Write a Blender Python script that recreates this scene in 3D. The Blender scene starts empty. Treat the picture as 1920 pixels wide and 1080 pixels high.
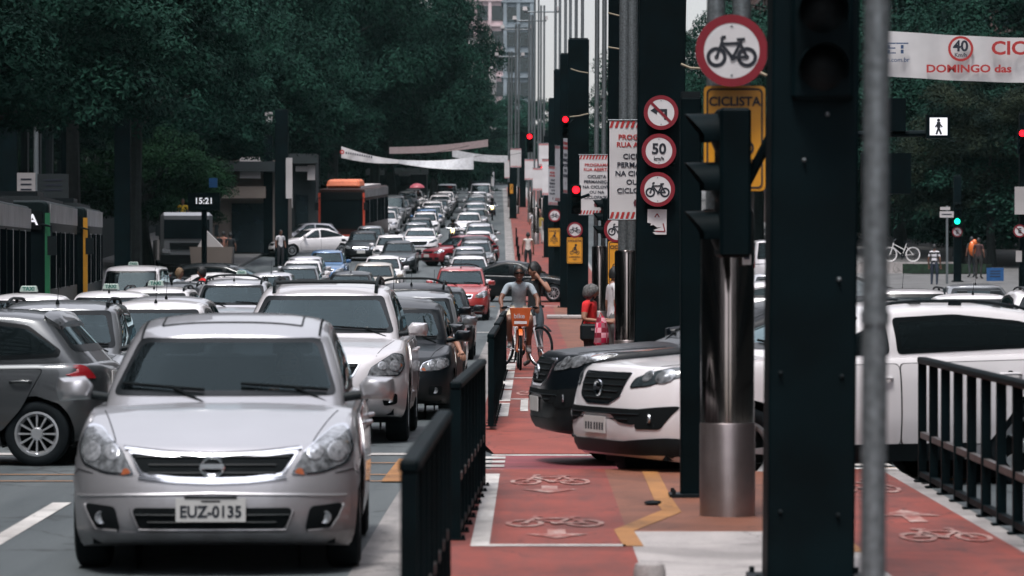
import bpy, bmesh, math, random
from math import sin, cos, tan, pi, radians, atan2, sqrt
from mathutils import Vector, Matrix
from mathutils.bvhtree import BVHTree
from mathutils.geometry import delaunay_2d_cdt
import numpy as np
random.seed(7); RNG = np.random.default_rng(7)
S = bpy.context.scene; COL = S.collection

# ---------------- camera ----------------
F, HY, VX, CZ = 7000.0, 500.0, 995.0, 1.78      # focal length in photo pixels, horizon row, vanishing column, eye height
cd = bpy.data.cameras.new('camera'); cam = bpy.data.objects.new('camera', cd); COL.objects.link(cam)
cam.location = (0, 0, CZ); cam.rotation_euler = (radians(90), 0, 0)
cd.sensor_width = 36; cd.lens = 36*F/1920
cd.shift_x = (960-VX)/1920; cd.shift_y = -(540-HY)/1920
cd.clip_start = 0.5; cd.clip_end = 4000
cd.dof.use_dof = True; cd.dof.focus_distance = 54; cd.dof.aperture_fstop = 5.0
S.camera = cam

# ---------------- sky and sun: an overcast afternoon ----------------
W = bpy.data.worlds.new('World'); S.world = W; W.use_nodes = True
nt = W.node_tree; bg = nt.nodes['Background']
sky = nt.nodes.new('ShaderNodeTexSky'); sky.sky_type = 'NISHITA'; sky.sun_disc = False
SUN_EL, SUN_AZ = radians(68), radians(200)
sky.sun_elevation = SUN_EL; sky.sun_rotation = SUN_AZ; sky.air_density = 1.0; sky.dust_density = 1.0
hs = nt.nodes.new('ShaderNodeHueSaturation'); hs.inputs['Saturation'].default_value = 0.22
tint = nt.nodes.new('ShaderNodeMix'); tint.data_type = 'RGBA'; tint.blend_type = 'MULTIPLY'
tint.inputs['Factor'].default_value = 1.0; tint.inputs['B'].default_value = (1.0, 0.97, 0.99, 1)
nt.links.new(sky.outputs['Color'], hs.inputs['Color']); nt.links.new(hs.outputs['Color'], tint.inputs['A'])
# cloud layer: brighter overhead than at the horizon
wc = nt.nodes.new('ShaderNodeTexCoord'); wx = nt.nodes.new('ShaderNodeSeparateXYZ'); wm = nt.nodes.new('ShaderNodeMapRange')
wm.inputs['From Min'].default_value = 0.; wm.inputs['From Max'].default_value = .9; wm.inputs['To Min'].default_value = .058; wm.inputs['To Max'].default_value = .27
cn = nt.nodes.new('ShaderNodeTexNoise'); cn.inputs['Scale'].default_value = 2.2; cn.inputs['Detail'].default_value = 5
cm = nt.nodes.new('ShaderNodeMapRange'); cm.inputs['From Min'].default_value = .3; cm.inputs['From Max'].default_value = .7; cm.inputs['To Min'].default_value = .8; cm.inputs['To Max'].default_value = 1.2
cx = nt.nodes.new('ShaderNodeMath'); cx.operation = 'MULTIPLY'
nt.links.new(wc.outputs['Generated'], wx.inputs[0]); nt.links.new(wc.outputs['Generated'], cn.inputs['Vector']); nt.links.new(cn.outputs['Fac'], cm.inputs['Value'])
nt.links.new(wx.outputs['Z'], wm.inputs['Value']); nt.links.new(wm.outputs['Result'], cx.inputs[0]); nt.links.new(cm.outputs['Result'], cx.inputs[1]); nt.links.new(cx.outputs[0], bg.inputs['Strength'])
nt.links.new(tint.outputs['Result'], bg.inputs['Color'])
sd = bpy.data.lights.new('sun', 'SUN'); sun = bpy.data.objects.new('sun', sd); COL.objects.link(sun)
sd.energy = 1.5; sd.angle = radians(12); sd.color = (1.0, 0.96, 0.92)
sun.rotation_euler = (radians(90)-SUN_EL, 0, radians(-20))   # light from behind the camera, high up
S.view_settings.view_transform = 'Standard'; S.view_settings.look = 'None'
S.view_settings.exposure = 1.02; S.view_settings.gamma = 1.0
S.cycles.use_denoising = True; S.cycles.max_bounces = 6; S.cycles.transparent_max_bounces = 12
S.cycles.glossy_bounces = 3; S.cycles.diffuse_bounces = 3; S.cycles.caustics_reflective = False; S.cycles.caustics_refractive = False

# ---------------- where things stand ----------------
_zd = [(-50, 0), (28, 0), (36, -.06), (45, -.1), (62, -.1), (75, -.07), (95, .02), (112, .15), (130, .5), (150, .95), (169, 1.5),
       (190, 2.3), (235, 4.0), (285, 5.9), (362, 8.6), (520, 14), (900, 26)]
_dd = np.arange(-50, 900, 2.0)
_zz = np.interp(_dd, [a for a, b in _zd], [b for a, b in _zd])
_k = np.hanning(9); _k /= _k.sum()
_zz = np.convolve(np.pad(_zz, 4, mode='edge'), _k, 'valid')
def gz(D): return float(np.interp(D, _dd, _zz))                 # height of the avenue at distance D
def ox(D): return -0.0085*max(0., D-140)**2/(max(0., D-140)+25)  # the avenue bends gently left far away
HAZE = .00005
MED = 0.13                                                       # the raised median
def P(px, py, D): return Vector(((px-VX)*D/F, D, CZ-(py-HY)*D/F))
def PX(px, D): return (px-VX)*D/F
def PZ(py, D): return CZ-(py-HY)*D/F

# ---------------- materials ----------------
MATS = {}
def mat(name, col, rough=.5, metal=0., coat=0., spec=.5, emit=0., var=.12, vscale=6., bump=0., bscale=40., alpha=None, sheen=0., coatr=.03):
    """Principled material with noise-driven colour variation, roughness variation and bump"""
    if name in MATS: return MATS[name]
    m = bpy.data.materials.new(name); m.use_nodes = True; n = m.node_tree; b = n.nodes['Principled BSDF']
    b.inputs['Roughness'].default_value = rough; b.inputs['Metallic'].default_value = metal
    b.inputs['Coat Weight'].default_value = coat; b.inputs['Coat Roughness'].default_value = coatr
    b.inputs['Specular IOR Level'].default_value = spec
    tc = n.nodes.new('ShaderNodeTexCoord')
    nz = n.nodes.new('ShaderNodeTexNoise'); nz.inputs['Scale'].default_value = vscale; nz.inputs['Detail'].default_value = 5
    n.links.new(tc.outputs['Object'], nz.inputs['Vector'])
    cr = n.nodes.new('ShaderNodeValToRGB')
    cr.color_ramp.elements[0].position = .3; cr.color_ramp.elements[1].position = .7
    cr.color_ramp.elements[0].color = (*[c*(1-var) for c in col], 1); cr.color_ramp.elements[1].color = (*[min(1, c*(1+var)) for c in col], 1)
    n.links.new(nz.outputs['Fac'], cr.inputs['Fac']); n.links.new(cr.outputs['Color'], b.inputs['Base Color'])
    if emit:
        n.links.new(cr.outputs['Color'], b.inputs['Emission Color']); b.inputs['Emission Strength'].default_value = emit
    if bump:
        n2 = n.nodes.new('ShaderNodeTexNoise'); n2.inputs['Scale'].default_value = bscale; n2.inputs['Detail'].default_value = 6
        n.links.new(tc.outputs['Object'], n2.inputs['Vector'])
        bp = n.nodes.new('ShaderNodeBump'); bp.inputs['Strength'].default_value = bump; bp.inputs['Distance'].default_value = .02
        n.links.new(n2.outputs['Fac'], bp.inputs['Height']); n.links.new(bp.outputs['Normal'], b.inputs['Normal'])
    MATS[name] = m; return m

def glass_mat(name, tintc, dens, rough=.0, ior=1.42):
    """car window: a mix of see-through tint and mirror, by Fresnel"""
    if name in MATS: return MATS[name]
    m = bpy.data.materials.new(name); m.use_nodes = True; n = m.node_tree; n.nodes.clear()
    o = n.nodes.new('ShaderNodeOutputMaterial'); tr = n.nodes.new('ShaderNodeBsdfTransparent'); tr.inputs[0].default_value = (*tintc, 1)
    gl = n.nodes.new('ShaderNodeBsdfGlossy'); gl.inputs['Roughness'].default_value = rough; gl.inputs[0].default_value = (.74, .95, .99, 1)
    df = n.nodes.new('ShaderNodeBsdfDiffuse'); df.inputs[0].default_value = (.03, .045, .05, 1)
    fr = n.nodes.new('ShaderNodeFresnel'); fr.inputs[0].default_value = ior
    m1 = n.nodes.new('ShaderNodeMixShader'); m1.inputs[0].default_value = dens
    m2 = n.nodes.new('ShaderNodeMixShader')
    n.links.new(tr.outputs[0], m1.inputs[1]); n.links.new(df.outputs[0], m1.inputs[2])
    n.links.new(fr.outputs[0], m2.inputs[0]); n.links.new(m1.outputs[0], m2.inputs[1]); n.links.new(gl.outputs[0], m2.inputs[2])
    n.links.new(m2.outputs[0], o.inputs[0]); MATS[name] = m; return m

def paint(name, col, metal=.0, rough=.32, coat=.8):
    """car paint: clear coat, faint flake variation, road dust low on the body"""
    k = 'paint_'+name
    if k in MATS: return MATS[k]
    m = mat(k, col, rough=rough, metal=metal, coat=coat, var=.04, vscale=2.); n = m.node_tree; L = n.links.new; b = n.nodes['Principled BSDF']
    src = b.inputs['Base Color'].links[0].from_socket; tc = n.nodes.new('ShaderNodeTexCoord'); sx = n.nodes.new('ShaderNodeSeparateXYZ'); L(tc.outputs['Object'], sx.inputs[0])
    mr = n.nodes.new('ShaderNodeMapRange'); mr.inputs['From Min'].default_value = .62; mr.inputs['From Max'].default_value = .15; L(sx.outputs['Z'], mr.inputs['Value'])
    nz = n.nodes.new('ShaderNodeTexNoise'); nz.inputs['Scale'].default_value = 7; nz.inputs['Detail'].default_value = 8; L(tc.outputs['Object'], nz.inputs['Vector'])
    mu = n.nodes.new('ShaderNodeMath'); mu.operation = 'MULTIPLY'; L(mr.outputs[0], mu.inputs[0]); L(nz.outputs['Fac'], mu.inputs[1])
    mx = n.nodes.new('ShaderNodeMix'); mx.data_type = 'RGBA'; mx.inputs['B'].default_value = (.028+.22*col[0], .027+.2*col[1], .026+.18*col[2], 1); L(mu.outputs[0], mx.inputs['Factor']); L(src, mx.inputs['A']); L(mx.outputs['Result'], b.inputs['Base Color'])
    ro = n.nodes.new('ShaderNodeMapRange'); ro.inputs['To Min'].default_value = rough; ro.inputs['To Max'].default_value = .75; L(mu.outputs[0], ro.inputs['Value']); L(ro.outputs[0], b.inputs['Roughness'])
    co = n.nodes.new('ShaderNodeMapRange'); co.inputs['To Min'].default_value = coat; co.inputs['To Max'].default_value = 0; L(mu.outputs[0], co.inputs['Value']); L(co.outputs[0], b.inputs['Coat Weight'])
    return m
BLACK = mat('black_painted_steel', (.0010, .0052, .0068), rough=.6, spec=.07, var=.45, vscale=2.2, bump=.04)
RUBBER = mat('rubber', (.006, .009, .011), rough=.85, spec=.15, var=.25, bump=.1)
PLASTIC = mat('dark_plastic', (.005, .009, .011), rough=.55, spec=.2)
CHROME = mat('chrome', (.75, .77, .8), rough=.12, metal=1., var=.03)
ALLOY = mat('alloy', (.5, .52, .54), rough=.3, metal=.8, var=.05)
LENS = mat('lamp_reflector', (.22, .235, .25), rough=.15, metal=.5, coat=1., var=.75, vscale=22)
LENSDARK = mat('lamp_dark', (.03, .04, .045), rough=.15, coat=1., var=.3, vscale=14)
AMBER = mat('amber_lens', (.30, .085, .035), rough=.2, coat=1.)
REDLENS = mat('red_lens', (.20, .008, .012), rough=.2, coat=1.)
SEAM = mat('seam', (.006, .008, .009), rough=.9, spec=.1)
CLOTH = mat('seat_cloth', (.035, .042, .046), rough=.9, bump=.1, var=.2)
PLATE = mat('plate_metal', (.5, .5, .49), rough=.45, var=.06)
INK = mat('ink_black', (.008, .012, .02), rough=.6, var=.1)
GLASS = glass_mat('car_glass', (.42, .52, .54), .06, ior=1.5)
GLASSH = glass_mat('car_glass_dark_reflection', (.26, .31, .33), .06, ior=1.22)  # dark surroundings mirrored in the windscreen are put into the tint
GLASSD = glass_mat('car_glass_tinted', (.06, .075, .08), .2, ior=1.25)
BOWL = mat('lamp_bowl_silver', (.45, .47, .5), rough=.2, metal=.6, coat=.6, var=.5, vscale=30)
FRIT = mat('glass_black_edge', (.005, .007, .008), rough=.3, spec=.15)
WHITEP = mat('white_sign', (.62, .61, .62), rough=.45, var=.05, vscale=9)
REDP = mat('red_sign', (.20, .006, .016), rough=.4, var=.1)
YELP = mat('yellow_sign', (.68, .30, .02), rough=.4, var=.08)
GALV = mat('galvanised_steel', (.16, .18, .19), rough=.45, metal=.5, var=.35, vscale=40, bump=.05)
STEEL = mat('polished_steel', (.30, .26, .24), rough=.13, metal=1., var=.2, vscale=3)
STEELM = mat('brushed_steel', (.36, .31, .30), rough=.36, metal=.9, var=.15, vscale=5)

# ---------------- mesh building ----------------
def basis(d):
    d = d.normalized(); a = Vector((0, 0, 1)) if abs(d.z) < .9 else Vector((1, 0, 0))
    x = d.cross(a).normalized(); return x, d.cross(x).normalized()
class MB:
    def __init__(s): s.v = []; s.f = []; s.m = []; s.sm = []
    def add(s, vs, fs, mi=0, smooth=False):
        o = len(s.v); s.v += [tuple(v) for v in vs]
        for f in fs: s.f.append([i+o for i in f]); s.m.append(mi); s.sm.append(smooth)
        return s
    def box(s, c, d, rz=0., mi=0, taper=1.):
        x, y, z = d[0]/2, d[1]/2, d[2]/2; vs = []
        for k, t in ((-1, 1), (1, taper)):
            for a, b in ((-1, -1), (1, -1), (1, 1), (-1, 1)):
                X, Y = a*x*t, b*y*t; vs.append((c[0]+X*cos(rz)-Y*sin(rz), c[1]+X*sin(rz)+Y*cos(rz), c[2]+k*z))
        return s.add(vs, [(3, 2, 1, 0), (4, 5, 6, 7), (0, 1, 5, 4), (1, 2, 6, 5), (2, 3, 7, 6), (3, 0, 4, 7)], mi)
    def tube(s, pts, r, n=8, mi=0, caps=True, rs=None, smooth=True):
        pts = [Vector(p) for p in pts]; vs = []; fs = []; K = len(pts)
        for i, p in enumerate(pts):
            d = (pts[min(i+1, K-1)]-pts[max(i-1, 0)]); a, b = basis(d)
            if i: # keep rings aligned
                a = (pa-d.normalized()*pa.dot(d.normalized())).normalized(); b = d.normalized().cross(a)
            pa = a; R = rs[i] if rs else r
            vs += [p+a*R*cos(2*pi*j/n)+b*R*sin(2*pi*j/n) for j in range(n)]
        for i in range(K-1):
            for j in range(n):
                fs.append((i*n+j, i*n+(j+1) % n, (i+1)*n+(j+1) % n, (i+1)*n+j))
        s.add(vs, fs, mi, smooth)
        if caps: s.add(vs[:n], [tuple(range(n))[::-1]], mi); s.add(vs[-n:], [tuple(range(n))], mi)
        return s
    def lathe(s, prof, c=(0, 0, 0), ax='z', n=24, mi=0, smooth=True):
        vs = []; K = len(prof)
        for r, h in prof:
            for j in range(n):
                a, b = r*cos(2*pi*j/n), r*sin(2*pi*j/n)
                q = {'z': (a, b, h), 'x': (h, a, b), 'y': (b, h, a)}[ax]; vs.append((c[0]+q[0], c[1]+q[1], c[2]+q[2]))
        fs = [(i*n+j, i*n+(j+1) % n, (i+1)*n+(j+1) % n, (i+1)*n+j) for i in range(K-1) for j in range(n)]
        return s.add(vs, fs, mi, smooth)
    def prism(s, poly, fn, h, mi=0):
        """poly in 2D; fn(a,b,h) -> 3D; from 0 to h"""
        n = len(poly); vs = [fn(a, b, 0) for a, b in poly]+[fn(a, b, h) for a, b in poly]
        return s.add(vs, [tuple(range(n))[::-1], tuple(range(n, 2*n))]+[(i, (i+1) % n, n+(i+1) % n, n+i) for i in range(n)], mi)
    def ball(s, c, r, mi=0, nu=14, nv=9, sc=(1, 1, 1)):
        vs = []; fs = []
        for i in range(nv+1):
            t = pi*i/nv
            for j in range(nu):
                p = 2*pi*j/nu; vs.append((c[0]+r*sc[0]*sin(t)*cos(p), c[1]+r*sc[1]*sin(t)*sin(p), c[2]-r*sc[2]*cos(t)))
        for i in range(nv):
            for j in range(nu): fs.append((i*nu+j, i*nu+(j+1) % nu, (i+1)*nu+(j+1) % nu, (i+1)*nu+j))
        return s.add(vs, fs, mi, True)
    def mirror(s):
        o = MB(); o.v = [(-x, y, z) for x, y, z in s.v]; o.f = [f[::-1] for f in s.f]; o.m = list(s.m); o.sm = list(s.sm); return o
    def mesh(s, name, mats, clean=False, recalc=False, sharp=35):
        me = bpy.data.meshes.new(name); me.from_pydata(s.v, [], s.f)
        for m in (mats if isinstance(mats, (list, tuple)) else [mats]): me.materials.append(m)
        me.polygons.foreach_set('material_index', s.m); me.polygons.foreach_set('use_smooth', s.sm)
        if clean or recalc:
            b = bmesh.new(); b.from_mesh(me)
            if clean: bmesh.ops.remove_doubles(b, verts=b.verts, dist=.0008)
            if clean: bmesh.ops.dissolve_degenerate(b, edges=b.edges, dist=.0005)
            bmesh.ops.recalc_face_normals(b, faces=b.faces); b.to_mesh(me); b.free()
        me.update()
        if sharp and any(s.sm): me.set_sharp_from_angle(angle=radians(sharp))
        return me
    def build(s, name, mats, parent=None, loc=None, **k):
        return link(name, s.mesh(name, mats, **k), parent, loc)
def link(name, data, parent=None, loc=None):
    o = bpy.data.objects.new(name, data); COL.objects.link(o)
    if parent: o.parent = parent
    if loc is not None: o.location = loc
    return o
def tag(o, label=None, cat=None, group=None, kind=None):
    if label: o['label'] = label
    if cat: o['category'] = cat
    if group: o['group'] = group
    if kind: o['kind'] = kind
    return o
def thing(name, label, cat, loc=(0, 0, 0), rz=0., group=None):
    o = link(name, None); o.location = loc; o.rotation_euler = (0, 0, rz); o.empty_display_size = .3
    return tag(o, label, cat, group)
KIDS = {}
def kids(o): return list(o.children)
def copy_tree(o, parent=None, skip=()):
    c = o.copy(); COL.objects.link(c)
    if parent: c.parent = parent
    for ch in kids(o):
        if ch.name.split('.')[0] not in skip: copy_tree(ch, c, skip)
    return c
_txt = {}
def text_mesh(t, size, bold=0., depth=.002, align='CENTER', sx=1.):
    key = (t, size, bold, depth, align, sx)
    if key in _txt: return _txt[key]
    c = bpy.data.curves.new('lettering', 'FONT'); c.body = t; c.size = size; c.align_x = align; c.align_y = 'CENTER'
    c.offset = bold*size; c.extrude = depth; c.resolution_u = 3; c.space_line = 1.05
    o = bpy.data.objects.new('lettering', c); COL.objects.link(o)
    dg = bpy.context.evaluated_depsgraph_get(); me = bpy.data.meshes.new_from_object(o.evaluated_get(dg))
    bpy.data.objects.remove(o); bpy.data.curves.remove(c)
    if sx != 1.: me.transform(Matrix.Diagonal((sx, 1, 1, 1)))
    me.name = 'lettering'; _txt[key] = me; return me
def lettering(t, size, m, parent, loc, bold=.012, rot=(pi/2, 0, 0), align='CENTER', sx=1., name='lettering'):
    me = text_mesh(t, size, bold, .002, align, sx).copy(); me.materials.clear(); me.materials.append(m)
    o = link(name, me, parent, loc); o.rotation_euler = rot; return o

# 2-D strokes (drawn on signs and on the ground); each stroke lifted a hair above the last
class Strokes:
    def __init__(s): s.q = []
    def ring(s, x, y, r, w, n=28, a0=0, a1=2*pi):
        s.q.append([[(x+(r+k)*cos(a0+(a1-a0)*i/n), y+(r+k)*sin(a0+(a1-a0)*i/n)) for i in range(n+1)] for k in (-w/2, w/2)]); return s
    def seg(s, x0, y0, x1, y1, w):
        L = max(1e-6, sqrt((x1-x0)**2+(y1-y0)**2)); a, b = -(y1-y0)/L*w/2, (x1-x0)/L*w/2
        s.q.append([[(x0-a, y0-b), (x1-a, y1-b)], [(x0+a, y0+b), (x1+a, y1+b)]]); return s
    def poly(s, pts): s.q.append(pts); return s
    def into(s, mb, fn, mi=0, lift=.0003):
        for k, q in enumerate(s.q):
            h = k*lift
            if isinstance(q[0], list):
                A, B = q; n = len(A); vs = [fn(a, b, h) for a, b in A]+[fn(a, b, h) for a, b in B]
                mb.add(vs, [(i, i+1, n+i+1, n+i) for i in range(n-1)], mi)
            else: mb.add([fn(a, b, h) for a, b in q], [tuple(range(len(q)))], mi)
        return mb
def bike_strokes(sc=1., flip=1, w=.05):
    """bicycle pictogram about 1.0 wide, handlebar at the left"""
    s = Strokes(); f = lambda x: x*sc*flip
    for cx in (-.31, .31): s.ring(f(cx), -.13*sc, .17*sc, w*sc); s.ring(f(cx), -.13*sc, .03*sc, .03*sc, 10)
    for a in ((-.31, -.13, -.19, .2), (-.19, .2, -.21, .27), (-.21, .27, -.12, .28), (-.2, .14, .17, .15), (-.2, .12, .02, -.14), (.02, -.14, .17, .15),
              (.17, .15, .2, .22), (.1, .225, .27, .235), (.31, -.13, .17, .15), (.02, -.14, .31, -.13)):
        s.seg(f(a[0]), a[1]*sc, f(a[2]), a[3]*sc, w*.8*sc)
    s.ring(f(.02), -.14*sc, .05*sc, .025*sc, 12); s.seg(f(.02), -.14*sc, f(.0), -.21*sc, .025*sc)
    return s
# ---------------- cars ----------------
def smooth_profile(pts, L, w=.14):
    u = np.linspace(-.5, L+.5, 600); z = np.interp(u, [a for a, b in pts], [b for a, b in pts])
    k = np.hanning(max(3, int(w/(u[1]-u[0])))|1); k /= k.sum(); n = len(k)//2
    z = np.convolve(np.pad(z, n, mode='edge'), k, 'valid'); return lambda q: np.interp(q, u, z)
def half_ring(L, w, af, pf, ar, pr, nf=16, ns=44, nr=14):
    u, y = [], []
    for k in range(nf):
        t = pi/2*k/nf; u.append(af*(1-cos(t)**(2/pf))); y.append(w*sin(t)**(2/pf) if k else 0.)
    for k in range(ns+1): u.append(af+(L-af-ar)*k/ns); y.append(w)
    for k in range(1, nr+1):
        t = pi/2*(1-k/nr); u.append(L-ar*(1-cos(t)**(2/pr))); y.append(w*sin(t)**(2/pr) if k < nr else 0.)
    return np.array(u), np.array(y)
def round_poly(pts, r=.03, n=4):
    out = []; K = len(pts)
    for i in range(K):
        p, a, b = Vector(pts[i]), Vector(pts[i-1]), Vector(pts[(i+1) % K])
        da, db = (a-p), (b-p); q = min(r, da.length*.45, db.length*.45)
        A, B = p+da.normalized()*q, p+db.normalized()*q
        for k in range(n+1):
            t = k/n; v = A*(1-t)**2+p*2*t*(1-t)+B*t*t; out.append((v.x, v.y))
    return out
def inside(p, poly):
    c = False; j = len(poly)-1
    for i in range(len(poly)):
        if (poly[i][1] > p[1]) != (poly[j][1] > p[1]) and p[0] < (poly[j][0]-poly[i][0])*(p[1]-poly[i][1])/(poly[j][1]-poly[i][1])+poly[i][0]: c = not c
        j = i
    return c
def inset(poly, d):
    """shrink an outline by d on every side of its bounding box"""
    xs = [p[0] for p in poly]; ys = [p[1] for p in poly]; cx, cy = (min(xs)+max(xs))/2, (min(ys)+max(ys))/2; w, h = max(xs)-min(xs), max(ys)-min(ys)
    kx, ky = max(.02, 1-2*d/max(w, 1e-6)), max(.02, 1-2*d/max(h, 1e-6)); return [(cx+(p[0]-cx)*kx, cy+(p[1]-cy)*ky) for p in poly]
class Car:
    def __init__(s, **k):
        s.__dict__.update(dict(crown=.05, gdrop=.06, af=.9, pf=3.3, ar=.6, pr=4., gaf=.42, gar=.32, gp=4.2, nose=.0, tuck=.10, hip=.94), **k)
        s.prof = smooth_profile(s.top, s.L); s.roof = smooth_profile(s.rf, s.L, .3); s.make()
    def zs(s, u, y): return s.prof(u)-s.crown*(np.abs(y)/(s.W/2))**2.5
    def make(s):
        L, W = s.L, s.W; mb = MB()
        u0, y0 = half_ring(L, W/2, s.af, s.pf, s.ar, s.pr); N = len(u0)
        lev = [(0., .10, .10, .93), (.05, .05, .05, .955), (.12, .025, .02, .975), (.2, .01, .01, .985), (.3, 0, 0, .992), (.4, 0, 0, 1.), (.5, .005, .004, 1.),
               (.58, .012, .01, .998), (.66, .025, .015, .994), (.74, .04, .025, .988), (.82, .06, .035, .98), (.89, .085, .05, .968), (.94, .11, .065, .955), (.975, .14, .085, .94), (1., .18, .11, .915)]
        rings = []
        def full(u, y, z):
            r = [(y[i], u[i], z[i]) for i in range(N)]+[(-y[i], u[i], z[i]) for i in range(N-2, 0, -1)]; return r
        for t, df, dr, wf in lev:
            u = u0+s.nose*0+df*np.clip(1-u0/s.af, 0, 1)**1.5-dr*np.clip((u0-(L-s.ar))/s.ar, 0, 1)**1.5; y = y0*wf
            ztop = s.zs(u, y); zb = s.zb+.05*np.clip(1-u0/.5, 0, 1)+s.tail_up*np.clip((u0-(L-.6))/.6, 0, 1); rings.append((u, y, zb+(ztop-zb)*t))
        for r in (.95, .88, .78, .65, .5, .34, .17, 0.):
            u, y, z = rings[len(lev)-1]; yy = rings[len(lev)-1][1]*r; rings.append((u, yy, s.zs(u, yy)))
        u, y, z = rings[0]; rings.insert(0, (u, y*0, z)); rings.insert(1, (u, y*.5, z)); 
        vs = []; fs = []; M = 2*N-2
        for q in rings: vs += full(*q)
        for i in range(len(rings)-1):
            for j in range(M): fs.append((i*M+j, i*M+(j+1) % M, (i+1)*M+(j+1) % M, (i+1)*M+j))
        mb.add(vs, fs, 0, True); lowcount = len(fs)
        # greenhouse
        g = MB(); Lb = s.ur-s.uc; Lt = s.ut-s.uf
        ub, yb = half_ring(Lb, s.wb, s.gaf, s.gp, s.gar, s.gp, 14, 26, 12); ut, yt = half_ring(Lt, s.wt, s.gaf*.75, s.gp, s.gar*.9, s.gp, 14, 26, 12)
        ub = ub+s.uc; ut = ut+s.uf; N2 = len(ub); R2 = []
        zB = s.zs(ub, yb)-.05; rz = lambda u, y: s.roof(u)-s.gdrop*(np.abs(y)/s.wt)**3
        zT = rz(ut, yt)-.015
        for f in (0., .1, .2, .3, .4, .5, .6, .7, .8, .9, .96, 1.):
            b = .025*sin(pi*f); yy = (yb+(yt-yb)*f); k = 1+b/max(s.wt, .1); R2.append((ub+(ut-ub)*f, yy*k, zB+(zT-zB)*f))
        for r in (.96, .9, .82, .7, .55, .38, .2, 0.): R2.append((ut, yt*r, rz(ut, yt*r)))
        vs = []; fs = []; M = 2*N2-2
        for u, y, z in R2: vs += [(y[i], u[i], z[i]) for i in range(N2)]+[(-y[i], u[i], z[i]) for i in range(N2-2, 0, -1)]
        for i in range(len(R2)-1):
            for j in range(M): fs.append((i*M+j, i*M+(j+1) % M, (i+1)*M+(j+1) % M, (i+1)*M+j))
        g.add(vs, fs, 0, True)
        bg = bmesh.new(); me = g.mesh('tmp', []); bg.from_mesh(me); bpy.data.meshes.remove(me)
        bmesh.ops.remove_doubles(bg, verts=bg.verts, dist=.001)
        for _ in range(2):
            vv = [v for v in bg.verts if not v.is_boundary]; bmesh.ops.smooth_vert(bg, verts=vv, factor=.5, use_axis_x=True, use_axis_y=True, use_axis_z=True)
        bg.normal_update(); bmesh.ops.recalc_face_normals(bg, faces=bg.faces); me = bpy.data.meshes.new('g'); bg.to_mesh(me)
        bl = bmesh.new(); m2 = mb.mesh('tmp', []); bl.from_mesh(m2); bpy.data.meshes.remove(m2)
        bmesh.ops.remove_doubles(bl, verts=bl.verts, dist=.001); bmesh.ops.recalc_face_normals(bl, faces=bl.faces)
        s.gbvh = BVHTree.FromBMesh(bg); s.lbvh = BVHTree.FromBMesh(bl)
        bl.from_mesh(me); bpy.data.meshes.remove(me); s.bvh = BVHTree.FromBMesh(bl); s.bm = bl; bg.free()
        s.parts = []; s.windows = []
    # --- projecting outlines on the surface
    def ray(s, a, b, view, bvh):
        o, d = {'F': ((a, -3, b), (0, 1, 0)), 'R': ((a, s.L+3, b), (0, -1, 0)), 'S': ((3, a, b), (-1, 0, 0)), 'T': ((a, b, 4), (0, 0, -1))}[view]
        d = Vector(d); h = bvh.ray_cast(Vector(o), d)
        if h[0] is None:
            h = bvh.find_nearest(Vector(o)+d*3.2); 
        p, n = h[0], h[1]
        if n.dot(d) > 0: n = -n
        return p, n, d
    def patch(s, poly, view, off=.004, res=.045, bvh=None, back=.02, border=0., mb=None, mi=0, bmi=1, rnd=.02):
        bvh = bvh or s.bvh; mb = mb or MB()
        if rnd: poly = round_poly(poly, rnd)
        pts = []
        for i in range(len(poly)):
            a, b = Vector(poly[i]), Vector(poly[(i+1) % len(poly)]); n = max(1, int((b-a).length/res))
            pts += [a+(b-a)*k/n for k in range(n)]
        nb = len(pts); inner = []
        if border:
            ip = inset([(p.x, p.y) for p in pts], border); inner = [Vector(p) for p in ip]
        x0, x1 = min(p.x for p in pts), max(p.x for p in pts); z0, z1 = min(p.y for p in pts), max(p.y for p in pts)
        bp = [(p.x, p.y) for p in pts]; ib = inset(bp, res*.55); ring = [(p.x, p.y) for p in inner]; grid = []
        for i in range(int((x1-x0)/res)+1):
            for j in range(int((z1-z0)/res)+1):
                q = (x0+(i+.5)*res, z0+(j+.5)*res)
                if inside(q, ib) and (not ring or min((q[0]-r[0])**2+(q[1]-r[1])**2 for r in ring) > (res*.4)**2): grid.append(Vector(q))
        allv = pts+inner+grid; ed = [(i, (i+1) % nb) for i in range(nb)]
        if border: ed += [(nb+i, nb+(i+1) % nb) for i in range(nb)]
        V, E, Fc, *_ = delaunay_2d_cdt(allv, ed, [], 1, 1e-5)
        ibp = ring if border else None
        vs = []; bt = []
        for v in V:
            p, n, d = s.ray(v.x, v.y, view, bvh); nn = n if n.dot(-d) > .2 else (-d); vs.append(p+nn*off)
        # drop outliers that missed the surface
        fs = []; mi_l = []
        for f in Fc:
            c = (sum(V[i].x for i in f)/3, sum(V[i].y for i in f)/3)
            P3 = [vs[i] for i in f]; nrm = (P3[1]-P3[0]).cross(P3[2]-P3[0])
            d = {'F': Vector((0, -1, 0)), 'R': Vector((0, 1, 0)), 'S': Vector((1, 0, 0)), 'T': Vector((0, 0, 1))}[view]
            f = list(f)
            if nrm.dot(d) < 0: f = f[::-1]
            fs.append(f); mi_l.append(bmi if (border and not inside(c, ibp)) else mi)
        o = len(mb.v); mb.v += [tuple(p) for p in vs]
        for f, m in zip(fs, mi_l): mb.f.append([i+o for i in f]); mb.m.append(m); mb.sm.append(True)
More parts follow.
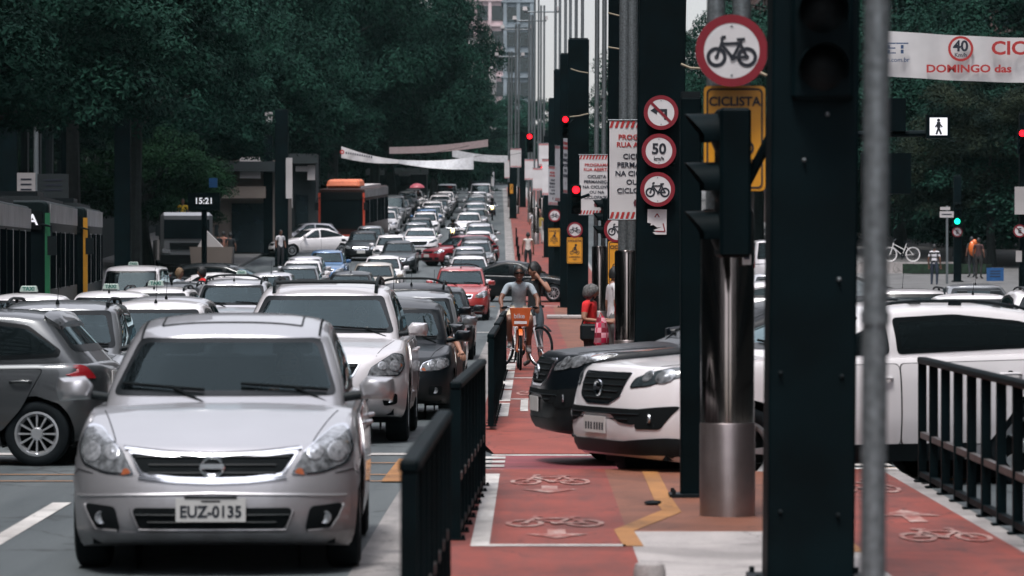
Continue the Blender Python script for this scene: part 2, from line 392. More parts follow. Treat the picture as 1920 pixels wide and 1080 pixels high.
        if back:   # skirt
            cnt = {}
            for f in fs:
                for i in range(3):
                    e = (f[i], f[(i+1) % 3]); cnt[tuple(sorted(e))] = cnt.get(tuple(sorted(e)), []) + [e]
            be = [e[0] for e in cnt.values() if len(e) == 1]; d = {'F': Vector((0, 1, 0)), 'R': Vector((0, -1, 0)), 'S': Vector((-1, 0, 0)), 'T': Vector((0, 0, -1))}[view]
            for a, b in be:
                k = len(mb.v); mb.v += [tuple(vs[a]), tuple(vs[b]), tuple(vs[b]+d*back), tuple(vs[a]+d*back)]
                mb.f.append([k+1, k, k+3, k+2]); mb.m.append(bmi if border else mi); mb.sm.append(False)
        return mb
    def emit(s, name, mb, mats, paint=False, parent=None, mirror=False, sharp=40, **k):
        """queue a part; mesh shifted so the car's origin lies on the ground below its middle"""
        me = mb.mesh(name, mats, sharp=sharp, **k); me.transform(Matrix.Translation((0, -s.L/2, 0)))
        rec = dict(name=name, me=me, paint=paint, parent=parent); s.parts.append(rec)
        if mirror:
            m2 = mb.mirror().mesh(name, mats, sharp=sharp, **k); m2.transform(Matrix.Translation((0, -s.L/2, 0)))
            r2 = dict(name=name, me=m2, paint=paint, parent=parent); s.parts.append(r2); return rec, r2
        return rec
    def window(s, name, poly, view, mirror=False, border=.035, glass=None, res=.06):
        mb = s.patch(poly, view, .004, res, s.gbvh, .015, border, rnd=.05); s.windows.append((inset(poly, .006), view, mirror))
        return s.emit(name, mb, [glass or s.glass, FRIT], mirror=mirror)
    def body(s, paintm):
        s.tp = s.ray(0., s.uf+.55, 'T', s.gbvh)
        b = s.bm; L, W = s.L, s.W; dele = set(); cut = [(f, f.calc_center_median(), f.normal) for f in b.faces]
        for poly, view, mir in s.windows:
            for f, c, n in cut:
                if c.z < s.zs(c.y, c.x)-.2: continue
                q = {'F': (c.x, c.z), 'R': (c.x, c.z), 'S': (c.y, c.z)}[view]
                if view == 'F' and (n.y > -.12 or c.y > s.uf+.5): continue
                if view == 'R' and (n.y < .12 or c.y < s.ut-.5): continue
                if view == 'S' and (abs(n.x) < .4 or (c.x < 0 and not mir)): continue
                if abs(c.x) > s.wb+.06: continue
                ii = {'F': (0, 2), 'R': (0, 2), 'S': (1, 2)}[view]
                if all(inside((v.co[ii[0]], v.co[ii[1]]), poly) for v in f.verts): dele.add(f)
        for f, c, n in cut:   # open the lower shell under the cabin
            if n.z > .6 and s.uc+.30 < c.y < s.ur-.3 and abs(c.x) < s.wb*.86 and abs(c.z-s.zs(c.y, c.x)) < .012: dele.add(f)
        for ua in (s.axF, s.axR):
            Ra = s.R*1.16; inn = {}
            for v in b.verts:
                d = sqrt((v.co.y-ua)**2+(v.co.z-s.R)**2)
                if abs(v.co.x) > W*.30 and d < Ra: inn[v] = d
            for f in b.faces:
                if all(v in inn for v in f.verts): dele.add(f)
        bmesh.ops.delete(b, geom=list(dele), context='FACES')
        for ua in (s.axF, s.axR):
            Ra = s.R*1.16
            for v in b.verts:
                dy, dz = v.co.y-ua, v.co.z-s.R; d = sqrt(dy*dy+dz*dz)
                if abs(v.co.x) > W*.30 and 1e-4 < d < Ra and v.co.z > s.zb-.02: v.co.y = ua+dy/d*Ra; v.co.z = max(s.zb, s.R+dz/d*Ra)
        me = bpy.data.meshes.new('body'); b.to_mesh(me); b.free(); me.materials.append(paintm)
        me.polygons.foreach_set('use_smooth', [True]*len(me.polygons)); me.set_sharp_from_angle(angle=radians(38))
        me.transform(Matrix.Translation((0, -L/2, 0))); s.parts.insert(0, dict(name='body', me=me, paint=True, parent=None))
        u = MB(); u.box((0, L/2, s.zb+.16), (W-.30, L-.5, .26)); 
        for ua in (s.axF, s.axR):
            n = 18; Ra = s.R*1.16; vs = []; 
            for sx in (-1, 1):
                vs = []; 
                for k in range(n+1):
                    t = pi*(-.12+1.24*k/n); vs += [(sx*W*.5*.955, ua+Ra*cos(t), s.R+Ra*sin(t)), (sx*W*.28, ua+Ra*cos(t), s.R+Ra*sin(t))]
                u.add(vs, [(2*k, 2*k+1, 2*k+3, 2*k+2) for k in range(n)])
                u.add([(sx*W*.28, ua+Ra*cos(2*pi*k/20), s.R+Ra*sin(2*pi*k/20)) for k in range(20)], [tuple(range(20))])
        s.emit('underbody', u, SEAM)
    def wheels(s, tw=.2, spokes=10):
        R = s.R; r2 = R*.66
        ty = MB().lathe([(r2, -tw*.42), (r2+.03, -tw*.5), (R-.035, -tw*.5), (R-.008, -tw*.42), (R, -tw*.28), (R, tw*.28), (R-.008, tw*.42), (R-.035, tw*.5), (r2+.03, tw*.5), (r2, tw*.42), (r2-.01, 0), (r2, -tw*.42)], ax='x', n=30)
        ri = MB().lathe([(r2-.02, -.0), (r2+.004, tw*.40), (r2+.008, tw*.46), (r2-.012, tw*.47), (r2-.035, tw*.28)], ax='x', n=30)
        ri.lathe([(.0, tw*.43), (.05, tw*.43), (.062, tw*.36), (.065, .0)], ax='x', n=16)
        for k in range(spokes):
            a = 2*pi*k/spokes; w = .5*r2/spokes*2.2
            pts = [(r2*.2, -w*.32), (r2*.98, -w*.62), (r2*.98, w*.62), (r2*.2, w*.32)]
            ri.prism(pts, lambda p, q, h: (tw*(.40)-h*1. - .03*(1-p/r2)*0, p*cos(a)-q*sin(a), p*sin(a)+q*cos(a)), .035)
        ri.add([(tw*.1, (r2-.02)*cos(2*pi*k/24), (r2-.02)*sin(2*pi*k/24)) for k in range(24)], [tuple(range(24))], 1)
        tm = ty.mesh('wheel', RUBBER); rm = ri.mesh('rim', [s.rim, SEAM]); tl = ty.mirror().mesh('wheel', RUBBER); rl = ri.mirror().mesh('rim', [s.rim, SEAM])
        for ua in (s.axF, s.axR):
            for sx in (1, -1):
                x = sx*(s.W/2-tw/2-.012); r = dict(name='wheel', me=tm if sx > 0 else tl, paint=False, parent=None, loc=(x, ua-s.L/2, R)); s.parts.append(r)
                s.parts.append(dict(name='rim', me=rm if sx > 0 else rl, paint=False, parent=r))
    def common(s, zbelt=None, doors=True, four=True, split=None):
        """glass, doors, mirrors, interior"""
        L, W = s.L, s.W; zc = float(s.zs(s.uc+.1, 0)); zt = float(s.roof(s.uf+.05))
        bw, tw = s.wb*.93, s.wt*.93
        s.window('windshield', [(-bw, zc+.035), (bw, zc+.035), (tw, zt-.035), (-tw, zt-.035)], 'F', border=s.frit)
        zr0 = float(s.zs(s.ur-.1, 0)); zr1 = float(s.roof(s.ut-.05))
        s.window('rear_window', [(-bw*.93, zr0+.09), (bw*.93, zr0+.09), (tw*.92, zr1-.06), (-tw*.92, zr1-.06)], 'R', border=.06, glass=s.glassr)
        zb = lambda u: float(s.zs(u, s.wb))+.025
        rt = lambda u: float(s.roof(u)-s.gdrop)-.045
        uB = split or (s.uc+s.ur)/2+.02; f0, f1 = s.uc+.46, s.uf+.30; r1, r0 = s.ut-.22, s.ur-.34
        f0 += s.__dict__.get('fq', 0); 
        fr = [(f0, zb(f0)), (uB-.035, zb(uB)), (uB-.035, rt(uB)), ((f1+uB)/2, rt((f1+uB)/2)), (f1, rt(f1)-.01)]
        rr = [(uB+.035, zb(uB)), (r0, zb(r0)+.03), (r0+.02, zb(r0)+.09), (r1, rt(r1)-.02), ((r1+uB)/2, rt((r1+uB)/2)), (uB+.035, rt(uB))]
        s.window('side_window', fr, 'S', True, .045, glass=s.glassr if s.dim else None); s.window('side_window', rr, 'S', True, .045, glass=s.glassr)
        if doors:
            z0 = s.zb+.13; zt_ = lambda u: float(s.zs(u, W/2*.93))-.045; a0, a1, a2 = s.axF+s.R*1.16+.10, uB, s.axR-s.R*.55
            for pa, hx in (([(a0+.02, z0), (a1-.008, z0), (a1-.008, zt_(a1)), (a0+.12, zt_(a0+.12)), (a0-.03, zt_(a0)-.2)], a1-.18),
                       ([(a1+.008, z0), (a2-s.R*.55, z0), (a2+.02, s.R*1.75), (a2+.22, zt_(a2+.2)), (a1+.008, zt_(a1))], a2+.02)):
                mb = s.patch(inset(pa, -.008), 'S', .0035, .06, s.lbvh, .02, rnd=.05, mi=1); s.patch(pa, 'S', .009, .06, s.lbvh, .008, mb=mb, mi=0, rnd=.05)
                hz = zt_(hx)-.11; p, n, d = s.ray(hx, hz, 'S', s.lbvh); hb = MB(); 
                hb.tube([p+Vector((.005, -.1, 0)), p+Vector((.035, -.075, .004)), p+Vector((.04, 0, .006)), p+Vector((.035, .075, .004)), p+Vector((.005, .1, 0))], .013, 8)
                hb.ball(p, .045, 1, 10, 6, (.25, 1.0, .75)); 
                d1, d2 = s.emit('door', mb, [s.pm, SEAM], paint=True, mirror=True); 
                h1, h2 = s.emit('handle', hb, [s.pm, PLASTIC], paint=True, mirror=True); h1['parent'] = d1; h2['parent'] = d2
        # mirrors
        mu = s.uc+.50; mz = float(s.zs(mu, s.wb))+.09; mx = s.wb+.02; m = MB()
        m.tube([(mx-.06, mu, mz-.05), (mx+.08, mu-.01, mz-.03)], .028, 8, 1)
        pts = [(-.10, -.055), (.09, -.065), (.115, 0), (.10, .075), (-.06, .085), (-.11, .03)]
        a = [(mx+.17+x, mu-.01+.0, mz+z) for x, z in pts]; b = [(mx+.165+x*.82, mu-.10, mz+.005+z*.8) for x, z in pts]; c = [(mx+.163+x*.62, mu-.128, mz+.008+z*.6) for x, z in pts]
        n = len(pts); m.add(a+b+c, [(i, (i+1) % n, n+(i+1) % n, n+i) for i in range(n)]+[(n+i, n+(i+1) % n, 2*n+(i+1) % n, 2*n+i) for i in range(n)]+[tuple(range(2*n, 3*n))], 0, True)
        m.add([(x, y+.002, z) for x, y, z in a], [tuple(range(n))], 2)
        s.emit('mirror', m, [s.pm, PLASTIC, LENSDARK], paint=s.mirror_paint, mirror=True, recalc=True, sharp=60)
        # interior
        d = MB(); zd = zc-.02; d.add([(x, u, z) for u, z in ((s.uc+.28, zd-.02), (s.uc+.62, zd+.02), (s.uc+.78, zd-.12), (s.uc+.7, zd-.4)) for x in (-s.wb*.84, s.wb*.84)], [(0, 1, 3, 2), (2, 3, 5, 4), (4, 5, 7, 6)], 0, True)
        d.box((0, (s.uc+s.ur)/2+.3, s.zb+.32), (s.wb*1.6, s.ur-s.uc-.9, .04)); s.emit('dashboard', d, PLASTIC)
        for sx in ((-1, 1)):
            q = MB(); x = sx*.36; us = s.uc+1.12+s.seat; zs_ = zc-.42
            q.prism(round_poly([(us-.28, zs_), (us+.28, zs_), (us+.52, zs_+.62), (us+.38, zs_+.66), (us+.12, zs_+.16), (us-.26, zs_+.15)], .06), lambda a, b, h: (x-.23+h, a, b), .46)
            q.prism(round_poly([(us+.42, zs_+.68), (us+.53, zs_+.68), (us+.56, zs_+.86), (us+.46, zs_+.87)], .04), lambda a, b, h: (x-.12+h, a, b), .24)
            s.emit('seat', q, CLOTH)
        q = MB(); us = s.uc+2.0+s.seat
        q.prism(round_poly([(us+.1, zc-.25), (us+.3, zc-.25), (us+.42, zc+.22), (us+.3, zc+.24)], .05), lambda a, b, h: (-s.wb*.8+h, a, b), s.wb*1.6)
        for x in (-.36, .36): q.prism(round_poly([(us+.33, zc+.25), (us+.43, zc+.25), (us+.46, zc+.39), (us+.37, zc+.40)], .03), lambda a, b, h: (x-.11+h, a, b), .22)
        s.emit('rear_seat', q, CLOTH)
        w = MB(); c = Vector((.36, s.uc+.80+s.seat*.6, zc-.0)); R_ = .18; w.tube([c+Vector((R_*cos(2*pi*k/20), -.07*sin(2*pi*k/20)*1.2, R_*sin(2*pi*k/20)*.9)) for k in range(21)], .014, 6)
        w.tube([c+Vector((-.17, 0, 0)), c+Vector((.17, 0, 0))], .018, 6); s.emit('steering_wheel', w, PLASTIC)
    def wiper(s, x0, x1, dz=.02):
        zc = float(s.zs(s.uc+.1, 0))+.035; m = MB(); pts = []
        for k in range(9):
            t = k/8; p, n, d = s.ray(x0+(x1-x0)*t, zc+dz+.035*t, 'F', s.gbvh); pts.append(p+n*.02)
        m.tube(pts, .011, 6); p, n, d = s.ray(x0, zc, 'F', s.gbvh); m.tube([p-Vector((0, .06, .04)), pts[3]], .012, 6); s.emit('wiper', m, SEAM)
    def front(s, lamp, grille, intake, fog=None, zh=.72, chrome=True, dark=False, plate=(.0, .38), badge=True, seam=True):
        k = s.W/2; sc = lambda pl: [(a*k, b) for a, b in pl]
        l = s.patch(sc(lamp), 'F', .006, .03, s.lbvh, .03, .012, rnd=.035, mi=0, bmi=1); r1, r2 = s.emit('headlight', l, [LENSDARK if dark else LENS, FRIT if dark else CHROME], mirror=True)
        cx = sum(p[0] for p in sc(lamp))/len(lamp); cz = sum(p[1] for p in lamp)/len(lamp); hh = min(.056, (max(p[1] for p in lamp)-min(p[1] for p in lamp))*.30)
        bowls = MB()
        for dx, rr in ((hh*.9, 1.), (-hh*1.3, .8)):
            p, n, d = s.ray(cx+dx, cz, 'F', s.lbvh); R_ = hh*rr; v0 = []
            for rad, dep in ((R_, .010), (R_*.85, .013), (R_*.5, .0095), (0.001, .016)):
                for j in range(18):
                    q, n_, _ = s.ray(cx+dx+rad*cos(2*pi*j/18), cz+rad*sin(2*pi*j/18), 'F', s.lbvh); v0.append(q+n_*dep)
            bowls.add(v0, [(i*18+j, i*18+(j+1) % 18, (i+1)*18+(j+1) % 18, (i+1)*18+j) for i in range(3) for j in range(18)], 0, True)
        b1, b2 = s.emit('lamp_bowl', bowls, LENS if dark else BOWL, mirror=True); b1['parent'] = r1; b2['parent'] = r2
        inn = min(sc(lamp), key=lambda p: p[0]) if not s.amber_out else max(sc(lamp), key=lambda p: p[0]); sg = 1 if not s.amber_out else -1
        am = [(inn[0]+sg*.025, inn[1]+.015), (inn[0]+sg*.085, inn[1]+.0 if sg > 0 else inn[1]-.05), (inn[0]+sg*.07, inn[1]+.04), (inn[0]+sg*.045, inn[1]+.042)]
        a1, a2 = s.emit('indicator', s.patch(am, 'F', .0085, .03, s.lbvh, .004, rnd=.012), AMBER, mirror=True); a1['parent'] = r1; a2['parent'] = r2
        if grille:
            gp = sc(grille); gm = s.patch(gp, 'F', .007, .035, s.lbvh, .01, .02, rnd=.03, mi=0, bmi=1); z0, z1 = min(p[1] for p in gp), max(p[1] for p in gp)
            for j in range(1, s.bars+1):
                z = z0+(z1-z0)*j/(s.bars+1); hw = max([abs(p[0]) for p in gp])*.88; pts = []
                for i in range(13):
                    x = -hw+2*hw*i/12
                    if inside((x, z), inset(gp, .015)): p, n, d = s.ray(x, z, 'F', s.lbvh); pts.append(p+n*.011)
                if len(pts) > 2: gm.tube(pts, .007, 5, 2)
            g = s.emit('grille', gm, [SEAM, CHROME if chrome else PLASTIC, PLASTIC])
            if badge:
                zc = (z0+z1)/2; p, n, d = s.ray(0, zc, 'F', s.lbvh); e = MB(); y = p.y-.03
                e.tube([(s.badge*cos(2*pi*j/24), y, zc+s.badge*.92*sin(2*pi*j/24)) for j in range(25)], s.badge*.22, 6); e.box((0, y-.006, zc), (s.badge*2.2, .022, s.badge*.46))
                r = s.emit('emblem', e, CHROME); r['parent'] = g
        ip = sc(intake); im = s.patch(ip, 'F', .009, .035, s.lbvh, .012, rnd=.04); z0, z1 = min(p[1] for p in ip), max(p[1] for p in ip)
        for j in (1, 2):
            z = z0+(z1-z0)*j/3; pts = []
            for i in range(13):
                x = (-1+i/6)*max(p[0] for p in ip)*.95
                if inside((x, z), ip): p, n, d = s.ray(x, z, 'F', s.lbvh); pts.append(p+n*.013)
            if len(pts) > 2: im.tube(pts, .006, 5, 1)
        s.emit('air_intake', im, [SEAM, PLASTIC])
        if fog:
            fm = s.patch(sc(fog), 'F', .008, .03, s.lbvh, .01, rnd=.03); f1, f2 = s.emit('fog_lamp_housing', fm, SEAM, mirror=True)
            cx = sum(p[0] for p in sc(fog))/len(fog); cz = sum(p[1] for p in fog)/len(fog); p, n, d = s.ray(cx, cz, 'F', s.lbvh); q = MB(); q.lathe([(0, -.012), (.02, -.010), (.034, -.016), (.04, -.004)], (p.x, p.y, p.z), 'y', 18)
            q1, q2 = s.emit('fog_lamp', q, LENS, mirror=True, recalc=True); q1['parent'] = f1; q2['parent'] = f2
        px, pz = plate; p, n, d = s.ray(px, pz, 'F', s.lbvh); q = MB(); q.box((px, p.y-.016, pz), (.40, .012, .135)); s.plate_at = (px, p.y-.023-s.L/2, pz)
        s.emit('number_plate', q, PLATE)
        if seam:   # bonnet shut lines and bumper line
            sm = MB(); ptsL = [(k*.62, s.hoodz)]
            for sg in (1, -1):
                pts = []
                for j in range(12):
                    u = .22+(s.uc-.22)*j/11; x = sg*(k*.66+k*.16*(j/11)); p, n, d = s.ray(x, u, 'T', s.lbvh); pts.append(p+Vector((0, 0, .0005)))
                sm.tube(pts, .0035, 4)
            s.emit('bonnet_seam', sm, SEAM)
    def rear(s, lamp, plate=(0, .8)):
        k = s.W/2; l = s.patch([(a*k, b) for a, b in lamp], 'R', .008, .035, s.bvh, .03, rnd=.03); s.emit('tail_light', l, REDLENS, mirror=True)
        p, n, d = s.ray(plate[0], plate[1], 'R', s.lbvh); q = MB(); q.box((plate[0], p.y+.012, plate[1]), (.4, .012, .13)); s.emit('number_plate', q, PLATE)
        sm = s.patch([(-k*.55, s.zb+.02), (k*.55, s.zb+.02), (k*.5, s.zb+.12), (-k*.5, s.zb+.12)], 'R', .003, .06, s.lbvh, .01); s.emit('bumper_trim', sm, PLASTIC)
    def rails(s, xo, u0, u1, h=.055, r=.016, cross=0):
        m = MB(); pts = []
        for j in range(14):
            u = u0+(u1-u0)*j/13; p, n, d = s.ray(xo, u, 'T', s.gbvh); e = min(1., min(j, 13-j)/1.2); pts.append(p+Vector((0, 0, .005+h*e)))
        m.tube(pts, r, 8); 
        for u in (u0+.05, u1-.05, (u0+u1)/2):
            p, n, d = s.ray(xo, u, 'T', s.gbvh); m.box((p.x, p.y, p.z+h*.45), (.03, .11, h))
        s.emit('roof_rail', m, PLASTIC, mirror=True, recalc=True)
        if cross:
            m = MB(); pts = []; p0, n0, d0 = s.ray(xo, u0+.18, 'T', s.gbvh); z0 = p0.z+h
            for j in range(15):
                x = -xo+2*xo*j/14; pts.append((x, u0+.18-cross*.5*(1-(x/xo)**2), z0+cross*(1-(x/xo)**4)))
            m.tube(pts, .021, 8); s.emit('roof_crossbar', m, PLASTIC)
    def antenna(s, u, l=.5):
        p, n, d = s.ray(0.0, u, 'T', s.gbvh); m = MB(); m.lathe([(.022, -.01), (.02, .02), (.008, .05)], tuple(p), 'z', 10); m.tube([p+Vector((0, 0, .03)), p+Vector((0, l*.55, .03+l*.8))], .004, 5); s.emit('antenna', m, SEAM)
    def instance(s, name, label, cat, paintm, loc, rz, pitch=0., group=None, skip=(), glass=None):
        root = thing(name, label, cat, loc, 0, group); root.rotation_euler = (pitch, 0, rz); made = {}
        for r in s.parts:
            if r['name'] in skip: continue
            par = root
            if r['parent'] is not None:
                if id(r['parent']) not in made: continue
                par = made[id(r['parent'])]
            o = link(r['name'], r['me'], par); made[id(r)] = o
            if 'loc' in r: o.location = r['loc']
            if r['parent'] is not None and 'loc' in r['parent']: o.location = (0, 0, 0)
            if r['paint']: o.material_slots[0].link = 'OBJECT'; o.material_slots[0].material = paintm
        return root
    def base(s, **k): s.__dict__.update(k)

def make_models():
    D = dict(glass=GLASS, glassr=GLASSD, rim=ALLOY, pm=paint('silver', (.44, .44, .46), .55), mirror_paint=True, amber_out=False, frit=.05, bars=3, badge=.055, seat=0., hoodz=.8, tail_up=.06, dim=False)
    M = {}
    # the big silver hatchback in front
    c = Car(L=4.2, W=1.70, H=1.49, R=.315, axF=.80, axR=3.40, zb=.145, top=[(-.1, .665), (0, .69), (.15, .74), (.4, .82), (.8, .915), (1.15, .965), (1.6, .97), (3.2, 1.0), (3.9, 1.0), (4.3, .90)],
            uc=1.02, uf=1.93, ut=3.62, ur=4.12, rf=[(1.7, 1.29), (1.93, 1.355), (2.2, 1.43), (2.6, 1.48), (3.0, 1.485), (3.5, 1.43), (3.9, 1.33)], wb=.735, wt=.605, **{**D, 'glass': GLASSH, 'badge': .062, 'frit': .03})
    c.front([(.52, .575), (.615, .715), (.80, .845), (.90, .855), (.945, .72), (.90, .635), (.73, .585)],
            [(-.585, .722), (-.3, .694), (0, .682), (.3, .694), (.585, .722), (.49, .578), (.25, .552), (0, .545), (-.25, .552), (-.49, .578)],
            [(-.545, .395), (.545, .395), (.49, .275), (-.49, .275)], [(.655, .40), (.87, .415), (.845, .33), (.79, .262), (.62, .262)], badge=True, plate=(-.005, .385))
    c.common(); c.wheels(.2, 10); c.wiper(.62, .1); c.wiper(-.12, -.62)
    c.rear([(.70, .70), (.95, .72), (.95, 1.0), (.78, 1.02)]); rf = MB()
    c.patch([(-.44, 2.20), (.44, 2.20), (.44, 2.24), (-.44, 2.24)], 'T', .002, .06, c.gbvh, .005, mb=rf, rnd=.01)
    for sx in (-.44, .44): c.patch([(sx-.006, 2.22), (sx+.006, 2.22), (sx+.006, 2.8), (sx-.006, 2.8)], 'T', .002, .06, c.gbvh, .005, mb=rf, rnd=0)
    for sx in (-.555, .555): c.patch([(sx-.008, 2.02), (sx+.008, 2.02), (sx+.008, 3.5), (sx-.008, 3.5)], 'T', .002, .06, c.gbvh, .005, mb=rf, rnd=0)
    c.emit('roof_trim', rf, SEAM)
    lips = MB(); c.patch([(-.80, .255), (.80, .255), (.80, .243), (-.80, .243)], 'F', .006, .05, c.lbvh, .01, mb=lips, rnd=0); c.emit('bumper_lip', lips, c.pm, paint=True)
    gr = MB()
    for pl in ([(-.50, .558), (-.25, .535), (0, .528), (.25, .535), (.50, .558), (.49, .577), (.25, .556), (0, .548), (-.25, .556), (-.49, .577)],
               [(-.60, .732), (-.3, .704), (0, .692), (.3, .704), (.60, .732), (.60, .72), (.3, .692), (0, .68), (-.3, .692), (-.60, .72)]):
        c.patch([(a*.85, b) for a, b in pl], 'F', .012, .035, c.lbvh, .015, mb=gr, rnd=.004)
    c.emit('grille_trim', gr, CHROME)
    def line(pts, r, off, n=10):
        q = MB(); out = []
        for i in range(len(pts)-1):
            for k in range(n):
                t = k/n; p, nn, d = c.ray(pts[i][0]+(pts[i+1][0]-pts[i][0])*t, pts[i][1]+(pts[i+1][1]-pts[i][1])*t, 'F', c.lbvh); out.append(p+nn*off)
        q.tube(out, r, 6); return q
    for pl in ([(-.80, .452), (-.5, .468), (0, .478), (.5, .468), (.80, .452)],): c.emit('bumper_crease', line(pl, .011, -.003, 8), c.pm, paint=True)
    c.emit('fog_surround', line([(.745, .405), (.715, .335), (.672, .268), (.53, .262)], .009, .006), c.pm, paint=True, mirror=True)
    c.emit('intake_surround', line([(-.47, .392), (-.42, .272), (.42, .272), (.47, .392)], .007, .009), c.pm, paint=True)
    c.emit('bonnet_gap', line([(-.52, .742), (-.26, .718), (0, .706), (.26, .718), (.52, .742)], .0035, .0005), SEAM); c.emit('bumper_gap', line([(.70, .585), (.80, .60), (.835, .56)], .003, .0), SEAM, mirror=True)
    c.body(c.pm); M['hero'] = c
    # large crossover
    c = Car(L=4.84, W=1.945, H=1.75, R=.37, axF=.95, axR=3.76, zb=.27, top=[(-.1, .82), (0, .86), (.15, .93), (.5, 1.01), (1.2, 1.11), (1.7, 1.12), (4.6, 1.15), (5, 1.08)],
            uc=1.1, uf=2.0, ut=4.25, ur=4.74, rf=[(1.7, 1.48), (2.0, 1.565), (2.4, 1.66), (3.0, 1.70), (4.0, 1.67), (4.6, 1.58)], wb=.845, wt=.69, **{**D, 'amber_out': True, 'hoodz': .95})
    c.front([(.56, .70), (.60, .80), (.84, .95), (.945, .93), (.955, .80), (.90, .71)], [(-.50, .86), (.50, .86), (.42, .70), (0, .66), (-.42, .70)], [(-.6, .5), (.6, .5), (.5, .36), (-.5, .36)], [(.72, .52), (.88, .53), (.88, .42), (.74, .40)], plate=(0, .56))
    c.common(); c.wheels(.24, 5); c.wiper(.7, .1); c.wiper(-.1, -.68); c.rails(.56, 2.15, 4.2, .075, .02, .012); c.rear([(.7, .9), (.96, .92), (.96, 1.25), (.8, 1.25)]); c.body(c.pm); M['crossover'] = c
    # compact suv, sloping roof
    c = Car(L=4.44, W=1.855, H=1.63, R=.36, axF=.90, axR=3.54, zb=.26, top=[(-.1, .96), (0, 1.0), (.15, 1.04), (.5, 1.08), (1.15, 1.13), (1.6, 1.12), (4.2, 1.17), (4.6, 1.08)],
            uc=1.08, uf=1.98, ut=3.80, ur=4.36, rf=[(1.7, 1.39), (1.98, 1.46), (2.3, 1.53), (2.7, 1.56), (3.3, 1.555), (3.9, 1.48), (4.4, 1.36)], wb=.80, wt=.665, af=.95, pf=3.5, **{**D, 'bars': 4, 'badge': .062, 'amber_out': True, 'dim': True})
    c.front([(.50, .86), (.53, .94), (.86, 1.055), (.95, 1.05), (.93, .97), (.72, .88)], [(-.47, .985), (.47, .985), (.40, .79), (.22, .725), (-.22, .725), (-.40, .79)],
            [(-.72, .70), (.72, .70), (.64, .57), (.42, .59), (.3, .65), (-.3, .65), (-.42, .59), (-.64, .57)], [(.66, .70), (.93, .73), (.84, .54), (.64, .54)], dark=True, plate=(0, .56), chrome=True)
    c.common(split=2.32); c.wheels(.225, 5); c.wiper(.66, .1); c.wiper(-.1, -.62)
    sk = MB(); c.patch([(-.89, .262), (.89, .262), (.91, .46), (.80, .475), (.45, .44), (-.45, .44), (-.80, .475), (-.91, .46)], 'F', .010, .05, c.lbvh, .02, mb=sk)
    for pl in (): c.patch([(a*.9275, b) for a, b in pl], 'F', .006, .05, c.lbvh, .01, mb=sk); c.patch([(-a*.9275, b) for a, b in pl], 'F', .006, .05, c.lbvh, .01, mb=sk)
    c.patch([(1.45, .26), (2.95, .26), (2.95, .40), (1.45, .40)], 'S', .012, .08, c.lbvh, .02, mb=sk); q = MB(); c.patch([(1.45, .26), (2.95, .26), (2.95, .40), (1.45, .40)], 'S', .012, .08, c.lbvh, .02, mb=q); q = q.mirror(); sk.add(q.v, q.f, 0, True)
    c.emit('lower_cladding', sk, PLASTIC); c.rails(.53, 2.2, 3.9, .03, .014); c.rear([(.6, 1.0), (.97, 1.02), (.97, 1.15), (.6, 1.18)]); c.body(c.pm); M['suv'] = c
    # small hatchback
    c = Car(L=3.92, W=1.66, H=1.46, R=.30, axF=.76, axR=3.32, zb=.19, top=[(-.1, .68), (0, .71), (.15, .76), (.5, .85), (1.1, .93), (1.5, .94), (3.6, .98), (4, .92)],
            uc=1.02, uf=1.72, ut=3.42, ur=3.84, rf=[(1.5, 1.29), (1.72, 1.36), (2.0, 1.43), (2.4, 1.46), (3.1, 1.43), (3.7, 1.34)], wb=.71, wt=.59, **D)
    c.front([(.50, .60), (.55, .70), (.80, .77), (.93, .76), (.945, .66), (.80, .60)], [(-.48, .71), (.48, .71), (.42, .61), (-.42, .61)], [(-.5, .42), (.5, .42), (.45, .28), (-.45, .28)], [(.64, .42), (.84, .42), (.82, .31), (.64, .31)], plate=(0, .50))
    c.common(); c.wheels(.185, 12); c.wiper(.58, .1); c.wiper(-.1, -.55); c.antenna(1.95, .42); c.rear([(.74, .80), (.95, .81), (.96, .92), (.82, .93)])
    sp = c.patch([(-.54, 3.32), (.54, 3.32), (.50, 3.47), (-.50, 3.47)], 'T', .03, .06, c.gbvh, .05, rnd=.05); c.emit('spoiler', sp, c.pm, paint=True); c.body(c.pm); M['hatch'] = c
    # saloon
    c = Car(L=4.48, W=1.74, H=1.46, R=.315, axF=.88, axR=3.52, zb=.19, top=[(-.1, .66), (0, .69), (.15, .74), (.5, .83), (1.1, .92), (1.5, .93), (3.4, .98), (3.9, 1.01), (4.4, 1.0), (4.6, .93)],
            uc=1.1, uf=1.88, ut=3.05, ur=3.95, rf=[(1.6, 1.27), (1.88, 1.36), (2.2, 1.43), (2.6, 1.455), (3.0, 1.42), (3.4, 1.30)], wb=.74, wt=.60, **D)
    c.front([(.52, .60), (.57, .69), (.80, .78), (.93, .78), (.945, .67), (.80, .60)], [(-.46, .70), (.46, .70), (.40, .57), (-.40, .57)], [(-.55, .42), (.55, .42), (.48, .28), (-.48, .28)], [(.66, .42), (.86, .42), (.84, .31), (.66, .31)], plate=(0, .47))
    c.common(split=2.42); c.wheels(.2, 10); c.wiper(.62, .1); c.wiper(-.1, -.6); c.antenna(2.9, .2); c.rear([(.62, .78), (.95, .80), (.96, .95), (.64, .95)]); c.body(c.pm); M['saloon'] = c
    # tall people carrier with arched roof rails
    c = Car(L=4.2, W=1.74, H=1.62, R=.315, axF=.80, axR=3.38, zb=.19, top=[(-.1, .76), (0, .80), (.15, .86), (.5, .95), (1.0, 1.04), (1.4, 1.05), (3.9, 1.08), (4.3, 1.0)],
            uc=.92, uf=1.72, ut=3.72, ur=4.12, rf=[(1.5, 1.42), (1.72, 1.49), (2.0, 1.565), (2.5, 1.60), (3.4, 1.58), (4.0, 1.5)], wb=.75, wt=.645, **D)
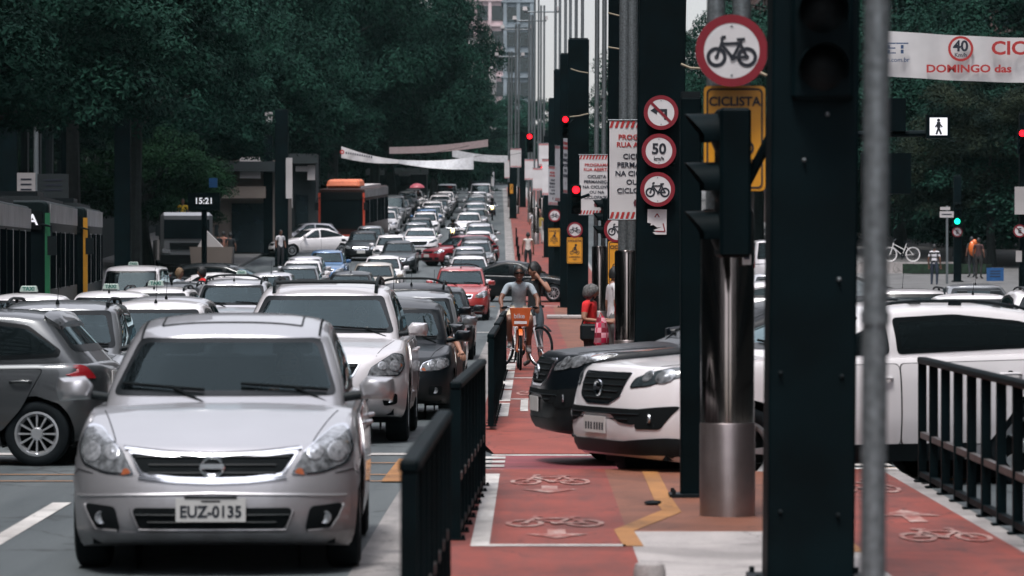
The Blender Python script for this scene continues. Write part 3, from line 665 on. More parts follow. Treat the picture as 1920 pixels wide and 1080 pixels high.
    c.front([(.50, .68), (.55, .78), (.82, .90), (.93, .89), (.945, .77), (.80, .69)], [(-.46, .79), (.46, .79), (.40, .67), (-.40, .67)], [(-.5, .46), (.5, .46), (.45, .30), (-.45, .30)], [(.66, .46), (.85, .46), (.83, .34), (.66, .34)], plate=(0, .55))
    c.common(); c.wheels(.2, 10); c.wiper(.62, .1); c.wiper(-.1, -.6); c.antenna(1.98, .3); c.rails(.56, 1.85, 3.75, .06, .02, .09); c.rear([(.76, .85), (.96, .87), (.96, 1.3), (.84, 1.3)]); c.body(c.pm); M['mpv'] = c
    # estate with low rails
    c = Car(L=4.35, W=1.70, H=1.53, R=.31, axF=.82, axR=3.40, zb=.2, top=[(-.1, .72), (0, .75), (.15, .80), (.5, .88), (1.1, .96), (1.5, .97), (4.1, 1.0), (4.5, .93)],
            uc=1.02, uf=1.74, ut=3.9, ur=4.28, rf=[(1.5, 1.34), (1.74, 1.41), (2.0, 1.47), (2.5, 1.50), (3.6, 1.49), (4.2, 1.43)], wb=.725, wt=.62, **D)
    c.front([(.50, .64), (.54, .75), (.80, .83), (.93, .82), (.945, .71), (.80, .64)], [(-.48, .75), (.48, .75), (.42, .64), (-.42, .64)], [(-.5, .44), (.5, .44), (.45, .29), (-.45, .29)], [(.65, .44), (.85, .44), (.83, .33), (.65, .33)], plate=(0, .52))
    c.common(); c.wheels(.2, 10); c.wiper(.6, .1); c.wiper(-.1, -.58); c.antenna(1.95, .45); c.rails(.535, 1.95, 3.95, .05, .018); c.rear([(.78, .8), (.96, .82), (.96, 1.15), (.84, 1.15)]); c.body(c.pm); M['estate'] = c
    # tall van
    c = Car(L=4.7, W=1.85, H=1.98, R=.33, axF=.85, axR=3.75, zb=.24, top=[(-.1, .85), (0, .9), (.15, .96), (.5, 1.04), (1.0, 1.12), (1.4, 1.13), (4.4, 1.15), (4.8, 1.1)],
            uc=.75, uf=1.45, ut=4.4, ur=4.66, rf=[(1.2, 1.72), (1.45, 1.83), (1.8, 1.93), (2.5, 1.96), (4.2, 1.95), (4.6, 1.88)], wb=.83, wt=.75, **D)
    c.front([(.52, .72), (.56, .84), (.82, .96), (.93, .95), (.945, .82), (.80, .74)], [(-.46, .86), (.46, .86), (.40, .72), (-.40, .72)], [(-.5, .5), (.5, .5), (.45, .34), (-.45, .34)], plate=(0, .58))
    c.common(); c.wheels(.21, 8); c.wiper(.66, .1); c.wiper(-.1, -.66); c.rear([(.86, .9), (.97, .9), (.97, 1.4), (.88, 1.4)]); c.body(c.pm); M['van'] = c
    return M
MODELS = make_models()
# ---------------- ground ----------------
def asphalt():
    m = bpy.data.materials.new('asphalt'); m.use_nodes = True; n = m.node_tree; b = n.nodes['Principled BSDF']; L = n.links.new
    tc = n.nodes.new('ShaderNodeTexCoord'); mp = n.nodes.new('ShaderNodeMapping'); mp.inputs['Scale'].default_value = (1.6, .12, 1); L(tc.outputs['Object'], mp.inputs['Vector'])
    a = n.nodes.new('ShaderNodeTexNoise'); a.inputs['Scale'].default_value = 1.; a.inputs['Detail'].default_value = 8; L(mp.outputs[0], a.inputs['Vector'])
    c = n.nodes.new('ShaderNodeValToRGB'); c.color_ramp.elements[0].position = .3; c.color_ramp.elements[1].position = .75
    c.color_ramp.elements[0].color = (.034, .045, .050, 1); c.color_ramp.elements[1].color = (.095, .110, .114, 1); L(a.outputs['Fac'], c.inputs['Fac'])
    f = n.nodes.new('ShaderNodeTexNoise'); f.inputs['Scale'].default_value = 55; f.inputs['Detail'].default_value = 3; L(tc.outputs['Object'], f.inputs['Vector'])
    mx = n.nodes.new('ShaderNodeMix'); mx.data_type = 'RGBA'; mx.blend_type = 'OVERLAY'; mx.inputs['Factor'].default_value = .5; L(c.outputs[0], mx.inputs['A']); L(f.outputs['Fac'], mx.inputs['B']); L(mx.outputs['Result'], b.inputs['Base Color'])
    v = n.nodes.new('ShaderNodeTexVoronoi'); v.feature = 'DISTANCE_TO_EDGE'; v.inputs['Scale'].default_value = .38
    wn = n.nodes.new('ShaderNodeTexNoise'); wn.inputs['Scale'].default_value = 1.1; wn.inputs['Detail'].default_value = 6; L(tc.outputs['Object'], wn.inputs['Vector'])
    wa = n.nodes.new('ShaderNodeVectorMath'); wa.operation = 'MULTIPLY_ADD'; wa.inputs[1].default_value = (1.6, 1.6, 0); L(wn.outputs['Color'], wa.inputs[0]); L(tc.outputs['Object'], wa.inputs[2]); L(wa.outputs[0], v.inputs['Vector'])
    cr = n.nodes.new('ShaderNodeMapRange'); cr.inputs['From Min'].default_value = .004; cr.inputs['From Max'].default_value = .016; cr.inputs['To Min'].default_value = .45; L(v.outputs['Distance'], cr.inputs['Value'])
    m3 = n.nodes.new('ShaderNodeMix'); m3.data_type = 'RGBA'; m3.blend_type = 'MULTIPLY'; m3.inputs['Factor'].default_value = 1.; L(mx.outputs['Result'], m3.inputs['A']); L(cr.outputs[0], m3.inputs['B']); L(m3.outputs['Result'], b.inputs['Base Color'])
    bp = n.nodes.new('ShaderNodeBump'); bp.inputs['Strength'].default_value = .25; bp.inputs['Distance'].default_value = .01; L(f.outputs['Fac'], bp.inputs['Height']); L(bp.outputs[0], b.inputs['Normal'])
    b.inputs['Roughness'].default_value = .75; MATS['asphalt'] = m; return m
ASPH = asphalt()
def worn(name, col, dirt, rough=.7, amt=.45, scale=(2., .5, 1), lo=.35, hi=.75, ribs=0):
    m = bpy.data.materials.new(name); m.use_nodes = True; n = m.node_tree; b = n.nodes['Principled BSDF']; L = n.links.new
    tc = n.nodes.new('ShaderNodeTexCoord'); mp = n.nodes.new('ShaderNodeMapping'); mp.inputs['Scale'].default_value = scale; L(tc.outputs['Object'], mp.inputs['Vector'])
    a = n.nodes.new('ShaderNodeTexNoise'); a.inputs['Scale'].default_value = 1.5; a.inputs['Detail'].default_value = 9; a.inputs['Roughness'].default_value = .65; L(mp.outputs[0], a.inputs['Vector'])
    c = n.nodes.new('ShaderNodeValToRGB'); c.color_ramp.elements[0].position = lo; c.color_ramp.elements[1].position = hi
    c.color_ramp.elements[0].color = (*[x*(1-amt)+y*amt for x, y in zip(col, dirt)], 1); c.color_ramp.elements[1].color = (*col, 1); L(a.outputs['Fac'], c.inputs['Fac'])
    f = n.nodes.new('ShaderNodeTexNoise'); f.inputs['Scale'].default_value = 70; L(tc.outputs['Object'], f.inputs['Vector'])
    mx = n.nodes.new('ShaderNodeMix'); mx.data_type = 'RGBA'; mx.blend_type = 'OVERLAY'; mx.inputs['Factor'].default_value = .3; L(c.outputs[0], mx.inputs['A']); L(f.outputs['Fac'], mx.inputs['B'])
    out = mx.outputs['Result']
    if ribs:   # board-like grooves across the walking direction
        w = n.nodes.new('ShaderNodeTexWave'); w.bands_direction = 'Y'; w.inputs['Scale'].default_value = ribs; w.inputs['Distortion'].default_value = 1.; w.inputs['Detail'].default_value = 2; L(tc.outputs['Object'], w.inputs['Vector'])
        m2 = n.nodes.new('ShaderNodeMix'); m2.data_type = 'RGBA'; m2.blend_type = 'MULTIPLY'; m2.inputs['Factor'].default_value = .5; L(out, m2.inputs['A']); L(w.outputs['Color'], m2.inputs['B']); out = m2.outputs['Result']
    v = n.nodes.new('ShaderNodeTexVoronoi'); v.feature = 'DISTANCE_TO_EDGE'; v.inputs['Scale'].default_value = .7
    wn = n.nodes.new('ShaderNodeTexNoise'); wn.inputs['Scale'].default_value = 1.7; wn.inputs['Detail'].default_value = 7; L(tc.outputs['Object'], wn.inputs['Vector'])
    wa = n.nodes.new('ShaderNodeVectorMath'); wa.operation = 'MULTIPLY_ADD'; wa.inputs[1].default_value = (1.2, 1.2, 0); L(wn.outputs['Color'], wa.inputs[0]); L(tc.outputs['Object'], wa.inputs[2]); L(wa.outputs[0], v.inputs['Vector'])
    k1 = n.nodes.new('ShaderNodeMapRange'); k1.inputs['From Min'].default_value = .003; k1.inputs['From Max'].default_value = .012; k1.inputs['To Min'].default_value = .55; L(v.outputs['Distance'], k1.inputs['Value'])
    sn = n.nodes.new('ShaderNodeTexNoise'); sn.inputs['Scale'].default_value = .8; sn.inputs['Detail'].default_value = 4; sn.inputs['Distortion'].default_value = 1.2; L(tc.outputs['Object'], sn.inputs['Vector'])
    k2 = n.nodes.new('ShaderNodeMapRange'); k2.inputs['From Min'].default_value = .35; k2.inputs['From Max'].default_value = .6; k2.inputs['To Min'].default_value = .68; k2.inputs['To Max'].default_value = 1.08; L(sn.outputs['Fac'], k2.inputs['Value'])
    km = n.nodes.new('ShaderNodeMath'); km.operation = 'MULTIPLY'; L(k1.outputs[0], km.inputs[0]); L(k2.outputs[0], km.inputs[1])
    m3 = n.nodes.new('ShaderNodeMix'); m3.data_type = 'RGBA'; m3.blend_type = 'MULTIPLY'; m3.inputs['Factor'].default_value = 1.; L(out, m3.inputs['A']); L(km.outputs[0], m3.inputs['B']); out = m3.outputs['Result']
    L(out, b.inputs['Base Color']); bp = n.nodes.new('ShaderNodeBump'); bp.inputs['Strength'].default_value = .2; bp.inputs['Distance'].default_value = .008
    L(f.outputs['Fac'], bp.inputs['Height']); L(bp.outputs[0], b.inputs['Normal']); b.inputs['Roughness'].default_value = rough; MATS[name] = m; return m
REDLANE = worn('red_cycle_paint', (.22, .037, .023), (.085, .03, .025), amt=.75, scale=(2.2, .35, 1), lo=.3, hi=.62)
PINKLANE = worn('pink_crossing_paint', (.25, .046, .058), (.12, .035, .042), scale=(.4, 2.5, 1))
RAMPRED = worn('ramp_red_paint', (.27, .05, .032), (.13, .04, .033))
LINEW = worn('white_road_paint', (.58, .57, .55), (.2, .17, .16), amt=.5)
LINEY = worn('yellow_road_paint', (.38, .165, .04), (.18, .09, .04), amt=.5)
WORNBIKE = worn('worn_white_paint', (.40, .28, .25), (.24, .055, .04), amt=1., scale=(6, 3, 1), lo=.4, hi=.62)
CONC = worn('concrete', (.40, .37, .36), (.2, .19, .19))
GUTTER = worn('gutter_concrete', (.30, .28, .27), (.10, .10, .10), amt=.7, scale=(4, .4, 1))
KERB = worn('kerb_stone', (.36, .34, .33), (.14, .13, .13), amt=.6)
TIMBER = worn('ribbed_brown_paving', (.27, .095, .05), (.12, .05, .035), scale=(1.2, 5, 1), ribs=2.6)
PAVE = worn('pavement', (.12, .12, .118), (.06, .062, .064))
GRASSM = mat('grass', (.006, .022, .010), rough=.9, var=.6, vscale=5, bump=.3)

def strip(name, x0, x1, D0, D1, h, m, step=2.5, kind='structure', bend=True, xs=None, slab=0., follow=True, zabs=None):
    """sheet that follows the avenue; x0,x1 may be functions of D; slab>0 adds real kerb faces down to that depth"""
    n = max(1, int((D1-D0)/step)); mb = MB(); vs = []
    for i in range(n+1):
        D = D0+(D1-D0)*i/n; z = (gz(D) if follow else 0)+h if zabs is None else zabs(D); o = ox(D) if bend else 0
        a = x0(D) if callable(x0) else x0; b = x1(D) if callable(x1) else x1; vs += [(a+o, D, z), (b+o, D, z)]
    fs = [(2*i, 2*i+1, 2*i+3, 2*i+2) for i in range(n)]; mb.add(vs, fs)
    if slab:
        lo = [(x, y, z-slab) for x, y, z in vs]; k = len(vs); mb.add(vs+lo, [(2*i+2, 2*i+2+k, 2*i+k, 2*i) for i in range(n)]+[(2*i+1, 2*i+1+k, 2*i+3+k, 2*i+3) for i in range(n)]+[(0, k, k+1, 1), (2*n, 2*n+1, 2*n+1+k, 2*n+k)])
    o = mb.build(name, m); o['kind'] = kind; return o
strip('road', -140, 160, -40, 850, 0, ASPH, 4, bend=False)
medz = lambda D: max(gz(D), 0.)+MED
def med(name, x0, x1, D0, D1, lift, m, **k): return strip(name, x0, x1, D0, D1, 0, m, zabs=lambda D: medz(D)+lift, **k)
# near stretch of the median (ends at the side street), then the far stretches
ML, MR = -.56, 2.98
C0, C1, C2, C3 = 30.4, 37.4, 123., 141.
for a, b in ((4, C0), (C1+1.6, C2), (C3, 420)): med('median', ML, MR, a, b, 0, KERB, slab=.3)
med('cycle_path', -.545, .60, 4, C0-.01, .004, REDLANE); med('cycle_path', 1.92, 2.84, 4, C0-.01, .004, REDLANE)
med('median_paving', .60, 1.92, 23.2, C0-.02, .005, TIMBER); med('median_apron', .60, 1.92, 4, 23.2, .005, CONC)
# the side street is crossed on pink paint at road level, then a red ramp climbs back up
strip('cycle_crossing', -.36, 2.9, C0+.05, 36.2, .004, PINKLANE)
strip('crossing_line', -.38, 1.0, 36.2, 36.45, .006, LINEW)
rz = lambda D: gz(D)+.012+(medz(C1+1.6)-gz(C1+1.6))*min(1, max(0, (D-C1+.9)/2.5))
strip('cycle_ramp', lambda D: -.36-.16*min(1, max(0, (D-36.5)/1.2)), lambda D: .80+.4*min(1, max(0, (D-36.5)/1.2)), 36.46, C1+1.62, 0, RAMPRED, .3, zabs=rz)
med('cycle_path', -.545, .75, C1+1.62, C2-.5, .004, REDLANE); med('median_paving', .75, 1.80, C1+1.62, C2-.5, .005, TIMBER); med('cycle_path', 1.80, 2.84, C1+1.62, C2-.5, .004, REDLANE)
strip('cycle_crossing', -.5, 2.9, C2+.1, C3-.1, .006, REDLANE)
med('cycle_path', -.545, 1.15, C3+.5, 419, .004, REDLANE); med('median_paving', 1.15, 1.9, C3+.5, 419, .005, KERB); med('cycle_path', 1.9, 2.84, C3+.5, 419, .004, REDLANE)
strip('gutter', -1.05, ML, 4, C0, .004, GUTTER); strip('gutter', -1.05, ML, C1+1.6, C2, .004, GUTTER); strip('gutter', -1.0, ML, C3, 420, .004, GUTTER)
strip('pavement', -34, -13.4, C3+8, 850, .14, PAVE, 5, slab=.3); strip('pavement', -40, -14.0, 44, C3-10, .14, PAVE, 5, slab=.3)
strip('pavement', 14.0, 60, 60, 850, .14, PAVE, 5, slab=.3); strip('pavement', 14.0, 60, 4, 27, .14, PAVE, 5, slab=.3)
# painted lines
def flat(name, polys, m, zf, lift=.008):
    mb = MB()
    for k, p in enumerate(polys): mb.add([(x, y, zf(y)+lift+k*.0004) for x, y in p], [tuple(range(len(p)))])
    o = mb.build(name, m, recalc=False); o['kind'] = 'structure'
    return o
R4 = lambda x0, x1, y0, y1: [(x0, y0), (x1, y0), (x1, y1), (x0, y1)]
for a, b in ((4, 22.0), (22.16, 29.0)): pass
flat('edge_line', [R4(-.355, -.245, 21.95, 24.5), R4(-.355, -.245, 24.51, 27), R4(-.355, -.245, 27.01, 29.6)], LINEW, medz)
flat('edge_line', [R4(-.40, -.25, a, a+4) for a in np.arange(41, 119, 4.6)], LINEW, medz)
flat('give_way_line', [R4(-.245, .56, 21.95, 22.10)], LINEW, medz); flat('give_way_line', [R4(-.245, .72, 46.2, 46.5)], LINEW, medz); flat('give_way_line', [R4(-.245, .72, 55, 55.35)], LINEW, medz)
flat('lane_mark', [R4(-.12, -.03, 42.5, 46.1)], LINEW, medz)
flat('yellow_guide_line', [[(.545, 21.95), (.665, 21.95), (.64, 23.3), (.52, 23.3)], [(.52, 23.3), (.66, 23.25), (1.0, 25.0), (.90, 25.4)], [(.90, 25.4), (1.0, 25.0), (1.02, 29.8), (.90, 29.8)]][0:1]+[[(.52, 23.31), (.64, 23.2), (1.01, 25.0), (.885, 25.2)], [(.885, 25.21), (1.01, 25.01), (1.0, 26.5), (.87, 26.3)], [(.87, 26.31), (1.0, 26.51), (1.02, 30.2), (.895, 30.2)]], LINEY, medz)
flat('yellow_guide_line', [[(1.80, 21.5), (1.92, 21.5), (1.93, 23.2), (1.81, 23.2)]], LINEY, medz)
def ground_bike(name, cx, cy, w, l, flip=1, m=WORNBIKE):
    mb = MB(); bike_strokes(1., 1, .06).into(mb, lambda a, b, h: (cx+a*w*flip, cy+b*l/.5, medz(cy)+.010+h)); o = mb.build(name, m); o['kind'] = 'structure'
def ground_arrow(name, cx, cy, w, l, d=-1):
    pts = [(-.14, -.5), (.14, -.5), (.14, 0.), (.5, .0), (0, .5), (-.5, 0.), (-.14, .0)]
    flat(name, [[(cx+a*w, cy-d*(-b)*l*1.) for a, b in pts]], WORNBIKE, medz, .0095)
ground_bike('bicycle_marking', .15, 28.8, .60, 1.03); ground_arrow('arrow_marking', .14, 27.55, .42, .9)
ground_bike('bicycle_marking', .155, 24.1, .62, .8); ground_arrow('arrow_marking', .16, 22.95, .40, .75)
ground_bike('bicycle_marking', 2.72-.25, 28.0, .52, 1.3, -1); ground_arrow('arrow_marking', 2.55-.05, 24.6, .42, 1.2, 1); ground_bike('bicycle_marking', 2.62-.1, 22.9, .55, .9, -1)
ground_bike('bicycle_marking', .12, 49, .6, 2.); ground_arrow('arrow_marking', .14, 47.5, .4, 1.2)
# zebra bars beside the median, stop lines, yellow box
flat('zebra_crossing', [R4(-1.02, -.24, 30.5+k*.82, 30.95+k*.82) for k in range(7)], LINEW, gz, .010)
flat('zebra_crossing', [R4(2.62, 3.3, 30.6+k*.86, 31.05+k*.86) for k in range(6)], LINEW, gz, .010)
flat('stop_line', [R4(-11.2, -1.1, 36.3, 36.75)], LINEW, gz); flat('stop_line', [R4(-11.2, -1.1, 98, 98.6)], LINEW, gz)
flat('yellow_box_marking', [R4(-11, -1.2, y, y+.10) for y in (31.3, 32.4, 34.6)], LINEY, gz); flat('yellow_box_marking', [R4(-1.25, -1.05, 31.2, 35.45)], LINEY, gz, .012)
flat('yellow_box_marking', [R4(-10, -1.2, y, y+.5) for y in (126, 132, 137)], LINEY, gz); flat('yellow_box_marking', [R4(3.1, 8, y, y+.25) for y in (31.5, 33.5)], LINEY, gz)
flat('lane_line', [[(-3.42, 19.0), (-3.30, 19.0), (-3.47, 28.2), (-3.61, 28.2)]]+[R4(-3.6, -3.46, a, a+3) for a in (46, 54, 62, 70, 78, 86)], LINEW, gz)
flat('lane_line', [R4(-6.75, -6.61, a, a+3) for a in (20, 46, 54, 62, 70, 78, 86, 100, 110, 118)], LINEW, gz)

# ---------------- trees ----------------
def leaf_mat(name, c0, c1):
    m = bpy.data.materials.new(name); m.use_nodes = True; n = m.node_tree; b = n.nodes['Principled BSDF']; L = n.links.new
    g = n.nodes.new('ShaderNodeNewGeometry'); r = n.nodes.new('ShaderNodeValToRGB'); r.color_ramp.elements[0].color = (*c0, 1); r.color_ramp.elements[1].color = (*c1, 1)
    tc = n.nodes.new('ShaderNodeTexCoord'); nz = n.nodes.new('ShaderNodeTexNoise'); nz.inputs['Scale'].default_value = .55; nz.inputs['Detail'].default_value = 3; L(tc.outputs['Object'], nz.inputs['Vector'])
    mx = n.nodes.new('ShaderNodeMath'); mx.operation = 'MULTIPLY_ADD'; mx.inputs[1].default_value = .3; L(g.outputs['Random Per Island'], mx.inputs[0])
    m2 = n.nodes.new('ShaderNodeMath'); m2.operation = 'MULTIPLY'; m2.inputs[1].default_value = 1.0; mr = n.nodes.new('ShaderNodeMapRange'); mr.inputs['From Min'].default_value = .36; mr.inputs['From Max'].default_value = .64; mr.inputs['To Max'].default_value = .8; L(nz.outputs['Fac'], mr.inputs['Value']); L(mr.outputs[0], m2.inputs[0]); L(m2.outputs[0], mx.inputs[2]); L(mx.outputs[0], r.inputs['Fac'])
    L(r.outputs['Color'], b.inputs['Base Color']); b.inputs['Roughness'].default_value = .75; b.inputs['Specular IOR Level'].default_value = .06; MATS[name] = m; return m
LEAF = leaf_mat('leaf_dark', (.001, .0065, .006), (.013, .048, .033)); LEAFG = leaf_mat('leaf_green', (.0025, .013, .008), (.016, .050, .022)); LEAFR = leaf_mat('leaf_reddish', (.0015, .008, .0075), (.022, .030, .018))
BARK = mat('bark', (.012, .016, .016), rough=.95, var=.4, bump=.5, bscale=12)
def crown_mesh(name, seed, R, H, clumps, per, leaf, m):
    r = np.random.default_rng(seed); C = []
    while len(C) < clumps:
        p = r.uniform(-1, 1, 3); d = np.linalg.norm(p)
        if d < 1 and (d > .45 or r.random() < .3) and p[2] > -.75: C.append(p*(R, R, H))
    C = np.array(C); cen = np.repeat(C, per, 0); N = len(cen)
    rad = np.repeat(r.uniform(.75, 1.45, clumps), per)*R*.24; off = r.normal(0, 1, (N, 3)); off /= np.linalg.norm(off, axis=1)[:, None]; off *= (r.random(N)**.35)[:, None]; off[:, 2] = np.where(off[:, 2] < -.2, -off[:, 2]*.8, off[:, 2])*.6; off[:, 2] -= .25*np.linalg.norm(off[:, :2], axis=1)**2
    p = cen+off*rad[:, None]
    nrm = off*1.1+r.normal(0, .5, (N, 3)); nrm[:, 2] += .7; nrm /= np.linalg.norm(nrm, axis=1)[:, None]
    a = np.cross(nrm, r.normal(0, 1, (N, 3))); a /= np.linalg.norm(a, axis=1)[:, None]; b = np.cross(nrm, a)
    s = leaf*r.uniform(.6, 1.35, N)[:, None]
    v = np.stack([p-a*s, p-b*s*.42, p+a*s, p+b*s*.42], 1).reshape(-1, 3)
    me = bpy.data.meshes.new(name); me.vertices.add(len(v)); me.vertices.foreach_set('co', v.ravel().astype(np.float32))
    me.loops.add(4*N); me.loops.foreach_set('vertex_index', np.arange(4*N, dtype=np.int32)); me.polygons.add(N); me.polygons.foreach_set('loop_start', np.arange(0, 4*N, 4, dtype=np.int32))
    me.update(calc_edges=True); me.materials.append(m); return me
def trunk_mesh(seed, h, R):
    r = random.Random(seed); mb = MB(); pts = [Vector((0, 0, -.1))]; x = y = 0
    for k in range(1, 7): x += r.uniform(-.12, .12); y += r.uniform(-.12, .12); pts.append(Vector((x, y, h*k/6)))
    mb.tube(pts, .2, 9, rs=[.34, .27, .24, .22, .2, .17, .13])
    for k in range(7):
        a = 2*pi*k/7+r.uniform(-.3, .3); b = pts[4 if k % 2 else 5]; e = Vector((cos(a)*R*.6, sin(a)*R*.6, r.uniform(.8, 2.4)))
        mb.tube([b, b+e*.5+Vector((0, 0, .3)), b+e], .1, 6, rs=[.12, .08, .03])
    return mb.mesh('trunk', BARK)
CROWNS = [crown_mesh('crown', 11, 5.2, 4.2, 95, 700, .088, LEAF), crown_mesh('crown', 12, 4.4, 4.8, 85, 700, .088, LEAF), crown_mesh('crown', 13, 5.8, 3.6, 100, 700, .09, LEAF)]
CROWNG = crown_mesh('crown', 14, 2.7, 2.0, 90, 420, .06, LEAFG); CROWNF = crown_mesh('crown', 15, 5.5, 5.2, 95, 480, .14, LEAF); CROWNR = crown_mesh('crown', 16, 4.2, 3.6, 90, 480, .09, LEAFR)
TRUNKS = [trunk_mesh(3, 8.5, 5), trunk_mesh(4, 9.5, 5)]; TRUNKS_S = trunk_mesh(5, 3.4, 2.4)
def tree(x, D, zc, crown, label, sc=1., sz=1., rz=0., trunk=0, group=None, base=None):
    b = gz(D)+.14 if base is None else base; t = thing('street_tree', label, 'tree', (x, D, b), rz, group)
    c = link('crown', crown, t, (0, 0, zc-b)); c.scale = (sc, sc, sc*sz); tm = TRUNKS_S if trunk == 2 else TRUNKS[trunk]; k = link('trunk', tm, t); k.scale = (sc, sc, (zc-b)*1.0/(3.4 if trunk == 2 else 9.))
    return t
LT = 'trees along the left pavement'
# (x in photo px, D, crown centre px y, crown, scale, label)
for i, (px, D, py, cr, sc, sz, lab) in enumerate([
    (-40, 112, 60, 2, 1.0, 1., 'tall dark tree at the left picture edge above the first bus'),
    (130, 122, 30, 0, 1.0, 1.0, 'dark spreading tree over the row of buses, its top out of frame'),
    (250, 150, 70, 0, 1.1, 1.1, 'broad dark tree behind the tall black post beside the buses'),
    (330, 178, 170, 1, 1.05, .9, 'dark tree hanging low behind the bright green small tree'),
    (420, 196, 150, 2, 1.1, 1.2, 'dark tree whose branches reach over the street clock'),
    (480, 222, 60, 0, 1.25, 1.3, 'high dark tree behind the thin black posts left of the orange bus'),
    (560, 246, 190, 1, 1.2, 1.1, 'dark tree standing just behind the orange bus'),
    (620, 262, 60, 2, 1.4, 1.6, 'very tall dark tree rising above the orange bus'),
    (700, 285, 140, 0, 1.5, 1.4, 'large full tree right above the leftmost street banner'),
    (735, 305, 60, 1, 1.6, 1.5, 'tallest full tree in the middle of the left row'),
    (755, 330, 220, 2, 1.4, 1.4, 'grey green tree behind the brown street banner'),
    (812, 350, 130, 0, 1.15, 1.6, 'lighter green tree next to the pale tower on the avenue'),
    (882, 380, 235, 1, .85, 1.2, 'small far tree at the end of the left row below the tower')]):
    tree(PX(px, D), D, PZ(py, D), CROWNS[cr], lab, sc, sz, i*1.3, i % 2, LT)
tree(PX(60, 165), 165, PZ(190, 165), CROWNS[1], 'dark tree showing pale facade gaps behind the grey lamp post', .8, .9, .5, 0, LT)
for px, D, py, sc, lab in ((275, 171, 335, 1.25, 'small bright green tree between two black posts behind the buses'), (325, 174, 365, 1.0, 'low green bushy tree beside the street clock')):
    tree(PX(px, D), D, PZ(py, D), CROWNG, lab, sc, 1., .4*px, 2, 'small green trees behind the buses')
for i, (px, D, py, sc, lab) in enumerate(((660, 400, 200, 1.4, 'hazy far tree behind the leftmost street banner'), (800, 430, 250, 1.5, 'hazy far tree above the far queue of cars'), (890, 460, 310, 1.2, 'far tree over the end of the queue beside the cycle path'), (955, 480, 270, 1.2, 'far tree behind the tall lamp masts on the median'), (1030, 500, 275, 1.2, 'far tree right of the lamp masts, under the strip of sky'), (1090, 420, 330, 1.2, 'far tree partly hidden by the black totems of the median'), (740, 380, 330, 1.2, 'low far tree under the street banners'), (850, 400, 320, 1.1, 'low far tree right of the street banners'), (580, 330, 300, 1.2, 'low dark tree behind the roof of the orange bus'))):
    tree(PX(px, D), D, PZ(py, D), CROWNF, lab, sc, 1., i*1.1, i % 2, 'far trees closing the avenue')
for i, (px, D, py, cr, sc, lab) in enumerate((
    (1690, 190, 215, 0, 1.2, 'dark tree right of the foreground post, under the cycle banner'), (1800, 186, 240, 2, 1.2, 'dark tree behind the far pedestrian signal on the right'), (1930, 182, 190, 1, 1.3, 'dark tree at the right picture edge above the cars'),
    (1300, 230, 230, 0, 1.2, 'dark tree seen between the median posts right of the round signs'), (1420, 215, 200, 1, 1.2, 'dark tree hidden mostly behind the foreground post'), (1300, 270, 180, 2, 1.2, 'dark tree behind the speed limit totem'), (1215, 330, 235, 1, 1.2, 'dark tree between the paired lamp masts on the right side of the avenue'),
    (1560, 205, 150, 2, 1.3, 'dark tree above the foreground post at the right'), (1800, 205, 50, 0, 1.7, 'high dark tree above the cycle banner'), (1890, 200, 370, 1, 1.0, 'low dark tree over the right hand car queue'), (1690, 215, 400, 2, 1.0, 'low dark tree right behind the white ghost bicycle'), (1930, 176, 330, 2, 1.1, 'low dark tree at the right picture edge behind the blue board'), (1760, 225, 330, 0, 1.3, 'dark tree far behind the street name sign'))):
    tree(PX(px, D), D, PZ(py, D), CROWNS[cr], lab, sc, 1., i*.9, i % 2, 'trees along the right pavement')
for i, (px, D, py, lab) in enumerate(((1860, 172, 235, 'tree with reddish young leaves beside the right hand traffic light'), (1800, 174, 320, 'low tree with reddish leaf tips behind the striped man'))):
    tree(PX(px, D), D, PZ(py, D), CROWNR, lab, .75, 1., i*2., 0, 'reddish leaved trees on the right')

# ---------------- buildings ----------------
def bmat(name, col): return mat(name, col, rough=.85, var=.25, vscale=.35)
WIN = mat('window_dark', (.012, .02, .024), rough=.12, coat=.6, var=.4, vscale=1.5)
def building(name, label, x, D, w, d, h, floors, cols, m, wm=WIN, z0=None, sidecols=None, slabs=True, face=0):
    """tower or block: walls, recessed window bays as separate parts, floor slabs, parapet"""
    z = gz(D)-.3 if z0 is None else z0; t = thing(name, label, 'building', (x, D, z), face)
    mb = MB(); mb.box((0, d/2, h/2), (w, d, h)); mb.build('wall', m, t)
    fh = (h-4.)/floors; cw = w/cols; k = 0
    for side in ('f', 'l', 'r'):
        n = cols if side == 'f' else (sidecols or max(2, int(cols*d/w)))
        for i in range(floors):
            if k >= 95: break
            mb = MB(); zc = 4.+fh*(i+.5); L_ = w if side == 'f' else d
            if side == 'f': mb.box((0, -.05, zc), (L_*.96, .12, fh*.58))
            else: mb.box(((-w/2-.05 if side == 'l' else w/2+.05), d/2, zc), (.12, L_*.96, fh*.58))
            mb.build('ribbon_window', wm, t); k += 1
        for j in range(min(n+1, 30)):
            o = -(w if side == 'f' else d)/2+.25+((w if side == 'f' else d)-.5)*j/n
            if side == 'f': MB().box((o, -.12, 4+(h-4)/2), (.5, .3, h-4)).build('pier', m, t)
            elif side == ('l' if x > 0 else 'r'): MB().box(((-w/2-.1 if side == 'l' else w/2+.1), d/2+o, 4+(h-4)/2), (.3, .5, h-4)).build('pier', m, t)
    if slabs:
        for i in range(floors+1): MB().box((0, d/2-.1, 4.+fh*i), (w+.6, d+.5, .26)).build('floor_slab', m, t)
    mb = MB(); mb.box((0, d/2, h+.4), (w+.3, d+.3, .8)); mb.build('parapet', m, t)
    mb = MB(); mb.box((0, -.06, 1.9), (w*.9, .14, 3.)); mb.build('shopfront', WIN, t); return t
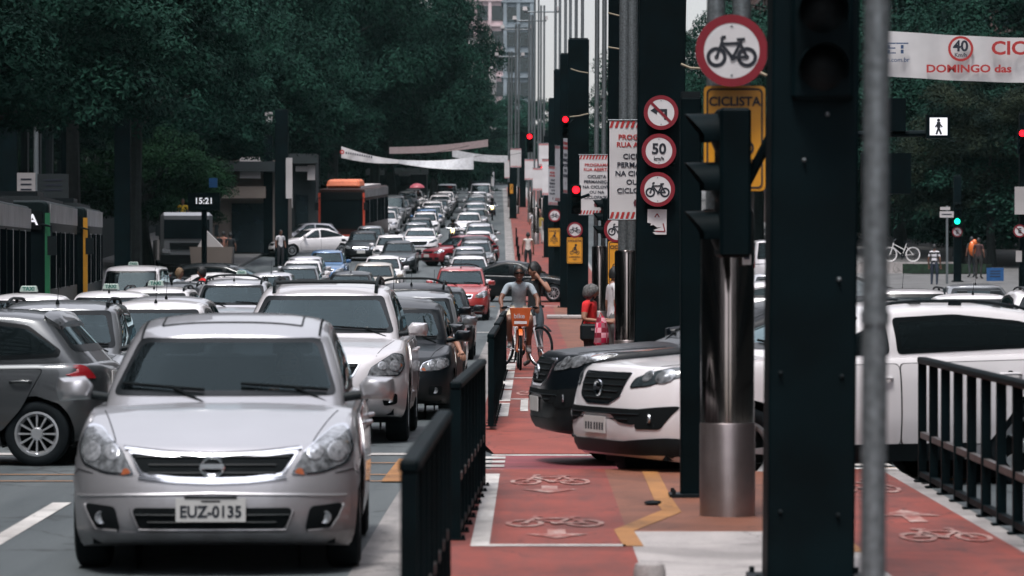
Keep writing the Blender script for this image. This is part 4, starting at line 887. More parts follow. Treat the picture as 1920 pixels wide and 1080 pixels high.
GREYB = bmat('facade_grey', (.017, .024, .027)); PINKB = bmat('facade_pink', (.42, .33, .34)); BEIGE = bmat('facade_beige', (.15, .125, .11)); DARKB = bmat('facade_dark', (.01, .016, .018)); BROWNB = bmat('facade_brown', (.10, .065, .06)); PALEB = bmat('facade_pale', (.42, .40, .40))
building('office_block', 'dark office block behind the trees at the far left', -36, 150, 30, 40, 46, 11, 8, DARKB, slabs=False)
building('office_block', 'dark glass block behind the street clock and the left trees', -34, 205, 22, 40, 60, 14, 6, GREYB)
building('office_block', 'grey block with white shop fascia behind the orange bus', -33, 262, 22, 50, 54, 13, 6, GREYB)
building('office_block', 'brown tower peeping out above the left tree tops', PX(355, 290)-6, 290, 9, 30, 62, 15, 4, BROWNB)
building('office_block', 'dark block far behind the tall left trees', -32, 330, 22, 80, 70, 17, 6, DARKB, slabs=False)
building('tower', 'pink concrete tower slab at the end of the left trees', PX(905, 560), 560, 7, 30, 95, 24, 3, PINKB)
building('tower', 'blue grey balcony tower beside the strip of sky', PX(972, 520), 520, 4.2, 26, 88, 24, 2, bmat('facade_bluegrey', (.16, .19, .21)))
building('house', 'small white building glimpsed between the left trees and the tower', PX(885, 440), 440, 5, 12, PZ(80, 440)-gz(440), 6, 2, PALEB)
building('office_block', 'dark office block behind the right hand trees', 56, 140, 34, 50, 52, 12, 8, DARKB, slabs=False)
building('office_block', 'brown stone block at the top right behind the cycle banner', PX(1690, 230)+1, 230, 16, 40, 66, 15, 5, BROWNB)
building('office_block', 'dark block on the right side behind the median totems', 27, 250, 18, 120, 60, 14, 5, DARKB, slabs=False)
building('office_block', 'unseen dark office row along the left pavement, added for reflections', -30, -60, 20, 160, 48, 12, 6, DARKB, sidecols=30, slabs=False)  # out of view; put in to darken reflections in steel and car paint
building('office_block', 'unseen dark office row along the right pavement, added for reflections', 32, -60, 22, 170, 52, 12, 6, DARKB, sidecols=30, slabs=False)  # right-hand counterpart, also unseen and added for what the steel mirrors
building('office_block', 'dark block at the far left beyond the picture edge trees', -50, 118, 28, 40, 44, 10, 7, DARKB, slabs=False)
# pale shop fronts under the trees
def shop(label, px0, px1, py0, py1, D, m, parts=()):
    t = thing('shop', label, 'shop', ((PX(px0, D)+PX(px1, D))/2, D, gz(D)+.1)); w = PX(px1, D)-PX(px0, D); z1, z0 = PZ(py0, D)-t.location.z, PZ(py1, D)-t.location.z
    MB().box((0, 1.5, z1/2), (w, 3, z1)).build('wall', m, t); MB().box((0, -.5, z1-.35), (w+.3, 1.2, .5)).build('canopy', GREYB, t)
    MB().box((0, -.06, 1.35), (w*.45, .14, 2.5)).build('door', WIN, t)
    for a, b, c, d, mm in parts: MB().box(((PX((a+c)/2, D)-t.location.x), -.7, (PZ(b, D)+PZ(d, D))/2-t.location.z), (PX(c, D)-PX(a, D), .2, PZ(b, D)-PZ(d, D))).build('fascia', mm, t)
shop('beige shop front with grey shutters behind the street clock', 395, 540, 300, 470, 190, BEIGE, ((452, 295, 490, 335, PALEB), (400, 350, 500, 372, BEIGE)))
shop('shop with white pillar left of the orange bus', 540, 592, 288, 430, 214, GREYB, ((540, 296, 550, 390, PALEB), (556, 312, 580, 322, PALEB), (578, 310, 592, 338, PALEB)))
shop('low dark shop with pale fascia boards under the street banners', 690, 800, 315, 390, 320, GREYB, ((716, 318, 732, 328, PALEB), (748, 318, 770, 330, PALEB)))
shop('pale wall with a ledge glimpsed between trees behind the grey lamp post', 20, 120, 180, 430, 172, BEIGE, ((40, 255, 100, 275, PALEB),))
# ---------------- posts, masts, signs ----------------
def base_z(X, D):
    return medz(D) if ML-.01 < X-ox(D) < MR+.01 and not (C0 < D < C1+1.6) else gz(D)+(.14 if abs(X) > 13.3 else 0)
def totem(px, D, w, h, label, d=.34, lean=0., group='black totem posts', x=None):
    X = PX(px, D) if x is None else x; t = thing('totem_post', label, 'post', (X, D, base_z(X, D)), 0, group); t.rotation_euler = (0, radians(lean), 0)
    o = MB().box((0, 0, h/2), (w, d, h)).build('shaft', BLACK, t); o.modifiers.new('bevel', 'BEVEL').width = .012
    MB().box((0, 0, h+.02), (w*.9, d*.9, .04)).build('cap', PLASTIC, t)
    p = MB().box((0, 0, .015), (w+.16, d+.16, .03)); 
    for a in (-1, 1):
        for b in (-1, 1): p.tube([(a*(w/2+.05), b*(d/2+.05), .03), (a*(w/2+.05), b*(d/2+.05), .06)], .016, 6)
    p.build('base_plate', PLASTIC, t); return t
T_NEAR = totem(1514, 19.5, .45, 9, 'wide black steel post in the right foreground with an unlit signal head', .45, .55)
T_SLIM = totem(1295, 26.7, .15, 2.86, 'slim black post standing against the polished steel mast base', .15, 0)
T_SIGN = totem(1231, 50, .62, 9, 'broad black post carrying three round signs and a torn sticker', .4, .9)
totem(1172, 63, .62, 9, 'broad black post behind the striped programme banner', .4, .3)
totem(1083, 110, .62, 8.2, 'black post with a small yellow cyclist sign and its top in view', .4, .2)
totem(1068, 121, .62, 8.2, 'black post right behind the one with the small yellow sign')
totem(1054, 137, .62, 8.2, 'lowest topped of the black posts left of the small yellow sign')
totem(1042, 160, .62, 7.6, 'black post at the left edge of the cluster beside the crossing black car')
totem(1031, 185, .62, 6.0, 'black post behind the walker with the pale vest'); totem(962, 262, .5, 4.5, 'short far black post with an orange sign by the cycle path')
totem(980, 300, .5, 6, 'far black post under the white far banners'); totem(1020, 240, .5, 6, 'black post among the far white banners')
for px, D, w, h, lab in ((230, 146, .62, 8.0, 'black post standing beside the yellow edged bus'), (130, 150, .62, 9, 'black post rising behind the green edged bus'), (14, 140, .75, 10, 'wide black post at the left picture edge'),
                         (446, 217, .62, 5.2, 'short black post between the street clock and the pedestrians'), (503, 190, .45, 6.0, 'thin black post with a white camera box on top'), (528, 176, .62, 7.4, 'black post with a pale lit edge left of the white saloon'), (594, 232, .4, 6.5, 'thin black post left of the orange bus roof')):
    totem(px, D, w, h, lab, group='black posts along the left pavement')
def mast(px, D, sep, r, label, h=14., cover=True, ch=2.0, sleeve=True, head=True, px2=None, cr=.178):
    X = PX(px, D); t = thing('lamp_mast', label, 'lamp mast', (X, D, base_z(X, D)), 0, 'twin pipe lamp masts on the median')
    for k in (-1, 1):
        p = [Vector((k*sep/2, 0, (ch-.1 if cover else 0))), Vector((k*sep/2+.03, 0, h*.5)), Vector((k*sep/2+.05, 0, h))]; MB().tube(p, r, 12).build('pipe', GALV, t)
        for z in (3.2, 5.6, 8.0): 
            if k > 0 and z < h-1: MB().lathe([(r+.001, -.03), (r+.012, -.03), (r+.012, .03), (r+.001, .03)], (k*sep/2+.012, 0, z), 'z', 12).build('clamp', GALV, t)
    if cover:
        c = MB().lathe([(cr, .6), (cr, ch), (cr*.9, ch+.03), (0, ch+.03)], n=40); c.build('polished_cover', STEEL, t)
        c = MB().lathe([(cr+.006, 0), (cr+.006, .61), (cr, .62)], n=40); c.build('base_sleeve', STEELM, t)
    if head:
        m = MB(); m.tube([(-1.1, 0, h-.4), (1.1, 0, h-.4)], .05, 8); m.build('crossbar', GALV, t)
        for k in (-1, 1): f = MB(); f.box((k*1.05, -.1, h-.2), (.3, .2, .24), taper=.8); f.build('floodlight', PALEB, t)
    return t
mast(1364, 24.7, .18, .056, 'near lamp mast with a polished steel base drum beside the slim black post', sep if False else 9, ch=2.0) if False else None
MAST_NEAR = mast(1364, 24.7, .17, .06, 'near lamp mast with a polished steel base drum beside the slim black post')
mast(1176, 52.5, .11, .075, 'lamp mast carrying the large striped programme banner', ch=1.85)
mast(1124, 87, .17, .055, 'lamp mast carrying the second programme banner, with a dark base drum', ch=2.1)
mast(1084, 113, .19, .05, 'lamp mast rising behind the black post with its top in view'); mast(1063, 138, .18, .055, 'lamp mast second left of the tall black post top')
mast(1044, 168, .2, .06, 'lamp mast at the right border of the strip of sky'); mast(1016, 232, .2, .06, 'thin lamp mast standing alone in the strip of sky'); mast(994, 252, .2, .08, 'far lamp mast with floodlights before the blue grey tower')
mast(969, 275, .22, .08, 'far lamp mast in front of the pink tower, taller of two'); mast(956, 300, .22, .08, 'farthest lamp mast at the left of the far masts', h=12.5); mast(1005, 205, .2, .05, 'thin lamp mast just left of the lone mast in the sky strip')
t = thing('pipe_post', 'round grey galvanised pipe post at the right in the near foreground', 'post', (PX(1633, 11), 11, medz(11))); t.rotation_euler = (0, radians(.45), 0)
MB().tube([(0, 0, 0), (0, 0, 5)], .038, 24).build('pipe', GALV, t); MB().lathe([(.09, 0), (.09, .02), (.045, .03)], n=20).build('base_flange', GALV, t)
MB().lathe([(.041, -.02), (.044, -.02), (.044, .02), (.041, .02)], (0, 0, 1.5), n=20).build('clamp', GALV, t)
t = thing('lamp_post', 'thin pale grey post between two black posts at the left, above the bus roofs', 'lamp post', (PX(68, 145), 145, gz(145)+.14)); MB().tube([(0, 0, 0), (0, 0, PZ(150, 145)-t.location.z)], .1, 12, rs=[.12, .085]).build('shaft', GALV, t)
MB().tube([(0, 0, PZ(152, 145)-t.location.z), (-1.2, -.3, PZ(145, 145)-t.location.z)], .05, 8).build('arm', GALV, t)

def disc(mb, r, y, n=48, mi=0): mb.lathe([(0, y), (r, y), (r, y+.006)], ax='y', n=n, mi=mi, smooth=False); return mb
def round_sign(px, py, D, dia, kind, label, mounty=.05, off=None, rot=0):
    p = P(px, py, D); t = thing('round_sign', label, 'road sign', p, rot, 'round red rimmed signs'); R = dia/2
    m = MB(); n = 48
    m.add([(R*cos(2*pi*j/n), 0, R*sin(2*pi*j/n)) for j in range(n)]+[(R*cos(2*pi*j/n), .006, R*sin(2*pi*j/n)) for j in range(n)], [tuple(range(n))[::-1], tuple(range(n, 2*n))]+[(j, (j+1) % n, n+(j+1) % n, n+j) for j in range(n)]); m.build('plate', WHITEP, t, recalc=True)
    f = lambda a, b, h: (a, -.002-h, b)
    Strokes().ring(0, 0, R*.885, R*.23, 56).into(MB_ := MB(), f); MB_.build('red_rim', REDP, t)
    if kind == 'bike': b = MB(); bike_strokes(R*1.36, 1, .075).into(b, lambda a, c, h: (a, -.003-h, c)); b.build('bicycle_symbol', INK, t)
    if kind == '50': lettering('50', R*.84, INK, t, (0, -.004, R*.10), .03); lettering('km/h', R*.30, INK, t, (0, -.004, -R*.45), .02)
    if kind == 'noleft':
        b = MB(); s_ = Strokes(); s_.seg(R*.27, -R*.42, R*.27, R*.12, R*.17); s_.seg(R*.35, R*.12, -R*.28, R*.12, R*.17); s_.poly([(-R*.62, R*.12), (-R*.24, R*.36), (-R*.24, -R*.12)]); s_.into(b, lambda a, c, h: (a, -.003-h, c)); b.build('arrow_symbol', INK, t)
        b = MB(); Strokes().seg(-R*.62, R*.62, R*.62, -R*.62, R*.16).into(b, lambda a, c, h: (a, -.0055-h, c)); b.build('prohibition_bar', REDP, t)
    if kind == 'park':
        lettering('E', R*1.05, INK, t, (0, -.004, 0), .03); b = MB(); Strokes().seg(-R*.62, R*.62, R*.62, -R*.62, R*.16).into(b, lambda a, c, h: (a, -.0055-h, c)); b.build('prohibition_bar', REDP, t)
    br = MB(); br.box((0, .006+mounty/2, R*.45), (R*1.2, mounty, .03)); br.box((0, .006+mounty/2, -R*.45), (R*1.2, mounty, .03)); br.build('bracket', GALV, t)
    for a in (-1, 1): MB().tube([(0, -.004, a*R*.68), (0, -.001, a*R*.68)], R*.03, 8).build('bolt', GALV, t)
    return t
yT = .2
round_sign(1372, 95, 24.4, .472, 'bike', 'largest round cycle sign, hung high on the near lamp mast', .12)
round_sign(1239.5, 211, 49.7, .46, 'noleft', 'round no left turn sign, topmost of three on the broad black post')
round_sign(1235.5, 283, 49.7, .46, '50', 'round 50 km/h speed limit sign, middle of three on the broad black post')
round_sign(1233, 355, 49.7, .46, 'bike', 'round cycle sign under the 50 km/h sign on the broad black post')
round_sign(1158, 430, 62.6, .46, 'bike', 'round cycle sign half hidden by the pipes under the striped banner')
round_sign(1078, 431, 109.7, .46, 'bike', 'small round cycle sign above the small yellow cyclist sign'); round_sign(1040, 404, 136.7, .46, 'bike', 'small round cycle sign on a far black post by the yellow corner')
round_sign(1795, 435, 152, .42, 'park', 'round no parking sign under the green light at the right'); round_sign(1912, 433, 104, .36, 'park', 'round no parking sign at the right picture edge')
t = thing('sticker', 'torn white sticker with a red triangle under the three round signs', 'sticker', P(1232, 416, 49.78))
pts = [(-.125, .17), (.13, .165), (.125, -.17), (-.02, -.17), (-.06, -.14), (0, -.125), (-.05, -.11), (.06, -.07), (.0, -.075), (-.05, -.04), (-.09, -.05), (-.08, -.02), (-.13, -.01)]
MB().prism(pts, lambda a, b, h: (a, h, b), .003).build('paper', WHITEP, t, recalc=True)
q = MB(); Strokes().seg(-.03, .06, .0, .11, .016).seg(0, .11, .03, .06, .016).seg(.08, -.02, .105, -.13, .016).seg(.105, -.13, -.02, -.125, .016).into(q, lambda a, b, h: (a, -.002-h, b)); q.build('red_triangle', REDP, t)
def yellow_sign(px0, py0, px1, py1, D, label, lines, small=False, mid=True):
    w, h = (px1-px0)*D/F, (py1-py0)*D/F; t = thing('yellow_sign', label, 'road sign', P((px0+px1)/2, (py0+py1)/2, D), 0, 'yellow cyclist signs')
    MB().prism(round_poly([(-w/2, -h/2), (w/2, -h/2), (w/2, h/2), (-w/2, h/2)], .035), lambda a, b, hh: (a, hh, b), .006).build('plate', YELP, t, recalc=True)
    b = MB(); s_ = Strokes(); i = .022; e = .012
    for x0, y0, x1, y1 in ((-w/2+i+.03, h/2-i, w/2-i-.03, h/2-i), (-w/2+i+.03, -h/2+i, w/2-i-.03, -h/2+i), (-w/2+i, -h/2+i+.03, -w/2+i, h/2-i-.03), (w/2-i, -h/2+i+.03, w/2-i, h/2-i-.03)): s_.seg(x0, y0, x1, y1, e)
    for sx, sy, a in ((1, 1, 0), (-1, 1, pi/2), (-1, -1, pi), (1, -1, 3*pi/2)): s_.ring(sx*(w/2-i-.03), sy*(h/2-i-.03), .03, e, 6, a, a+pi/2)
    s_.into(b, lambda a, c, hh: (a, -.002-hh, c)); b.build('border', INK, t)
    b = MB(); bike_strokes(w*.62, 1, .06).into(b, lambda a, c, hh: (a, -.003-hh, c-.03)); q = Strokes(); q.seg(0, .02, .03, .12, .05).seg(.03, .12, -.04, .07, .03).ring(.035, .165, .018, .034, 12).into(b, lambda a, c, hh: (a, -.009-hh, c-.01)); b.build('cyclist_symbol', INK, t)
    lettering(lines[0], w*.205, INK, t, (0, -.004, h/2-.105), .03); lettering(lines[1], w*.15, INK, t, (0, -.004, -h/2+.15), .02)
    MB().box((0, .03, 0), (w*.5, .05, .04)).build('bracket', GALV, t); return t
yellow_sign(1320, 161, 1435, 358, 24.55, 'large yellow cyclist warning sign behind the near signal head', ('CICLISTA', 'ATENÇÃO\nNO'))
yellow_sign(1140, 452, 1184, 533, 62.6, 'yellow cyclist sign half hidden by the polished mast base', ('CICLISTA', 'ATENÇÃO\nNO'))
yellow_sign(1063, 445, 1092, 494, 109.7, 'small yellow cyclist sign on the black post by the crossing car', ('CICLISTA', 'ATENÇÃO\nNO'))
yellow_sign(1028, 428, 1050, 462, 136.7, 'yellow cyclist sign partly hidden at the left of the post cluster', ('CICLISTA', 'ATENÇÃO\nNO')); yellow_sign(956, 345, 962, 363, 261, 'tiny far orange yellow sign beside the far queue', ('CICLISTA', 'NO'))

# traffic signals
def lamp(name, col, e): return mat(name, col, rough=.3, emit=e, var=.03)
LRED = lamp('signal_red_lit', (.9, .006, .012), 3.); LGRN = lamp('signal_green_lit', (.005, .6, .36), 2.2); LWHT = lamp('signal_white_lit', (.8, .8, .85), .3); LOFF = mat('signal_lens_unlit', (.003, .005, .006), rough=.5, spec=.12, coat=0., var=.5, vscale=60)
def signal(px, py, D, label, lit=None, n=3, rz=0., r=.1, arm=None, sc=1., pos=0):
    """head centred so that lens number pos lies at px,py"""
    t = thing('traffic_light', label, 'traffic light', P(px, py, D), rz, 'traffic lights on the avenue'); pitch = r*2.5
    c = pitch*(pos-(n-1)/2.); b = MB().box((0, .11, c), (r*2.7, .2, pitch*n+.02)).build('housing', BLACK, t); b.modifiers.new('bevel', 'BEVEL').width = .02
    for k in range(n):
        z = pitch*(pos-k); m = LOFF
        if lit and k == lit[0]: m = lit[1]
        MB().lathe([(0, -.03), (r*.5, -.025), (r*.85, -.005), (r, .012)], (0, 0, z), 'y', 24).build('lens', m, t, recalc=True)
        v = MB(); nn = 12; vs = []
        for j in range(nn+1):
            a = pi*(-.12+1.24*j/nn); vs += [((r+.01)*cos(a), .01, z+(r+.01)*sin(a)), ((r+.01)*cos(a), -.2*(.45+.55*max(0, sin(a))), z+(r+.005)*sin(a))]
        v.add(vs, [(2*j, 2*j+1, 2*j+3, 2*j+2) for j in range(nn)], 0, True); v.build('visor', BLACK, t)
    if arm: q = MB().tube([(0, .2, c)]+[Vector(a) for a in arm], .035, 8).build('arm', BLACK, t)
    return t
signal(1543, 128, 19.2, 'unlit signal head on the wide black foreground post', None, 2, 0, .118, pos=1)
signal(1342, 252, 24.0, 'signal head seen from the side in front of the large yellow sign', None, 3, radians(-86), .125, ((.1, .35, 0),), pos=0)
signal(1128, 385, 86.2, 'dark signal head facing sideways under the second programme banner', None, 3, radians(-80), .12, pos=0)
signal(1080, 356, 84.5, 'red light glowing left of the second programme banner', (0, LRED), 3, 0, .085, ((.3, .4, -.1),))
signal(1060, 224, 109, 'red light glowing high on the left of the tall black post', (0, LRED), 3, 0, .085, ((.25, .3, 0),)); signal(993, 256, 195, 'red light hung on the far lone masts', (0, LRED), 3, 0, .13)
signal(961, 316, 270, 'red light under the far white hanging banner', (0, LRED), 3, 0, .15); signal(1016, 316, 228, 'red light above the far black posts', (0, LRED), 3, 0, .1); signal(844, 352, 380, 'red light above the far end of the traffic queue', (0, LRED), 2, 0, .2)
signal(577, 391, 225, 'red light left of the orange bus', (0, LRED), 2, 0, .1); signal(1795, 415, 151.6, 'green light above the round no parking sign at the right', (2, LGRN), 3, 0, .12, pos=2); signal(1917, 250, 104, 'red light at the right picture edge', (0, LRED), 3, 0, .09)
for px, D, h, lab in ((1795, 152.3, 4.3, 'black signal post beside the striped man'), (1921, 104.4, 5.8, 'black signal post at the right picture edge')): totem(px, D, .3, h, lab, .25, group='black signal posts on the right')
p = P(1760, 237, 57); t = thing('pedestrian_signal', 'white lit walking figure signal on an arm over the right carriageway', 'traffic light', p)
MB().box((0, .12, 0), (.36, .2, .36)).build('housing', BLACK, t); MB().box((0, .014, 0), (.27, .01, .27)).build('screen', LWHT, t)
q = MB(); Strokes().ring(0, .095, .012, .024, 12).seg(0, .07, 0, -.02, .055).seg(0, -.02, -.035, -.12, .028).seg(0, -.02, .04, -.12, .028).seg(.0, .06, .055, -.01, .02).seg(0, .06, -.05, -.01, .02).into(q, lambda a, b, h: (a, .006-h, b)); q.build('walking_figure', INK, t)
MB().tube([(0, .2, -.1), (-1.72, .2, -.12)], .05, 8).build('arm', BLACK, t)
for z, w, lab in ((.0, .5, None),): MB().box((-.75, .1, .18), (.5, .2, .5)).build('side_box', BLACK, t)
MB().box((-.8, .1, -.72), (.75, .24, .62)).build('lower_box', BLACK, t); MB().tube([(-1.72, .2, -p.z), (-1.72, .2, .8)], .09, 10).build('pole', BLACK, t)

# programme banners hung on the masts
CLOTHW = mat('banner_cloth', (.60, .59, .60), rough=.7, var=.05, vscale=3); REDSTR = mat('banner_red', (.42, .03, .03), rough=.7, var=.1); NAVY = mat('banner_ink', (.015, .02, .035), rough=.7)
def cloth(mb, w, h, nx=10, nz=14, amp=.012, f=lambda x, z: 0, mi=0, sag=0.):
    vs = []
    for j in range(nz+1):
        for i in range(nx+1):
            x, z = -w/2+w*i/nx, -h/2+h*j/nz; vs.append((x, amp*sin(x*9+z*3)+amp*.6*sin(z*11+1), z-sag*(1-(2*x/w)**2)+f(x, z)))
    return mb.add(vs, [(j*(nx+1)+i, j*(nx+1)+i+1, (j+1)*(nx+1)+i+1, (j+1)*(nx+1)+i) for j in range(nz) for i in range(nx)], mi, True)
def programme(px, py, D, w, h, label, rz=0., text=True, k=1.):
    t = thing('banner', label, 'banner', P(px, py, D), rz, 'programme banners on the masts'); cloth(MB(), w, h, amp=.003).build('cloth', CLOTHW, t)
    MB().tube([(-w/2-.02, 0, h/2), (w/2+.02, 0, h/2)], .012, 8).build('rod', GALV, t); MB().tube([(-w/2-.02, 0, -h/2), (w/2+.02, 0, -h/2)], .012, 8).build('rod', GALV, t)
    q = MB(); n = 11
    for sgn in (1, -1):
        for i in range(n):
            x0 = -w/2+w*(i+.15)/n; b = w*.5/n; z0 = sgn*(h/2-.012); z1 = sgn*(h/2-.105); za, zb = max(z0, z1), min(z0, z1); q.add([(x0-.012, -.006, zb), (x0+b-.012, -.006, zb), (x0+b+.02, -.006, za), (x0+.02, -.006, za)], [(0, 1, 2, 3)])
    q.build('red_stripes', REDSTR, t)
    if text:
        for s_, y, sz, m in (('PROGRAMA', .45, .098, REDSTR), ('RUA ABERTA', .345, .098, REDSTR), ('CICLISTA', .185, .098, NAVY), ('PERMANEÇA', .067, .098, NAVY), ('NA CICLOVIA', -.052, .098, NAVY), ('OU NA', -.172, .098, NAVY), ('CICLOFAIXA', -.29, .098, NAVY)):
            lettering(s_, sz*h/1.375*.98, m, t, (0, -.007, y*h/1.375), .022, sx=1.08*k)
        q = MB(); Strokes().ring(-.0, 0, .02, .04, 8).seg(-.03, -.035, .03, -.035, .02).seg(-.025, .035, .025, .035, .02).into(q, lambda a, b, hh: (a-.03, -.007-hh, b-.455*h/1.375)); q.build('city_crest', mat('crest_maroon', (.12, .03, .04)), t)
    return t
programme(1197, 318.5, 51.6, .80, 1.375, 'large white programme banner with red striped ends, cut by the broad black post')
programme(1119, 346.5, 86.4, .80, 1.39, 'second white programme banner, smaller, between two black posts'); programme(1060, 306, 118, .8, 1.9, 'narrow looking banner turned edge on beside the tall black post', radians(80)); programme(1037, 348, 134, .8, 1.4, 'white banner seen nearly edge on left of the black posts', radians(65))
programme(1046, 325, 128, .8, 1.9, 'grey backed banner seen edge on between the black posts', radians(75), False)
for px, py, D, w, h, lab in ((967, 296, 255, .75, 1.3, 'far white banner hanging highest left of the far masts'), (952, 317, 285, .5, 1.4, 'far narrow white banner at the left end of the row'), (996, 318, 215, .75, 1.2, 'far white banner in the middle of the row'), (1009, 336, 190, .55, 1.15, 'far banner with reddish foot beside the black posts'), (1026, 332, 165, .45, 1.6, 'slim far white banner beside the post cluster'), (1020, 290, 180, .5, 1.1, 'grey far board above the row of white banners')):
    programme(px, py, D, w, h, lab, 0.1, False)
# banners stretched over the street
PALEC = mat('banner_pale', (.52, .53, .55), rough=.8, var=.15); BROWNC = mat('banner_brown_grey', (.28, .22, .22), rough=.8, var=.1)
def street_banner(name, label, a, b, h0, h1, m, marks=None, tw=0., sag=.12):
    A, B = P(*a), P(*b); t = thing('street_banner', label, 'banner', (A+B)/2, 0, 'banners stretched over the avenue'); d = B-A; mb = MB(); n = 24; vs = []
    for i in range(n+1):
        k = i/n; c = d*(k-.5); h = h0+(h1-h0)*k; z = -sag*sin(pi*k); w = .06*sin(k*23); l = tw*sin(pi*k)
        for j in range(4): e = (j/3-.5)*h; vs.append((c.x, c.y+w+l*e*2, c.z+z+e))
    mb.add(vs, [(4*i+j, 4*i+4+j, 4*i+5+j, 4*i+1+j) for i in range(n) for j in range(3)], 0, True); mb.build('cloth', m, t)
    MB().tube([d*-.5+Vector((0, 0, h0/2)), d*-.5+Vector((-4, 0, h0/2+.8))], .012, 5).build('guy_wire', SEAM, t); MB().tube([d*.5+Vector((0, 0, h1/2)), d*.5+Vector((4, 0, h1/2+.8))], .012, 5).build('guy_wire', SEAM, t)
    return t
t = street_banner('b', 'white printed street banner narrowing to the right above the orange bus', (640, 285, 212), (748, 303, 212), .66, .2, CLOTHW)
q = MB()
for i in range(12): q.box((-1.35+i*.13, -.12, .22-i*.022), (.08, .02, .13))
q.build('print', NAVY, t); q = MB(); Strokes().ring(-1.58, .27, .09, .07, 14).into(q, lambda a, b, h: (a, -.12, b)); q.build('red_emblem', REDSTR, t)
street_banner('b', 'grey white street banner, twisted, with a white right end', (748, 303, 212.5), (888, 306, 214), .22, .72, PALEC, tw=.3)
street_banner('b', 'brownish grey street banner, highest of the group', (730, 282, 232), (915, 268, 232), .42, .45, BROWNC); street_banner('b', 'white street banner ending at the far masts', (848, 287, 245), (952, 298, 245), .5, .45, PALEC)
A = P(1662, 102, 82); B = P(1980, 112, 82); t = street_banner('b', 'large white cycle lane banner with a 40 km/h disc at the top right', (1645, 99, 82), (2040, 114, 82), 1.0, .98, CLOTHW, sag=.05)
LX = lambda px: PX(px, 82)-t.location.x; LZ = lambda py, px: PZ(py, 82)-t.location.z
BLUE = mat('banner_blue', (.03, .07, .16), rough=.7); yb = -.14
q = MB(); Strokes().ring(LX(1800), LZ(92, 0), .25, .055, 40).into(q, lambda a, b, h: (a, yb, b)); q.build('red_disc_rim', REDSTR, t)
lettering('40', .33, NAVY, t, (LX(1800), yb, LZ(88, 0)), .03); lettering('Km/h', .125, NAVY, t, (LX(1800), yb, LZ(104, 0)), .02)
lettering('CICLOFAIXA', .41, REDSTR, t, (LX(1857), yb, LZ(92, 0)), .028, align='LEFT', sx=1.12); lettering('DOMINGO das', .235, REDSTR, t, (LX(1735), yb, LZ(130, 0)), .03, align='LEFT', sx=1.22)
lettering('CET', .36, BLUE, t, (LX(1702), yb, LZ(93, 0)), .02, align='RIGHT', sx=1.25); lettering('cetsp.com.br', .14, BLUE, t, (LX(1704), yb, LZ(113, 0)), .012, align='RIGHT')
q = MB()
for k in range(3): q.box((LX(1682), yb-.004, LZ(84+k*9, 0)), (.5, .004, .022))
q.build('white_bars', CLOTHW, t)

# railings beside the cycle path
def railing(x0, D0, x1, D1, label, n=8, h=.93, closed=True):
    z = medz((D0+D1)/2)+.004; t = thing('railing', label, 'railing', ((x0+x1)/2, (D0+D1)/2, z), 0, 'black steel railings along the median'); a = Vector((x0, D0, 0))-Vector((t.location.x, t.location.y, 0)); b = -a
    top = MB(); d = (b-a); L = d.length; ang = atan2(d.y, d.x); top.box((0, 0, h), (L+.06, .075, .05), ang)
    o = top.build('top_rail', BLACK, t); o.modifiers.new('bevel', 'BEVEL').width = .012
    MB().box((0, 0, .36), (L, .04, .045), ang).build('lower_rail', mat('rail_highlight', (.09, .085, .085), rough=.5), t); MB().box((0, 0, .06), (L, .05, .04), ang).build('bottom_rail', BLACK, t)  # lower rail is paler: a highlight put into its colour
    for i in range(n):
        c = a+d*i/(n-1); q = MB(); q.box((c.x, c.y, h/2-.01), (.062, .05, h-.03)); q.box((c.x, c.y, .005), (.12, .12, .01)); q.tube([(c.x+.045, c.y-.03, .01), (c.x+.045, c.y-.03, .03)], .012, 6); q.build('upright', BLACK, t)
    return t
railing(-.436, 13.4, -.416, 18.0, 'nearest black railing at the bottom left of the cycle path', 8)
railing(-.452, 22.5, -.368, 28.0, 'second nearest black railing, left of the bicycle markings', 9); railing(-.41, 38.5, -.40, 44.2, 'black railing just past the side street', 9); railing(-.415, 46, -.41, 51.6, 'black railing next to the cyclist, nearer one', 9); railing(-.42, 53.6, -.41, 58.8, 'black railing next to the cyclist, farther one', 8)
railing(3.0, 28.6, 3.0, 22.2, 'black railing at the lower right in front of the white car', 9); railing(3.0, 20.8, 3.0, 15, 'nearest black railing on the right edge of the median', 8)
for D in (147, 158, 170, 184, 200): railing(-.42+ox(D), D, -.42+ox(D), D+5, f'far black railing along the cycle path, {["first","second","third","fourth","fifth"][(147,158,170,184,200).index(D)]} beyond the crossing black car', 5)
# litter on the paving
t = thing('kerb_block', 'rounded concrete block at the bottom edge by the black foreground post', 'block', (PX(1218, 19.6), 19.6, medz(19)+.004)); q = MB(); q.lathe([(0, .10), (.04, .10), (.075, .085), (.085, .05), (.085, 0)], n=20); q.build('block', CONC, t)
t = thing('leaf_litter', 'small dark dropped rag on the cycle path by the yellow line', 'rag', (PX(1222, 25.8), 25.8, medz(25)+.008)); q = MB(); q.ball((0, 0, .012), .055, 0, 10, 6, (1, 1.6, .28)); q.ball((.035, .05, .012), .03, 0, 8, 5, (1.2, 1, .4)); q.build('rag', RUBBER, t)
t = thing('sidewalk_step', 'low concrete plinth round the foot of the black post by the crossing car', 'plinth', (PX(1064, 109), 109.4, medz(109)+.004)); o = MB().box((0, 0, .05), (1.2, 2.2, .1)).build('plinth', CONC, t); o.modifiers.new('bevel', 'BEVEL').width = .02
